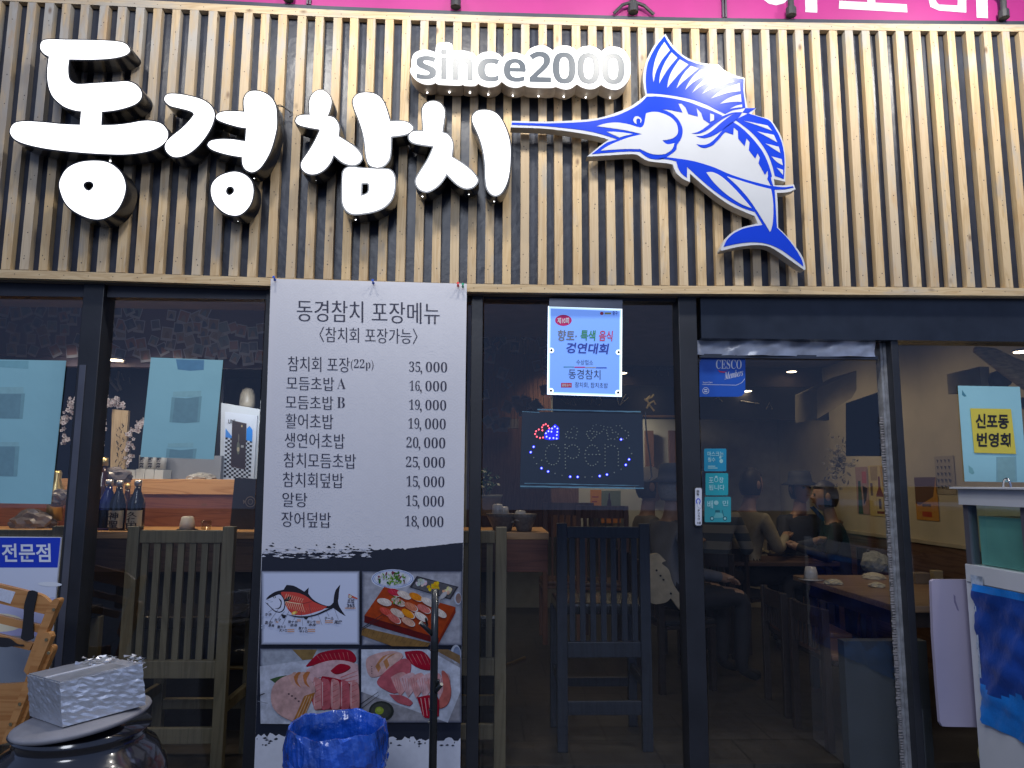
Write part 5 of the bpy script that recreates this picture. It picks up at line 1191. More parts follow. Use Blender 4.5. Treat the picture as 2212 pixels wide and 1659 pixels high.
xl_ = X(1000, 1050, YLg)
bm = BM(); box(bm, -4.1, xl_, YLg, YLg + .30, zB_, zA, .003); obj('back_ledge', bm, cedar, bar)
bm = BM(); box(bm, -4.1, xl_, YLg + .01, YLg + .05, zc + .001, zB_ - .001); obj('back_panel', bm, redwood, bar)
bm = BM(); tube(bm, [(xe - .9, YC + .10, .52), (xe - .25, YC + .10, .52), (xe - .12, YC + .3, .52)], .012, 8); tube(bm, [(-4, YC + .10, .52), (xe - .9, YC + .10, .52)], .012, 8); obj('foot_rail', bm, mat('brass_rail', (.42, .30, .13), .3, .9), bar)

# --- bottles on the bar
def bottle(u, vb, vt, y, r, label, glass, cap, lab=None, words=None):
    p = at(u, vb, y); h = at(u, vt, y).z - zc
    t = thing('sake_bottle', label, 'bottle', (p.x, y, zc), 0, 'bottles on the sushi bar')
    bm = BM(); lathe(bm, [(0, 0), (r * .95, 0), (r, .012), (r, h * .52), (r * .9, h * .60), (r * .42, h * .78), (r * .34, h * .90), (0, h * .90)], seg=20); obj('bottle_body', bm, glass, t, True)
    bm = BM(); lathe(bm, [(0, h * .885), (r * .44, h * .885), (r * .44, h), (0, h)], seg=16); obj('cap', bm, cap, t, True)
    if lab:
        bm = BM(); n = 14; a0, a1 = R(205), R(335); vs = [[bm.verts.new(((r + .0015) * math.cos(a0 + (a1 - a0) * k / n), (r + .0015) * math.sin(a0 + (a1 - a0) * k / n), q)) for q in (h * .05, h * .40)] for k in range(n + 1)]
        for a, c in zip(vs, vs[1:]): bm.faces.new((a[0], c[0], c[1], a[1]))
        obj('label', bm, lab, t)
        if words:
            L_ = Letters(); hh = h * .33 / len(words)
            for i, ch in enumerate(words): L_.put(ch, (0, 0, 1, 1), 0, offset=.02, fit=lambda a, c, i=i: (-.028 + .056 * a, -(r + .004), h * .385 - hh * (i + 1) + hh * .9 * c))
            L_.done('label_lettering', bk, t)
    return t
brown_g = mat('brown_bottle_glass', (.035, .012, .008), .12, coat=.4); blue_g = mat('blue_bottle_glass', (.008, .012, .14), .12, coat=.4); dark_g = mat('black_bottle_glass', (.012, .012, .016), .12, coat=.4)
gold = mat('gold_foil', (.50, .40, .18), .3, .8); silver = mat('silver_cap', (.5, .5, .5), .3, .8)
cream = mat('cream_label', (.46, .42, .33), .6); fanl = mat('pinkish_label', (.55, .50, .55), .6)
bottle(214, 1140, 989, YC + .20, .052, 'tallest brown bottle with a gold cap beside the black post', brown_g, gold, fanl)
bottle(229, 1140, 1036, YC + .10, .050, 'blue bottle with a silver cap in front of the tall brown one', blue_g, silver, dark_g)
bottle(252, 1140, 1038, YC + .08, .045, 'dark bottle with a cream label of two brush characters', dark_g, silver, cream, '神聖')
bottle(270, 1139, 1045, YC + .22, .036, 'small dark bottle with a gold neck between two labelled bottles', brown_g, gold)
bottle(292, 1139, 1037, YC + .08, .046, 'dark bottle with a cream label of three brush characters, nearest the chair', dark_g, silver, cream, '久保田')
t = thing('menu_stand', 'tall black menu folder with a round gold emblem standing on the bar', 'menu stand')
bm = BM(); quadbox(bm, [at(u, v, YC + .18) for u, v in ((507, 1032), (556, 1035), (549, 1146), (496, 1143))], .05); obj('folder', bm, mat('black_leatherette', (.022, .021, .024), .55, bump=.1), t)
P = Print(YC + .179, .0003); P.ell(541, 1084, 11.5, 12, (.20, .17, .12)); P.ell(541, 1084, 9.5, 10, (.03, .028, .03)); P.ell(541, 1084, 6, 6.5, (.16, .14, .10)); P.ell(541, 1084, 4.2, 4.6, (.05, .045, .04)); P.poly([(531, 1083), (525, 1079), (526, 1089)], (.18, .15, .11)); P.done('emblem', t)
def cup(u, v, y, z_, h, r, label, cat='cup', m=None, group=None, inv=True):
    p = at(u, v, y); bm = BM()
    pr = [(0, 0), (r, 0), (r * .97, h * .4), (r * .80, h * .92), (r * .62, h), (0, h)] if inv else [(0, 0), (r * .6, 0), (r * .9, h * .5), (r, h), (r * .93, h), (r * .8, h * .5), (0, h * .1)]
    lathe(bm, pr, (p.x, y, z_), 20); return simple('tea_cup', label, cat, bm, m or mat('white_china', (.52, .50, .46), .3), group, True)
cup(404, 1144, YC + .12, zc + .006, .072, .042, 'white cup turned upside down on the bar behind the green chair')
p = at(404, 1145, YC + .12); bm = BM(); lathe(bm, [(0, 0), (.045, .0), (.062, .005), (0, .005)], (p.x, YC + .12, zc), 20); simple('saucer', 'small dark saucer under the upturned white cup', 'saucer', bm, mat('dark_china', (.03, .03, .035), .3), None, True)
p = at(445, 1145, YC + .12); bm = BM(); lathe(bm, [(0, 0), (.026, 0), (.03, .055), (.028, .055), (.024, .004), (0, .004)], (p.x, YC + .12, zc), 18); simple('shot_glass', 'small clear glass beside the upturned cup', 'glass', bm, glassmat('drinking_glass', (.9, .88, .8)), None, True)
# two stoneware bowls with cups at the bar end
stone = mat('speckled_stoneware', (.14, .12, .11), .5, var=.35, scale=60)
for k, (u, r, dy, lab) in enumerate(((1085, .095, .14, 'wide stoneware bowl of white cups at the bar end, nearer the post'), (1132, .075, .10, 'narrower stoneware bowl of white cups at the corner of the bar'))):
    p = at(u, 1148, YC + dy); bm = BM(); lathe(bm, [(0, 0), (r * .55, 0), (r * .62, .02), (r * .9, .075), (r, .10), (r * .94, .10), (r * .8, .06), (0, .05)], (p.x, YC + dy, zc), 28)
    simple('stoneware_bowl', lab, 'bowl', bm, stone, None, True)
    for j, (du, dz, hh) in enumerate((((-10, .10, .075), (2, .085, .075), (16, .07, .03), (-2, .07, .035)) if k == 0 else ((-8, .08, .06), (8, .075, .03)))):
        cup(u + du, 1120, YC + dy - .02 + .02 * (j % 2), zc + dz - .02, hh, .036, 'white tea cup heaped in a stoneware bowl at the bar end', 'cup', None, 'white cups in the stoneware bowls')

# --- behind the bar
YBk = 2.1
zs = Z(290, 1037, YBk)
bb = thing('bar_shelf', 'low back bar shelf carrying cartons, cups and a plank behind the sushi bar', 'shelf')
bm = BM(); box(bm, -4.1, X(480, 1040, YBk), YBk, YBk + .45, zs - .05, zs); obj('shelf_board', bm, dkwood, bb)
bm = BM(); box(bm, -4.1, X(478, 1040, YBk), YBk + .02, YBk + .40, FLR, zs - .051); obj('shelf_base', bm, mat('dark_panel', (.018, .015, .016), .5), bb)
for k in range(6):
    bm = BM(); ib(bm, 233 + 20 * k, 1013 + (k % 3) * .8, 252.2 + 20 * k, 1036.5, YBk + .02, .14, 0, .002)
    simple('white_carton', 'plain white carton in the row of six on the back bar', 'carton', bm, mat('white_carton_card', (.55, .54, .50), .6, var=.05), 'white cartons on the back bar')
for k in range(3):
    bm = BM(); p = at(311 + 18 * k, 1012, YBk + .10); lathe(bm, [(0, 0), (.036, 0), (.038, .10), (.034, .10), (0, .02)], (p.x, YBk + .10, Z(311, 1013, YBk + .02)), 20)
    c_ = simple('sake_cup', 'white sake cup with two dark brush characters standing on the cartons', 'cup', bm, mat('white_china', (.52, .50, .46), .3), 'sake cups on the cartons', True)
    L_ = Letters(); zb_ = Z(311, 1013, YBk + .02)
    for i, ch in enumerate('獺祭'): L_.put(ch, (0, 0, 1, 1), 0, offset=.02, fit=lambda a, c, i=i, px=p.x: (px - .018 + .036 * a, YBk + .058, zb_ + .052 - .046 * i + .04 * c))
    L_.done('cup_lettering', bk, c_)
t = thing('wooden_plaque', 'tall pale wooden plaque with brush writing leaning behind the cartons', 'plaque')
bm = BM(); quadbox(bm, [at(u, v, YBk + .01) for u, v in ((242, 884), (277, 887), (269, 1014), (238, 1012))], .03); obj('plank', bm, wood('pale_plank', (.50, .37, .21), (.40, .28, .14), 'Z', knots=False), t)
bm = BM()
for k in range(26):
    u = 258 + 7 * math.sin(k * 1.7) + random.uniform(-3, 6); v = 915 + 3.7 * k; p0 = at(u, v, YBk + .008); tube(bm, [p0, p0 + Vector((random.uniform(-.012, .012), 0, -.008)), p0 + Vector((random.uniform(-.012, .012), 0, -.02))], random.uniform(.0015, .0035), 4)
obj('brush_writing', bm, bk, t)
# blossom branches
petal = mat('blossom_pink_white', (.50, .45, .45), .7, var=.12); twig = mat('dark_twig', (.06, .045, .035), .8)
core = mat('blossom_core', (.30, .18, .16), .7)
def blossoms(label, pts, n, y):
    t = thing('blossom_branch', label, 'flowers', (0, 0, 0), 0, 'artificial blossom branches behind the bar')
    bm = BM(); tube(bm, [at(u, v, y + .03) for u, v in pts], [.006 - .003 * k / len(pts) for k in range(len(pts))], 6); obj('twig', bm, twig, t)
    bm = BM(); b2 = BM()
    for k in range(n):
        s_ = random.random() * (len(pts) - 1); i = int(s_); q = s_ - i; u = pts[i][0] + (pts[i + 1][0] - pts[i][0]) * q + random.uniform(-9, 9); v = pts[i][1] + (pts[i + 1][1] - pts[i][1]) * q + random.uniform(-7, 7)
        c = at(u, v, y - random.uniform(0, .05)); nrm = Vector((random.uniform(-.6, .6), -1, random.uniform(-.6, .6))).normalized(); e1 = nrm.orthogonal().normalized(); e2 = nrm.cross(e1); rr = random.uniform(.012, .021)
        for j in range(5):
            a = j * 1.2566 + k; d = e1 * math.cos(a) + e2 * math.sin(a); s2 = e1 * -math.sin(a) + e2 * math.cos(a)
            bm.faces.new([bm.verts.new(c + w_) for w_ in (d * rr * .15, d * rr * .6 + s2 * rr * .42 - nrm * -.004, d * rr * 1.0 + nrm * .005, d * rr * .6 - s2 * rr * .42 + nrm * .004)])
        bmesh.ops.create_icosphere(b2, subdivisions=1, radius=rr * .25, matrix=Matrix.Translation(c + nrm * .002))
    obj('petals', bm, petal, t); obj('flower_centres', b2, core, t)
blossoms('blossom branch left of the black post behind the bar', [(140, 955), (138, 920), (150, 890), (158, 860)], 38, YBk - .05)
blossoms('blossom branch just right of the black post, rising to the plaque top', [(205, 1000), (214, 960), (218, 920), (222, 880), (240, 862)], 62, YBk - .03)
blossoms('short blossom branch along the top of the plaque', [(232, 872), (250, 866), (268, 882)], 26, YBk + .06)
blossoms('blossom branch right of the plaque', [(276, 1005), (282, 965), (286, 930), (300, 925), (305, 905)], 40, YBk - .02)
# dark screen with branch drawing, bulkhead with snapshots
ds = thing('dark_screen', 'black decorative screen with a pale branch drawing behind the bar', 'screen')
bm = BM(); ib(bm, -60, 770, 480, 1040, 2.95, .03); obj('screen_panel', bm, mat('midnight_panel', (.010, .012, .022), .5), ds)
bm = BM()
for l, r0 in (([(233, 800), (235, 815), (241, 828), (250, 838), (256, 845)], .012), ([(257, 802), (254, 815), (256, 830), (262, 843)], .010), ([(248, 818), (254, 822)], .006), ([(262, 806), (268, 822)], .004), ([(279, 815), (282, 830)], .004)): tube(bm, [at(u, v, 2.945) for u, v in l], r0, 5)
obj('branch_drawing', bm, mat('pale_drawing', (.22, .20, .18), .7), ds)
plum = mat('plum_brown_wall', (.085, .060, .070), .7, var=.2, scale=3)
bm = BM(); ib(bm, -120, 632, 600, 770, 1.75, .10); ib(bm, -120, 750, 600, 792, 1.78, .06)
simple('bulkhead', 'dark plum bulkhead over the bar covered in pinned snapshots', 'bulkhead', bm, plum)
PHM = None
def snapshots(spots, y, lab, grp):
    cols = [(.10, .10, .12), (.16, .12, .10), (.06, .07, .10), (.20, .17, .15), (.12, .15, .16), (.22, .12, .10)]
    for i, (u, v, a, s) in enumerate(spots):
        P = Print(y - .004 - .0006 * (i % 7), .0004)
        c, q = math.cos(a), math.sin(a)
        def rr(x, z_): return (u + x * c - z_ * q, v + x * q + z_ * c)
        w_, h_ = 11 * s, 13 * s
        P.poly([rr(-w_, -h_), rr(w_, -h_), rr(w_, h_), rr(-w_, h_)], (.30, .29, .29)); P.poly([rr(-w_ * .84, -h_ * .86), rr(w_ * .84, -h_ * .86), rr(w_ * .84, h_ * .6), rr(-w_ * .84, h_ * .6)], random.choice(cols))
        P.poly([rr(-w_ * .3, -h_ * .1), rr(0, -h_ * .45), rr(w_ * .35, -h_ * .1), rr(w_ * .5, h_ * .6), rr(-w_ * .5, h_ * .6)], random.choice(cols))
        o = P.done('snapshot', None, vcol('snapshot_print', .4)); setp(o, lab, 'snapshot', grp)
random.seed(21)
sp = []
for (u0, v0, u1, v1, n) in ((4, 660, 172, 762, 26), (232, 668, 566, 778, 52)):
    for k in range(n):
        for tr in range(30):
            u, v = random.uniform(u0, u1), random.uniform(v0, v1)
            if v < v0 + 30 and u > 300 and random.random() < .8: continue
            if all(abs(u - q[0]) > 15 or abs(v - q[1]) > 17 for q in sp): break
        sp.append((u, v, random.uniform(-.5, .5), random.uniform(.85, 1.15)))
snapshots(sp, 1.75, 'small white bordered snapshot pinned on the plum bulkhead over the bar', 'snapshots on the bulkhead')
# pale side cabinet, fridge, calendar
bm = BM(); ib(bm, 357, 984, 477, 1037, YBk + .18, .25); simple('grey_cabinet', 'plain grey cabinet front under the blue poster, beside the fridge', 'cabinet', bm, mat('plain_grey', (.26, .27, .29), .5, var=.05))
fr = thing('drinks_fridge', 'white drinks fridge with a black and white checked door', 'fridge')
YR = 2.35
bm = BM(); quadbox(bm, [at(u, v, YR) for u, v in ((478, 870), (562, 884), (572, 1055), (474, 1055))], .5); obj('fridge_body', bm, mat('white_enamel', (.50, .53, .57), .35, var=.05), fr)
bm = BM(); quadbox(bm, [at(u, v, YR - .012) for u, v in ((486, 889), (556, 898), (548, 1040), (482, 1038))], .011); obj('fridge_door', bm, mat('white_enamel2', (.56, .60, .68), .3, var=.04), fr)
P = Print(YR - .013, .0003)
def fu(s_, t_): return (489 + 58 * s_ - 6 * t_ * 1.0, 895 + 8 * s_ + 138 * t_)
for i in range(11):
    for j in range(19):
        if j < 8 and 0: continue
        s0, t0 = i / 11, .36 + .62 * j / 19
        if (i + j) % 2 == 0: P.poly([fu(s0, t0), fu(s0 + 1 / 11, t0), fu(s0 + 1 / 11, t0 + .62 / 19), fu(s0, t0 + .62 / 19)], (.015, .015, .02)); P.k = 1
P.k = 6
P.poly([fu(0, .22), fu(.26, .34), fu(.26, .36), fu(0, .36)], (.05, .22, .62)); P.poly([fu(.78, .36), fu(.78, .18), fu(.88, .13), fu(1, .19), fu(1, .37)], (.02, .22, .68))
P.k = 10
P.poly([fu(.23, .08), fu(.77, .10), fu(.79, .82), fu(.25, .80)], (.05, .03, .03)); P.poly([fu(.26, .10), fu(.74, .12), fu(.76, .80), fu(.28, .78)], (.028, .018, .02)); P.ell(*fu(.50, .50), 3.4, 14, (.10, .11, .08)); P.ell(*fu(.50, .34), 1.4, 9, (.11, .10, .08)); P.ell(*fu(.5, .52), 2.8, 5, (.35, .30, .2)); P.rect(*fu(.60, .45), *fu(.70, .48), (.3, .3, .3)); P.ell(*fu(.6, .15), 1.6, 2.6, (.35, .28, .15))
P.done('door_print', fr)
L_ = Letters(); L_.put('UNI', (493, 906, 508, 915), YR - .018, offset=.02); L_.done('door_lettering', bk, fr)
bm = BM(); p = at(534, 874, YR + .15); lathe(bm, [(0, 0), (.055, 0), (.06, .04), (.055, .10), (.04, .14), (.025, .15), (0, .15)], (p.x, YR + .15, at(534, 876, YR).z), 18)
simple('plastic_tub', 'clear tub with a red label on top of the fridge', 'tub', bm, mat('amber_tub', (.42, .36, .28), .35, var=.3, scale=14), None, True)
t = thing('wall_calendar', 'white wall calendar hanging beside the fridge, half hidden by the banner', 'calendar')
bm = BM(); quadbox(bm, [at(u, v, YR - .1) for u, v in ((563, 865), (590, 868), (590, 1000), (556, 996))], .01); obj('calendar_sheet', bm, mat('calendar_paper', (.48, .49, .50), .6), t)
bm = BM()
for i in range(7):
    for j in range(5): ib(bm, 562 + 4 * i, 916 + 14 * j, 564.4 + 4 * i, 919 + 14 * j, YR - .102, .001)
obj('calendar_dates', bm, mat('grey_print', (.16, .16, .18), .6), t)
bm = BM(); bmesh.ops.create_icosphere(bm, subdivisions=3, radius=.09, matrix=Matrix.Translation(at(435, 1034, YLg + .18)))
for v in bm.verts: v.co += Vector((random.uniform(-.012, .012), random.uniform(-.01, .01), 0)); v.co.z = at(435, 1036, YLg + .18).z + (v.co.z - at(435, 1034, YLg + .18).z) * .5
simple('cling_wrap', 'crumpled clear plastic wrap lying on the bar ledge', 'plastic wrap', bm, mat('cloudy_wrap', (.38, .40, .42), .25, var=.3, scale=30), None)
for (u, v, s_, lab) in ((70, 1130, .14, 'crumpled clear plastic bag under the widest blue poster'), (128, 1075, .09, 'clear plastic bag beside the left edge of the black post'), (250, 1030, .10, 'folded clear plastic bag behind the tall brown bottle')):
    bm = BM(); bmesh.ops.create_icosphere(bm, subdivisions=3, radius=s_, matrix=Matrix.Translation((0, 0, 0)))
    for q in bm.verts: q.co *= random.uniform(.75, 1.05); q.co.y *= .5; q.co.z *= .6
    c = at(u, v, YC + .25)
    for q in bm.verts: q.co += c
    simple('plastic_bag', lab, 'plastic bag', bm, mat('clear_bag_film', (.13, .12, .13), .2, var=.4, scale=14))
p = at(124, 1033, YC + .3); bm = BM(); lathe(bm, [(0, -.25), (.045, -.25), (.045, -.06), (.02, -.01), (.024, .03), (.018, .045), (0, .045)], (p.x, YC + .3, p.z), 18); simple('gold_capped_bottle', 'bottle with a shiny gold cap between the wide blue poster and the post', 'bottle', bm, gold, None, True)

# --- bar chairs
def bar_chair(label, u_left, y, m, w_=.50, group='slatted bar chairs along the bar'):
    x0 = X(u_left, 1150, y); x1 = x0 + w_
    t = thing('bar_chair', label, 'bar chair', (x0 + w_ / 2, y, FLR), 0, group)
    a, zt = w_ / 2, 1.335 - FLR
    def B(nm, *q, bev=.004, mm=m): bm = BM(); box(bm, *q, bev); return obj(nm, bm, mm, t)
    B('rear_leg', -a, -a + .055, 0, .045, 0, zt); B('rear_leg', a - .055, a, 0, .045, 0, zt)
    B('leg', -a, -a + .05, .40, .445, 0, .68); B('leg', a - .05, a, .40, .445, 0, .68)
    B('top_rail', -a + .056, a - .056, .006, .036, zt - .078, zt - .018); B('lower_rail', -a + .056, a - .056, .006, .04, .47, .55)
    bm = BM(); n = 7
    for k in range(n): c = -a + .055 + (w_ - .11) * (k + .5) / n; box(bm, c - .0145, c + .0145, .014, .030, .551, zt - .079)
    obj('back_slats', bm, m, t)
    B('seat', -a + .005, a - .005, .05, .45, .681, .74, bev=.015, mm=mat('black_leather_seat', (.012, .012, .014), .25, coat=.3, bump=.1))
    B('stretcher', -a + .056, a - .056, .01, .036, .18, .25); B('stretcher', -a + .012, -a + .04, .046, .399, .30, .35); B('stretcher', a - .04, a - .012, .046, .399, .30, .35); B('foot_rest', -a + .051, a - .051, .405, .44, .22, .27)
    return t
olive = wood('olive_stained_wood', (.145, .125, .075), (.105, .09, .052), 'Z', knots=False, rough=.5, bands=10)
navyw = wood('blue_black_wood', (.022, .028, .042), (.014, .018, .028), 'Z', knots=False, rough=.4, bands=10)
bar_chair('olive green slatted bar chair in the middle of the second window', 275, .33, olive)
bar_chair('olive green bar chair at far left, only its top rail showing beside the post', -97, .33, olive)
bar_chair('olive green bar chair half hidden behind the banner and post', 872, .36, olive)
bar_chair('blue black slatted bar chair standing alone in front of the window', 1203, .72, navyw)

# --- middle window: passage, hanging snapshots, plant, far walls
reddoor = wood('reddish_door_wood', (.20, .10, .06), (.14, .065, .04), 'Z', rough=.5, knots=False)
bm = BM(); ib(bm, 1010, 690, 1190, 1160, 3.4, .06); simple('wood_partition', 'reddish brown wooden partition behind the plant', 'partition', bm, reddoor)
bm = BM(); ib(bm, 1050, 905, 1120, 925, 3.33, .03); s2 = simple('partition_sign', 'pale notice strip on the reddish wooden partition', 'notice', bm, mat('pale_strip', (.30, .26, .22), .6))
random.seed(5); sp = []
for k in range(40):
    u = random.uniform(1046, 1186); v = random.uniform(690, 930 - 120 * max(0, (u - 1150) / 40)); sp.append((u, v, random.uniform(-.7, .7), random.uniform(.7, 1.05)))
snapshots(sp, 2.6, 'small snapshot hanging in the dense cluster beside the banner post', 'snapshots hanging in the cluster')
bm = BM()
for k in range(16): u = 1046 + 9 * k; tube(bm, [at(u, 660, 2.59), at(u + random.uniform(-5, 5), 800, 2.6), at(u + random.uniform(-6, 6), random.uniform(900, 960), 2.6)], .0022, 5)
simple('hanging_strings', 'thin strings holding up the cluster of snapshots', 'strings', bm, mat('brown_string', (.10, .08, .06), .8))
pt = thing('potted_plant', 'dark leafy plant in a grey pot beside the banner post', 'plant')
p = at(1048, 1112, 1.5); bm = BM(); lathe(bm, [(0, 0), (.08, 0), (.105, .11), (.112, .13), (.1, .13), (0, .11)], (p.x, 1.5, Z(1048, 1113, 1.5)), 24); obj('pot', bm, mat('grey_pot', (.13, .14, .13), .6), pt, True)
bm = BM(); st_ = BM(); base = Vector((p.x, 1.5, Z(1048, 1078, 1.5)))
for k in range(16):
    a = random.uniform(0, 6.28); tip_ = base + Vector((.13 * math.cos(a) * random.uniform(.3, 1), .10 * math.sin(a), random.uniform(.06, .26))); tube(st_, [base, base + (tip_ - base) * .5 + Vector((0, 0, .02)), tip_], .003, 5)
    for j in range(9):
        c = base + (tip_ - base) * random.uniform(.35, 1.1); d = Vector((random.uniform(-1, 1), random.uniform(-1, 1), random.uniform(-.6, .6))).normalized(); s2_ = d.orthogonal().normalized(); l = random.uniform(.025, .05)
        bm.faces.new([bm.verts.new(q) for q in (c, c + d * l * .5 + s2_ * l * .25, c + d * l, c + d * l * .5 - s2_ * l * .25)])
obj('leaves', bm, mat('dark_leaf', (.018, .05, .03), .45, var=.4, scale=30), pt); obj('stems', st_, twig, pt)
bm = BM(); ib(bm, 1195, 835, 1790, 905, 3.9, .05); bk_b = simple('black_frieze', 'long black frieze board with pale line drawings high on the back wall', 'frieze', bm, mat('frieze_black', (.012, .013, .017), .5))
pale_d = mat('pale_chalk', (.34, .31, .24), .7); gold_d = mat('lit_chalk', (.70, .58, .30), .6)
def strokes(nm, ls, m, par, y=3.893, r_=.006):
    bm = BM()
    for l in ls: tube(bm, [at(u, v, y) for u, v in l], r_, 5)
    obj(nm, bm, m, par)
strokes('line_drawing', [[(1207, 853), (1210, 862), (1220, 870), (1232, 874), (1246, 876)], [(1207, 853), (1215, 852), (1222, 860), (1240, 852), (1245, 862), (1250, 852)], [(1225, 862), (1232, 870), (1238, 858), (1242, 874)], [(1268, 866), (1272, 856), (1280, 862), (1276, 874)], [(1288, 862), (1296, 858), (1300, 868), (1292, 876), (1286, 870)], [(1340, 876), (1345, 862), (1352, 852)], [(1338, 876), (1332, 860)], [(1341, 874), (1358, 858)], [(1540, 864), (1552, 858), (1560, 868)], [(1600, 866), (1640, 872)], [(1655, 884), (1662, 870), (1668, 884)]], pale_d, bk_b)
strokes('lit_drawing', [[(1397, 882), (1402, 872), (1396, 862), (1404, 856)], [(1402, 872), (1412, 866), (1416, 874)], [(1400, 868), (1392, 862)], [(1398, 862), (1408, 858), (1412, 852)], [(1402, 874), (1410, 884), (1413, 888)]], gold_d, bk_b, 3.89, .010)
bm = BM(); ib(bm, 1195, 660, 1790, 834, 4.0, .06); simple('brown_bulkhead', 'dark brown wall band above the black frieze', 'wall', bm, mat('brown_band', (.060, .042, .035), .75))
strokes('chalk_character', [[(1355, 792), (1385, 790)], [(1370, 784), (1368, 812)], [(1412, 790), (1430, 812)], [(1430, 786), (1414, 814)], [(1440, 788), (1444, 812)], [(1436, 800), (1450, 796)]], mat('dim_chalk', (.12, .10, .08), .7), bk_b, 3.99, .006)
bm = BM(); ib(bm, 1375, 897, 1480, 901, 3.85, .06); simple('wood_shelf_edge', 'thin orange wooden shelf under the lit drawing', 'shelf', bm, cedar)
bm = BM(); ib(bm, 1190, 906, 1470, 1150, 4.6, .05); simple('white_partition', 'off white partition wall behind the LED sign', 'partition', bm, mat('off_white_wall', (.50, .47, .38), .75, var=.05))
for k, (a, b_, lab) in enumerate(((1395, 1413, 'narrow reddish wooden pillar right of the LED sign'), (1446, 1478, 'short wooden cupboard panel beside the door post'), (1190, 1250, 'broad dark wooden door panel behind the black bar chair'))):
    bm = BM(); ib(bm, a, 930 if k < 2 else 930, b_, 1060 if k == 0 else (1000 if k == 1 else 1160), 4.5, .05); simple('timber_partition', lab, 'partition', bm, reddoor)
for lab, q, col in (('orange drink poster low on the white partition', (1275, 1058, 1299, 1112), (.62, .24, .03)), ('green poster of a dark bottle on the white partition', (1299, 1060, 1341, 1130), (.17, .20, .14))):
    P = Print(4.48, .0005); P.rect(*q, col)
    if q[0] == 1275:
        for i, v in enumerate((1072, 1082, 1092, 1100)): P.rect(1279, v, 1293 - 3 * (i % 2), v + 3, (.40, .08, .03))
    else:
        P.rect(1299, 1112, 1341, 1130, (.55, .20, .05)); P.ell(1316, 1092, 4.5, 16, (.05, .02, .03)); P.ell(1316, 1076, 1.8, 12, (.05, .02, .03)); P.ell(1309, 1104, 5, 6, (.65, .42, .04)); P.rect(1323, 1098, 1331, 1106, (.5, .45, .3))
    setp(P.done('drink_poster', None, vcol('poster_print', .5, .08)), lab, 'poster')

# --- dining furniture
brownw = wood('brown_chair_wood', (.17, .085, .05), (.11, .05, .03), 'Z', knots=False, rough=.45, bands=10)
def dining_chair(label, loc, rz, m=brownw, seatm=None, hb=.95):
    t = thing('dining_chair', label, 'chair', loc, rz, 'dining chairs in the shop')
    def B(nm, *q, mm=m, bev=.004): bm = BM(); box(bm, *q, bev); return obj(nm, bm, mm, t)
    for sx in (-1, 1):
        B('leg', min(sx * .21, sx * .17), max(sx * .21, sx * .17), -.21, -.17, 0, .43); B('rear_leg', min(sx * .21, sx * .17), max(sx * .21, sx * .17), .17, .21, 0, hb)
    B('seat_frame', -.215, .215, -.215, .16, .431, .455)
    B('seat', -.21, .21, -.21, .165, .456, .49, mm=seatm or mat('tan_seat_pad', (.13, .068, .042), .45), bev=.012)
    bm = BM(); n = 9
    for k in range(n + 1):
        pass
    vs = []
    for k in range(n + 1):
        x = -.17 + .34 * k / n; y = .185 + .03 * (1 - (x / .17) ** 2); vs.append([bm.verts.new((x, y + a, z_)) for a, z_ in ((-.01, hb - .10), (-.01, hb), (.01, hb), (.01, hb - .10))])
    for a, c in zip(vs, vs[1:]):
        for j in range(4): bm.faces.new((a[j], a[(j + 1) % 4], c[(j + 1) % 4], c[j]))
    bm.faces.new(vs[0]); bm.faces.new(vs[-1][::-1]); bmesh.ops.recalc_face_normals(bm, faces=bm.faces); obj('back_rail', bm, m, t)
    bm = BM()
    for k in range(6): x = -.13 + .052 * k; box(bm, x - .008, x + .008, .19, .205, .50, hb - .101)
    obj('back_spindles', bm, m, t)
    return t
bx_, by_ = at(1225, 1120, 3.0), at(1300, 1120, 3.0)
dining_chair('brown spindle back dining chair left of the posters', (at(1222, 1120, 3.0).x, 3.0, FLR + .1), R(180), hb=1.12)
dining_chair('brown spindle back dining chair in front of the posters', (at(1300, 1120, 2.9).x, 2.9, FLR + .1), R(172), hb=1.10)
dkw = wood('dark_chair_wood', (.035, .024, .02), (.022, .016, .013), 'Z', knots=False, rough=.4)
dining_chair('dark dining chair tucked in at the far end of the near table', (2.02, 1.45, FLR), R(86), dkw, None, .72)
dining_chair('dark dining chair tucked in at the near end of the near table', (1.99, .90, FLR), R(92), dkw, None, .72)
tb = thing('dining_table', 'near wooden dining table against the right wall', 'table')
ZT = .91
tw = wood('table_top_wood', (.30, .19, .11), (.21, .12, .065), 'X', rough=.35, knots=False, bands=8)
bm = BM(); box(bm, 2.19, 3.05, .68, 2.02, ZT - .035, ZT, .006); obj('table_top', bm, tw, tb)
bm = BM(); box(bm, 2.24, 3.0, .73, 1.97, ZT - .12, ZT - .036); obj('table_frame', bm, dkw, tb)
for lx, ly in ((2.25, .74), (2.25, 1.90), (2.94, .74), (2.94, 1.90)):
    bm = BM(); box(bm, lx, lx + .05, ly, ly + .05, FLR, ZT - .121); obj('leg', bm, dkw, tb)
tb2 = thing('dining_table', 'far dining table where the guests sit behind the door', 'table')
bm = BM(); box(bm, 1.95, 2.95, 2.88, 3.42, .875, .91, .006); obj('table_top', bm, dkwood, tb2)
for lx, ly in ((2.0, 2.92), (2.0, 3.33), (2.85, 2.92), (2.85, 3.33)):
    bm = BM(); box(bm, lx, lx + .05, ly, ly + .05, FLR, .874); obj('leg', bm, dkw, tb2)
wc = mat('white_china', (.52, .50, .46), .3)
def ontable(nm, lab, cat, u, v, prof, zt=ZT, m=wc, grp=None):
    p = atz(u, v, zt); bm = BM(); lathe(bm, prof, (p.x, p.y, zt), 20); return simple(nm, lab, cat, bm, m, grp, True)
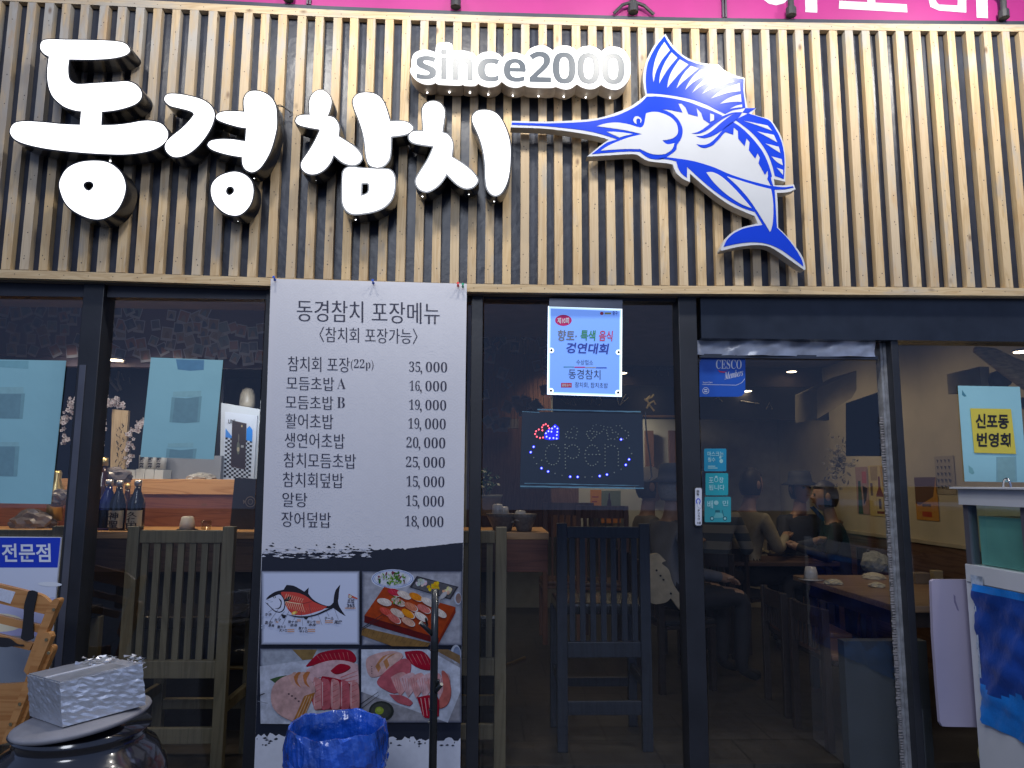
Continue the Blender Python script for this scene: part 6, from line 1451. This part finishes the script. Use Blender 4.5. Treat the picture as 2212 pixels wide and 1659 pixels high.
ontable('tea_cup', 'white cup upside down on the near dining table', 'cup', 1752, 1252, [(0, .006), (.045, .006), (.042, .05), (.033, .085), (0, .088)])
ontable('plate', 'white plate under the upturned cup on the near table', 'plate', 1752, 1253, [(0, 0), (.06, 0), (.085, .006), (0, .005)])
for lab, u, v, s_ in (('crumpled pale napkin right of the upturned cup', 1800, 1262, .06), ('pale napkin pile at the right of the near table', 1888, 1250, .075), ('pale paper slip below the napkin pile', 1895, 1268, .05)):
    p = atz(u, v, ZT); bm = BM(); bmesh.ops.create_icosphere(bm, subdivisions=3, radius=s_, matrix=Matrix.Translation(p))
    for q in bm.verts: q.co.z = ZT + .001 + max(0, q.co.z - ZT) * .5; q.co += Vector((random.uniform(-.008, .008), random.uniform(-.008, .008), random.uniform(0, .006)))
    simple('napkin', lab, 'napkin', bm, mat('cream_tissue', (.52, .47, .32), .8))
p = atz(1900, 1236, ZT); bm = BM(); bmesh.ops.create_icosphere(bm, subdivisions=3, radius=.10, matrix=Matrix.Translation(p + Vector((0, .05, .05))))
for q in bm.verts: q.co += Vector((random.uniform(-.01, .01), random.uniform(-.01, .01), random.uniform(-.012, .012))); q.co.z = max(q.co.z, ZT + .001)
simple('grey_bundle', 'grey knitted bundle lying on the near dining table', 'bundle', bm, mat('grey_knit', (.25, .25, .20), .9, var=.3, scale=30, bump=.4))
t = thing('napkin_box', 'clear napkin holder and beige box behind the lilac panel', 'box'); p = atz(1995, 1262, ZT)
bm = BM(); box(bm, p.x - .05, p.x + .05, p.y, p.y + .08, ZT + .001, ZT + .07, .004); obj('clear_holder', bm, mat('clear_amber', (.22, .17, .12), .2), t)
bm = BM(); box(bm, p.x + .075, p.x + .135, p.y, p.y + .05, ZT + .001, ZT + .085, .004, 0); obj('beige_box', bm, mat('beige_box', (.42, .34, .18), .6), t)
for lab, u, v in (('pale food dish among the guests, left of the table box', 1590, 1192), ('pale food dish in front of the guest in the hat', 1680, 1200), ('small dish of scraps at the table middle', 1640, 1196)):
    p = atz(u, v, .91); bm = BM(); lathe(bm, [(0, .001), (.07, .001), (.10, .025), (.09, .025), (.05, .012), (0, .02)], (p.x, p.y, .911), 20)
    for k in range(14): bmesh.ops.create_icosphere(bm, subdivisions=1, radius=random.uniform(.010, .022), matrix=Matrix.Translation((p.x + random.uniform(-.05, .05), p.y + random.uniform(-.05, .05), .94)))
    simple('food_dish', lab, 'dish', bm, mat('dish_food', (.32, .28, .18), .6, var=.4, scale=25))
p = atz(1722, 1196, .91); bm = BM(); box(bm, p.x - .05, p.x + .05, p.y, p.y + .08, .911, .985, .003); simple('tissue_box', 'small yellowish tissue box on the far table', 'box', bm, mat('tissue_card', (.45, .36, .18), .7))

# --- right wall: wainscot, posters, television
wz = 1.13
bm = BM(); box(bm, ROOM_X1 - .02, ROOM_X1 - .002, .10, ROOM_Y - .01, FLR + .002, wz - .03); wn = simple('wainscot', 'dark grained wood wainscot along the right wall', 'wainscot', bm, wood('wainscot_wood', (.15, .085, .055), (.08, .04, .025), 'Y', knots=False, rough=.45, bands=7))
bm = BM(); box(bm, ROOM_X1 - .03, ROOM_X1 - .002, .10, ROOM_Y - .01, wz - .029, wz, .003); obj('cap_rail', bm, mat('cream_rail', (.42, .36, .24), .6), wn)
def wallposter(nm, lab, cat, corners, draw, col):
    x = ROOM_X1 - .004; pts = [atx(u, v, x) for u, v in corners]; bm = BM(); cl = bm.loops.layers.float_color.new('Col')
    y0, y1 = sum(p.y for p in (pts[0], pts[3])) / 2, sum(p.y for p in (pts[1], pts[2])) / 2; z1, z0 = sum(p.z for p in pts[:2]) / 2, sum(p.z for p in pts[2:]) / 2
    def pg(l, c, k):
        f = bm.faces.new([bm.verts.new((x - .0015 - .0004 * k, y0 + (y1 - y0) * s_, z1 + (z0 - z1) * t_)) for s_, t_ in l])
        for q in f.loops: q[cl] = (*c, 1)
    pg([(0, 0), (1, 0), (1, 1), (0, 1)], col, 0)
    for k, (l, c) in enumerate(draw): pg(l, c, k + 1)
    bmesh.ops.triangulate(bm, faces=[f for f in bm.faces if len(f.verts) > 4])
    return simple(nm, lab, cat, bm, vcol('poster_print', .5, .08))
botl = [(.50, .22), (.58, .22), (.60, .45), (.72, .58), (.72, .95), (.36, .95), (.36, .58), (.48, .45)]
wallposter('sake_poster', 'yellow poster of a brown sake bottle on the right wall', 'poster', [(1878, 1006), (1921, 1004), (1921, 1118), (1878, 1112)], [([(.1, .02), (.5, .02), (.45, .3), (.12, .3)], (.34, .25, .10)), ([(.6, .02), (1, .02), (1, .45), (.7, .4)], (.45, .28, .07)), (botl, (.16, .04, .03)), ([(.37, .62), (.71, .62), (.71, .9), (.37, .9)], (.50, .42, .20)), ([(.47, .66), (.60, .66), (.60, .86), (.47, .86)], (.10, .07, .05)), ([(.08, .35), (.2, .35), (.2, .6), (.08, .6)], (.14, .10, .06))], (.52, .42, .17))
wallposter('pink_poster', 'pinkish bottle poster left of the yellow one on the right wall', 'poster', [(1850, 1010), (1876, 1007), (1876, 1112), (1850, 1108)], [([(.2, .3), (.4, .3), (.5, 1), (.1, 1)], (.04, .09, .05)), ([(.55, .4), (.95, .45), (.8, .7), (.6, .8)], (.03, .025, .04)), ([(.55, .1), (.9, .1), (.9, .35), (.55, .35)], (.42, .12, .12))], (.36, .24, .20))
wallposter('price_poster', 'orange price poster on the right wall beside the door', 'poster', [(1977, 1032), (2026, 1030), (2027, 1126), (1979, 1122)], [([(0, 0), (.95, 0), (.8, .45), (.2, .65), (0, .62)], (.14, .07, .045)), ([(.3, .62), (.68, .62), (.68, .68), (.3, .68)], (.16, .09, .04)), ([(.28, .80), (.7, .80), (.7, .92), (.28, .92)], (.42, .06, .03))], (.52, .25, .05))  # brown upper shape is a glass reflection drawn into the poster
wallposter('scribbled_paper', 'beige paper with dark scribbles on the right wall, left of the steel blue poster', 'paper', [(2020, 985), (2062, 985), (2064, 1070), (2022, 1066)], [([(.1 + .2 * (k % 4), .08 + .17 * (k // 4)), (.22 + .2 * (k % 4), .1 + .17 * (k // 4)), (.17 + .2 * (k % 4), .19 + .17 * (k // 4))], (.08, .075, .08)) for k in range(20)], (.36, .31, .23))
tv = thing('television', 'black flat television mounted high by the right wall', 'television')
bm = BM(); quadbox(bm, [Vector(q) for q in [atx(1832, 870, 2.25), atx(1925, 838, 2.25), atx(1925, 985, 2.25), atx(1832, 985, 2.25)]], .03); obj('screen', bm, mat('tv_black', (.008, .009, .012), .15), tv)
bm = BM(); box(bm, 2.9, 3.395, atx(1880, 900, 2.25).y - .05, atx(1880, 900, 2.25).y + .05, 2.0, 2.06); obj('bracket', bm, dkw, tv)
bm = BM(); quadbox(bm, [at(u, v, 2.2) for u, v in ((1765, 905), (1840, 860), (1850, 842), (1850, 800), (1765, 840))], .4); simple('ceiling_duct', 'beige boxed duct under the ceiling above the television', 'duct', bm, mat('beige_duct', (.30, .26, .17), .8))
bm = BM()
for k in range(9):
    a = 2108 + 4 * k; tube(bm, [at(a, 756 + 3 * k, .55), at(a + 35, 762 + 5 * k, .58), at(a + 75, 782 + 6 * k, .62), at(a + 160, 815 + 8 * k, .7)], [.02, .03, .032, .03], 8)
simple('tan_blind', 'tan rolled bundle hanging near the ceiling behind the steel blue poster', 'bundle', bm, mat('tan_fibre', (.48, .33, .15), .8, var=.3, scale=20, stretch=(1, 1, 5)), None, True)
bm = BM(); p = at(2160, 820, .7); bmesh.ops.create_cone(bm, cap_ends=True, segments=28, radius1=.055, radius2=.05, depth=.06, matrix=Matrix.Translation(p) @ Matrix.Rotation(R(80), 4, 'X')); sp_ = simple('round_speaker', 'round dark speaker above the steel blue poster', 'speaker', bm, mat('speaker_grey', (.06, .06, .07), .5), None, True)
bm = BM(); ib(bm, 2118, 792, 2138, 838, .72, .3); simple('beige_box', 'beige wall box beside the round speaker', 'box', bm, mat('beige_duct', (.30, .26, .17), .8))
bm = BM()
for k in range(170):
    c = at(1812 + random.gauss(0, 12), 1000 + random.gauss(0, 26), 2.3 + random.uniform(-.08, .08)); d = Vector((random.uniform(-1, 1), random.uniform(-1, 1), random.uniform(-1, 1))).normalized(); s2_ = d.orthogonal().normalized(); l = random.uniform(.02, .05)
    bm.faces.new([bm.verts.new(q) for q in (c, c + d * l * .5 + s2_ * l * .4, c + d * l, c + d * l * .5 - s2_ * l * .4)])
simple('dried_flowers', 'greyish bunch of dried flowers hanging beside the television', 'dried flowers', bm, mat('dried_grey', (.20, .19, .16), .9, var=.4, scale=30))
bm = BM(); p = atz(1955, 1598, .002); box(bm, 1.62, 2.0, .10, .16, .003, .85); simple('low_screen', 'low dark grey panel behind the right edge of the door', 'panel', bm, mat('slate_panel', (.028, .036, .042), .5))

# --- ceiling downlights, then added fill lamps
warm = (1.0, .80, .55)
LP = [(250, 778, 'ceiling downlight over the bar beside the black post'), (1710, 803, 'ceiling downlight seen through the top of the door'), (1613, 845, 'ceiling downlight beside the deep blue sticker'), (1350, 693, 'ceiling downlight beside the glowing panel'), (1344, 806, 'ceiling downlight right of the glowing panel'), (2208, 760, 'ceiling downlight at the right edge'), (1075, 690, 'ceiling downlight over the cluster of snapshots')]
for u, v, lab in LP:
    y = {250: 1.70, 1710: 3.85, 1613: 3.85, 1350: 3.9, 1344: 3.85, 2208: 1.0, 1075: 2.5}[u]
    p = at(u, v, y)
    t = thing('downlight', lab, 'downlight', (p.x, y, p.z), 0, 'ceiling downlights in the shop')
    bm = BM(); lathe(bm, [(.0, .012), (.055, .012), (.06, 0), (.045, 0), (.045, .006), (0, .006)], seg=20); obj('trim_ring', bm, mat('white_trim', (.5, .5, .48), .5), t)
    bm = BM(); bmesh.ops.create_cone(bm, cap_ends=True, segments=20, radius1=.044, radius2=.044, depth=.006); obj('lamp_disc', bm, emis('warm_lamp', warm, 9), t)
def spot(loc, target, power, color, cone=120, r=.05):
    l = bpy.data.lights.new('added_fill_spot', 'SPOT'); l.energy = power; l.color = color; l.spot_size = R(cone); l.spot_blend = .5; l.shadow_soft_size = r  # added spots aimed where brightness is wanted, apart from the downlight fixtures
    o = bpy.data.objects.new('added_fill_spot', l); COL.objects.link(o); o.location = loc; o.rotation_euler = (Vector(target) - Vector(loc)).to_track_quat('-Z', 'Y').to_euler()
for loc, tg_, p, c_, cone in (((-2.9, .98, 2.34), (-2.9, 1.25, 0), 10, warm, 125), ((-2.25, .98, 2.34), (-2.25, 1.25, 0), 16, warm, 125), ((-1.6, .98, 2.34), (-1.6, 1.25, 0), 18, warm, 125), ((-2.75, 1.45, 2.3), (-2.75, 2.1, 1.75), 9, (1, .95, .9), 110), ((-2.2, 1.45, 2.3), (-2.2, 2.1, 1.7), 7, (1, .96, .92), 110),
    ((-1.7, 1.85, 2.3), (-1.85, 2.4, 1.65), 12, (.85, .93, 1.0), 110), ((.15, 1.35, 2.4), (.15, 1.2, 0), 14, warm, 110), ((2.55, 3.1, 2.15), (3.4, 3.15, 1.5), 6, warm, 150), ((2.5, 1.8, 2.2), (3.4, 1.8, 1.3), 5, warm, 150), ((2.6, 1.3, 2.6), (2.6, 1.35, 0), 6, warm, 90),
    ((2.35, 2.7, 2.6), (2.45, 3.2, 1.1), 6, warm, 100), ((1.1, 4.02, 2.45), (1.1, 4.6, 1.6), 20, (1, .92, .75), 140), ((1.6, 3.2, 2.68), tuple(at(1404, 870, 3.9)), 4, warm, 26), ((.55, 3.2, 2.6), (.5, 3.0, 0), 6, warm, 110), ((1.2, 2.0, 2.55), (1.1, 1.8, 0), 3, warm, 110)):
    spot(loc, tg_, p, c_, cone, .12)
point('bulkhead_fill_light', (-2.0, .9, 2.5), 2.0, (.75, .82, 1.0), .15)  # added fill without a fixture, lifts the snapshots on the bulkhead
# ------------------------------------------------------------------ guests
skin_m = mat('warm_skin', (.36, .22, .15), .5, var=.08)
def person(label, loc, rz, shirt, pants, pose='table', hat=None, hair=(.02, .016, .014), lean=0.0, sc=1.0):
    t = thing('person', label, 'person', loc, rz, None); t.scale = (sc, sc, sc)
    V, E, RD, TG = [], [], [], []
    def v(p, r, tg, par=None):
        V.append(Vector(p) + Vector((0, -lean * max(0, p[2] - .55), 0))); RD.append(r); TG.append(tg)
        if par is not None: E.append((par, len(V) - 1))
        return len(V) - 1
    pel = v((0, 0, .55), .135, 1); sp1 = v((0, .015, .70), .125, 1, pel); ch = v((0, .005, .87), .135, 1, sp1); nb = v((0, 0, .985), .075, 1, ch); nk = v((0, -.012, 1.06), .052, 0, nb); hd = v((0, -.02, 1.13), .058, 0, nk)
    for s in (-1, 1):
        sh = v((s * .165, .0, .945), .062, 1, ch)
        if pose == 'phone' and s == 1: el, wr = (.22, -.10, .73), (.10, -.30, .90)
        elif pose == 'down': el, wr = (s * .215, -.02, .70), (s * .16, -.24, .66)
        else: el, wr = (s * .225, -.10, .72), (s * .10, -.31, .80)
        e = v(el, .046, 1, sh); w_ = v(wr, .033, 1, e); d = (Vector(wr) - Vector(el)).normalized(); sd = d.cross(Vector((0, 0, 1))).normalized() * s
        pm = Vector(wr) + d * .075; pl_ = v(pm, .031, 0, w_)
        for k, (o, l) in enumerate(((-.024, .060), (-.008, .072), (.008, .068), (.024, .055))):
            b0 = pm + sd * o + d * .02; a = v(b0, .0095, 0, pl_); b1 = b0 + d * l * .55 + Vector((0, 0, -.008)); q = v(b1, .0085, 0, a); v(b1 + d * l * .35 + Vector((0, 0, -.022)), .0075, 0, q)
        th = v(Vector(wr) + d * .035 - sd * .034, .011, 0, pl_); v(Vector(wr) + d * .075 - sd * .048 + Vector((0, 0, .01)), .0095, 0, th)
        hp = v((s * .085, -.03, .53), .090, 2, pel); kn = v((s * .115, -.43, .53), .063, 2, hp); an = v((s * .115, -.40, .09), .042, 2, kn); v((s * .12, -.53, .045), .036, 3, an)
    me = bpy.data.meshes.new('body'); me.from_pydata([tuple(q) for q in V], E, [])
    o = bpy.data.objects.new('body_tmp', me); COL.objects.link(o)
    md = o.modifiers.new('s', 'SKIN'); md.use_smooth_shade = True
    for i, sv in enumerate(me.skin_vertices[0].data): sv.radius = (RD[i], RD[i] * (.78 if TG[i] == 1 and i < 4 else 1)); sv.use_root = (i == 0)
    sb_ = o.modifiers.new('u', 'SUBSURF'); sb_.levels = 2; sb_.render_levels = 2
    bpy.context.view_layer.update()
    ev = o.evaluated_get(bpy.context.evaluated_depsgraph_get()); m2 = bpy.data.meshes.new_from_object(ev)
    bpy.data.objects.remove(o); bpy.data.meshes.remove(me)
    bm = BM(); bm.from_mesh(m2); bpy.data.meshes.remove(m2)
    for f in bm.faces:
        c = f.calc_center_median(); best = min(range(len(E)), key=lambda k: _segd(c, V[E[k][0]], V[E[k][1]])); f.material_index = TG[E[best][1]]
    hc_ = Vector((0, -.03 - lean * .65, 1.205))
    hb = BM(); bmesh.ops.create_uvsphere(hb, u_segments=28, v_segments=20, radius=1)
    for q in hb.verts:
        x, y, z_ = q.co
        wx = .076 * (1 - .22 * max(0, -z_) ** 1.5); yy = y * (.098 if y > 0 else .092); zz = z_ * .122
        if y < 0:
            nose = math.exp(-((x / .16) ** 2) - ((z_ + .10) / .16) ** 2); yy -= .024 * nose
            yy += .010 * math.exp(-((abs(x) - .36) / .14) ** 2 - ((z_ - .10) / .12) ** 2)
            yy -= .008 * math.exp(-(x / .30) ** 2 - ((z_ + .42) / .07) ** 2); yy -= .010 * math.exp(-(x / .35) ** 2 - ((z_ + .80) / .16) ** 2)
        q.co = Vector((x * wx, yy, zz)) + hc_
    for s in (-1, 1):
        bmesh.ops.create_uvsphere(hb, u_segments=10, v_segments=8, radius=1, matrix=Matrix.Translation(hc_ + Vector((s * .077, .012, -.005))) @ Matrix.Diagonal((.012, .022, .034, 1)))
    for f in hb.faces: f.material_index = 0
    fc = len(hb.faces)
    for s in (-1, 1): bmesh.ops.create_uvsphere(hb, u_segments=10, v_segments=8, radius=.0115, matrix=Matrix.Translation(hc_ + Vector((s * .029, -.080, .012))))
    hb.faces.ensure_lookup_table()
    for f in hb.faces[fc:]: f.material_index = 4
    bmesh.ops.create_cube(hb, size=1, matrix=Matrix.Translation(hc_ + Vector((0, -.0945, -.050))) @ Matrix.Diagonal((.040, .006, .007, 1)))
    hb.faces.ensure_lookup_table()
    for f in hb.faces[-6:]: f.material_index = 5
    tm = bpy.data.meshes.new('tmp'); hb.to_mesh(tm); hb.free(); bm.from_mesh(tm); bpy.data.meshes.remove(tm)
    obj('body', bm, [skin_m, shirt, pants, mat('dark_shoe', (.02, .02, .022), .5), mat('eye_dark', (.02, .015, .012), .2), mat('lip_tone', (.24, .10, .08), .5)], t, True)
    def shell(nm, grow, keep, m, dz=0.0):
        b = BM(); bmesh.ops.create_uvsphere(b, u_segments=28, v_segments=18, radius=1)
        for q in b.verts: q.co = Vector((q.co.x * .078 * grow, q.co.y * .099 * grow + .004, q.co.z * .122 * grow + dz)) + hc_
        bmesh.ops.delete(b, geom=[f for f in b.faces if not keep(f.calc_center_median() - hc_)], context='FACES')
        bmesh.ops.solidify(b, geom=b.faces[:], thickness=.008); return obj(nm, b, m, t, True)
    shell('hair', 1.07, lambda c: c.z > .055 or (c.y > -.01 and c.z > -.085), mat('hair_%.3f' % hair[0], hair, .55, var=.3, scale=60, stretch=(8, 8, 1)))
    if hat:
        kind, hm = hat
        if kind == 'bucket':
            b = BM(); lathe(b, [(.142, .030), (.150, .034), (.098, .062), (.092, .10), (.085, .142), (.06, .152), (0, .154)], tuple(hc_ + Vector((0, .004, .0))), 30); obj('bucket_hat', b, hm, t, True)
        elif kind == 'beanie':
            shell('beanie', 1.14, lambda c: c.z > .035, hm, .008); b = BM(); lathe(b, [(.092, .020), (.098, .03), (.097, .062), (.09, .066)], tuple(hc_ + Vector((0, .004, .0))), 28); obj('hat_brim', b, hm, t, True)
        elif kind == 'cap':
            shell('cap', 1.13, lambda c: c.z > .04, hm, .006); b = BM(); box(b, -.07, .07, -.19, -.085, .044, .052, .003)
            for q in b.verts: q.co += hc_ + Vector((0, 0, -.9 * q.co.x ** 2 * 4))
            obj('cap_visor', b, hm, t, True)
    return t
def _segd(p, a, b):
    ab = b - a; k = max(0, min(1, (p - a).dot(ab) / max(1e-9, ab.length_squared))); return (p - a - ab * k).length
stripe = bpy.data.materials.new('striped_knit'); N_, L2, b_ = nodes(stripe); b_.inputs['Roughness'].default_value = .85
tc_ = N_.new('ShaderNodeTexCoord'); sx_ = N_.new('ShaderNodeSeparateXYZ'); ma_ = N_.new('ShaderNodeMath'); ma_.operation = 'PINGPONG'; ma_.inputs[1].default_value = .055; gt_ = N_.new('ShaderNodeMath'); gt_.operation = 'GREATER_THAN'; gt_.inputs[1].default_value = .0275; mx_ = N_.new('ShaderNodeMix'); mx_.data_type = 'RGBA'
mx_.inputs[6].default_value = (.34, .32, .26, 1); mx_.inputs[7].default_value = (.10, .12, .13, 1)
L2.new(tc_.outputs['Object'], sx_.inputs[0]); L2.new(sx_.outputs['Z'], ma_.inputs[0]); L2.new(ma_.outputs[0], gt_.inputs[0]); L2.new(gt_.outputs[0], mx_.inputs[0]); L2.new(mx_.outputs[2], b_.inputs['Base Color'])
navy_c = mat('navy_coat', (.035, .045, .07), .8, var=.2); dark_c = mat('black_coat', (.012, .012, .016), .75, var=.3); cream_c = mat('cream_jacket', (.34, .31, .23), .6, var=.25, scale=10, bump=.4, bscale=14); trous = mat('dark_trousers', (.02, .02, .026), .8)
slate_c = mat('slate_coat', (.13, .145, .18), .7, var=.15); grey_hat = mat('grey_blue_hat', (.10, .115, .15), .8)
def seat_at(u, v_head, y, label, rz, *a, **k):
    p = at(u, v_head, y); sc = k.pop('sc', (p.z - FLR) / 1.205); return person(label, (p.x, y, FLR), rz, *a, sc=sc, **k)
P1 = seat_at(1724, 1056, 3.5, 'person in a dark bucket hat and navy coat holding up a phone', R(14), navy_c, trous, pose='phone', hat=('bucket', mat('dark_hat', (.02, .024, .034), .8)))  # solid seated figure built in place of a reflection in the door glass
P2 = seat_at(1602, 1046, 3.15, 'person with black hair in a cream jacket turned towards the far table', R(118), cream_c, trous, lean=.12)
P3 = seat_at(1534, 1040, 2.75, 'person in a striped grey and cream top beside the door post', R(150), stripe, trous, lean=.05)
P4 = seat_at(1808, 1072, 3.05, 'person in a black coat facing the phone holder across the far table', R(-105), dark_c, trous, lean=.1)
P5 = seat_at(1447, 1052, 2.0, 'person in a grey blue hat and slate coat in profile by the door post', R(104), slate_c, trous, pose='down', hat=('bucket', grey_hat), hair=(.30, .28, .25))
P6 = seat_at(1396, 1050, 2.75, 'person in a white cap and black jacket behind the grey hatted guest', R(95), mat('grey_jacket', (.20, .19, .17), .8), trous, hat=('cap', mat('white_cap', (.50, .48, .44), .7)), hair=(.05, .04, .04))
for P_, lab in ((P1, 'dark chair under the guest in the bucket hat'), (P2, 'dark chair under the guest in the cream jacket'), (P3, 'dark chair under the guest in the striped top'), (P4, 'dark chair under the guest in the black coat'), (P5, 'dark chair under the guest in the grey blue hat'), (P6, 'dark chair under the guest in the white cap')):
    dining_chair(lab, (P_.location.x, P_.location.y, FLR - .02), P_.rotation_euler.z, dkw, dark_c, hb=.86)
ph = thing('phone', 'dark blue phone held up by the guest in the bucket hat', 'phone')
bm = BM(); quadbox(bm, [at(*q) for q in ((1750, 1096, 3.12), (1758, 1093, 3.12), (1786, 1122, 3.09), (1778, 1127, 3.09))], .008); obj('phone_case', bm, mat('phone_blue', (.02, .06, .16), .25), ph)
def z5(x, y): return (1097.2 + x * .2133, 1152.0 + y * .2133)
pl5 = [z5(*q) for q in sm([(1422, 240), (1460, 212), (1520, 205), (1560, 240), (1600, 280, 1), (1560, 305), (1630, 370), (1670, 500), (1740, 610), (1850, 720, 1), (1850, 860, 1), (1740, 775), (1650, 655, 1), (1600, 700), (1500, 720, 1), (1440, 690), (1432, 560), (1418, 420)])]
me = outline_mesh('draped_coat', [plane2d(pl5, 1.72)], 1.72, .035)
setp(link('draped_coat', me, mat('cream_coat_cloth', (.52, .45, .32), .8, var=.25, scale=9, bump=.8, bscale=12)), 'cream coat with dark buttons draped over a chair back by the door post', 'coat')
bm = BM()
for q in ((1505, 375), (1545, 430), (1575, 470), (1650, 610), (1748, 750)): p = at(*z5(*q), 1.718); bmesh.ops.create_cone(bm, cap_ends=True, segments=10, radius1=.007, radius2=.007, depth=.006, matrix=Matrix.Translation(p) @ Matrix.Rotation(R(90), 4, 'X'))
b5 = obj('coat_buttons', bm, bk, bpy.data.objects['draped_coat'])
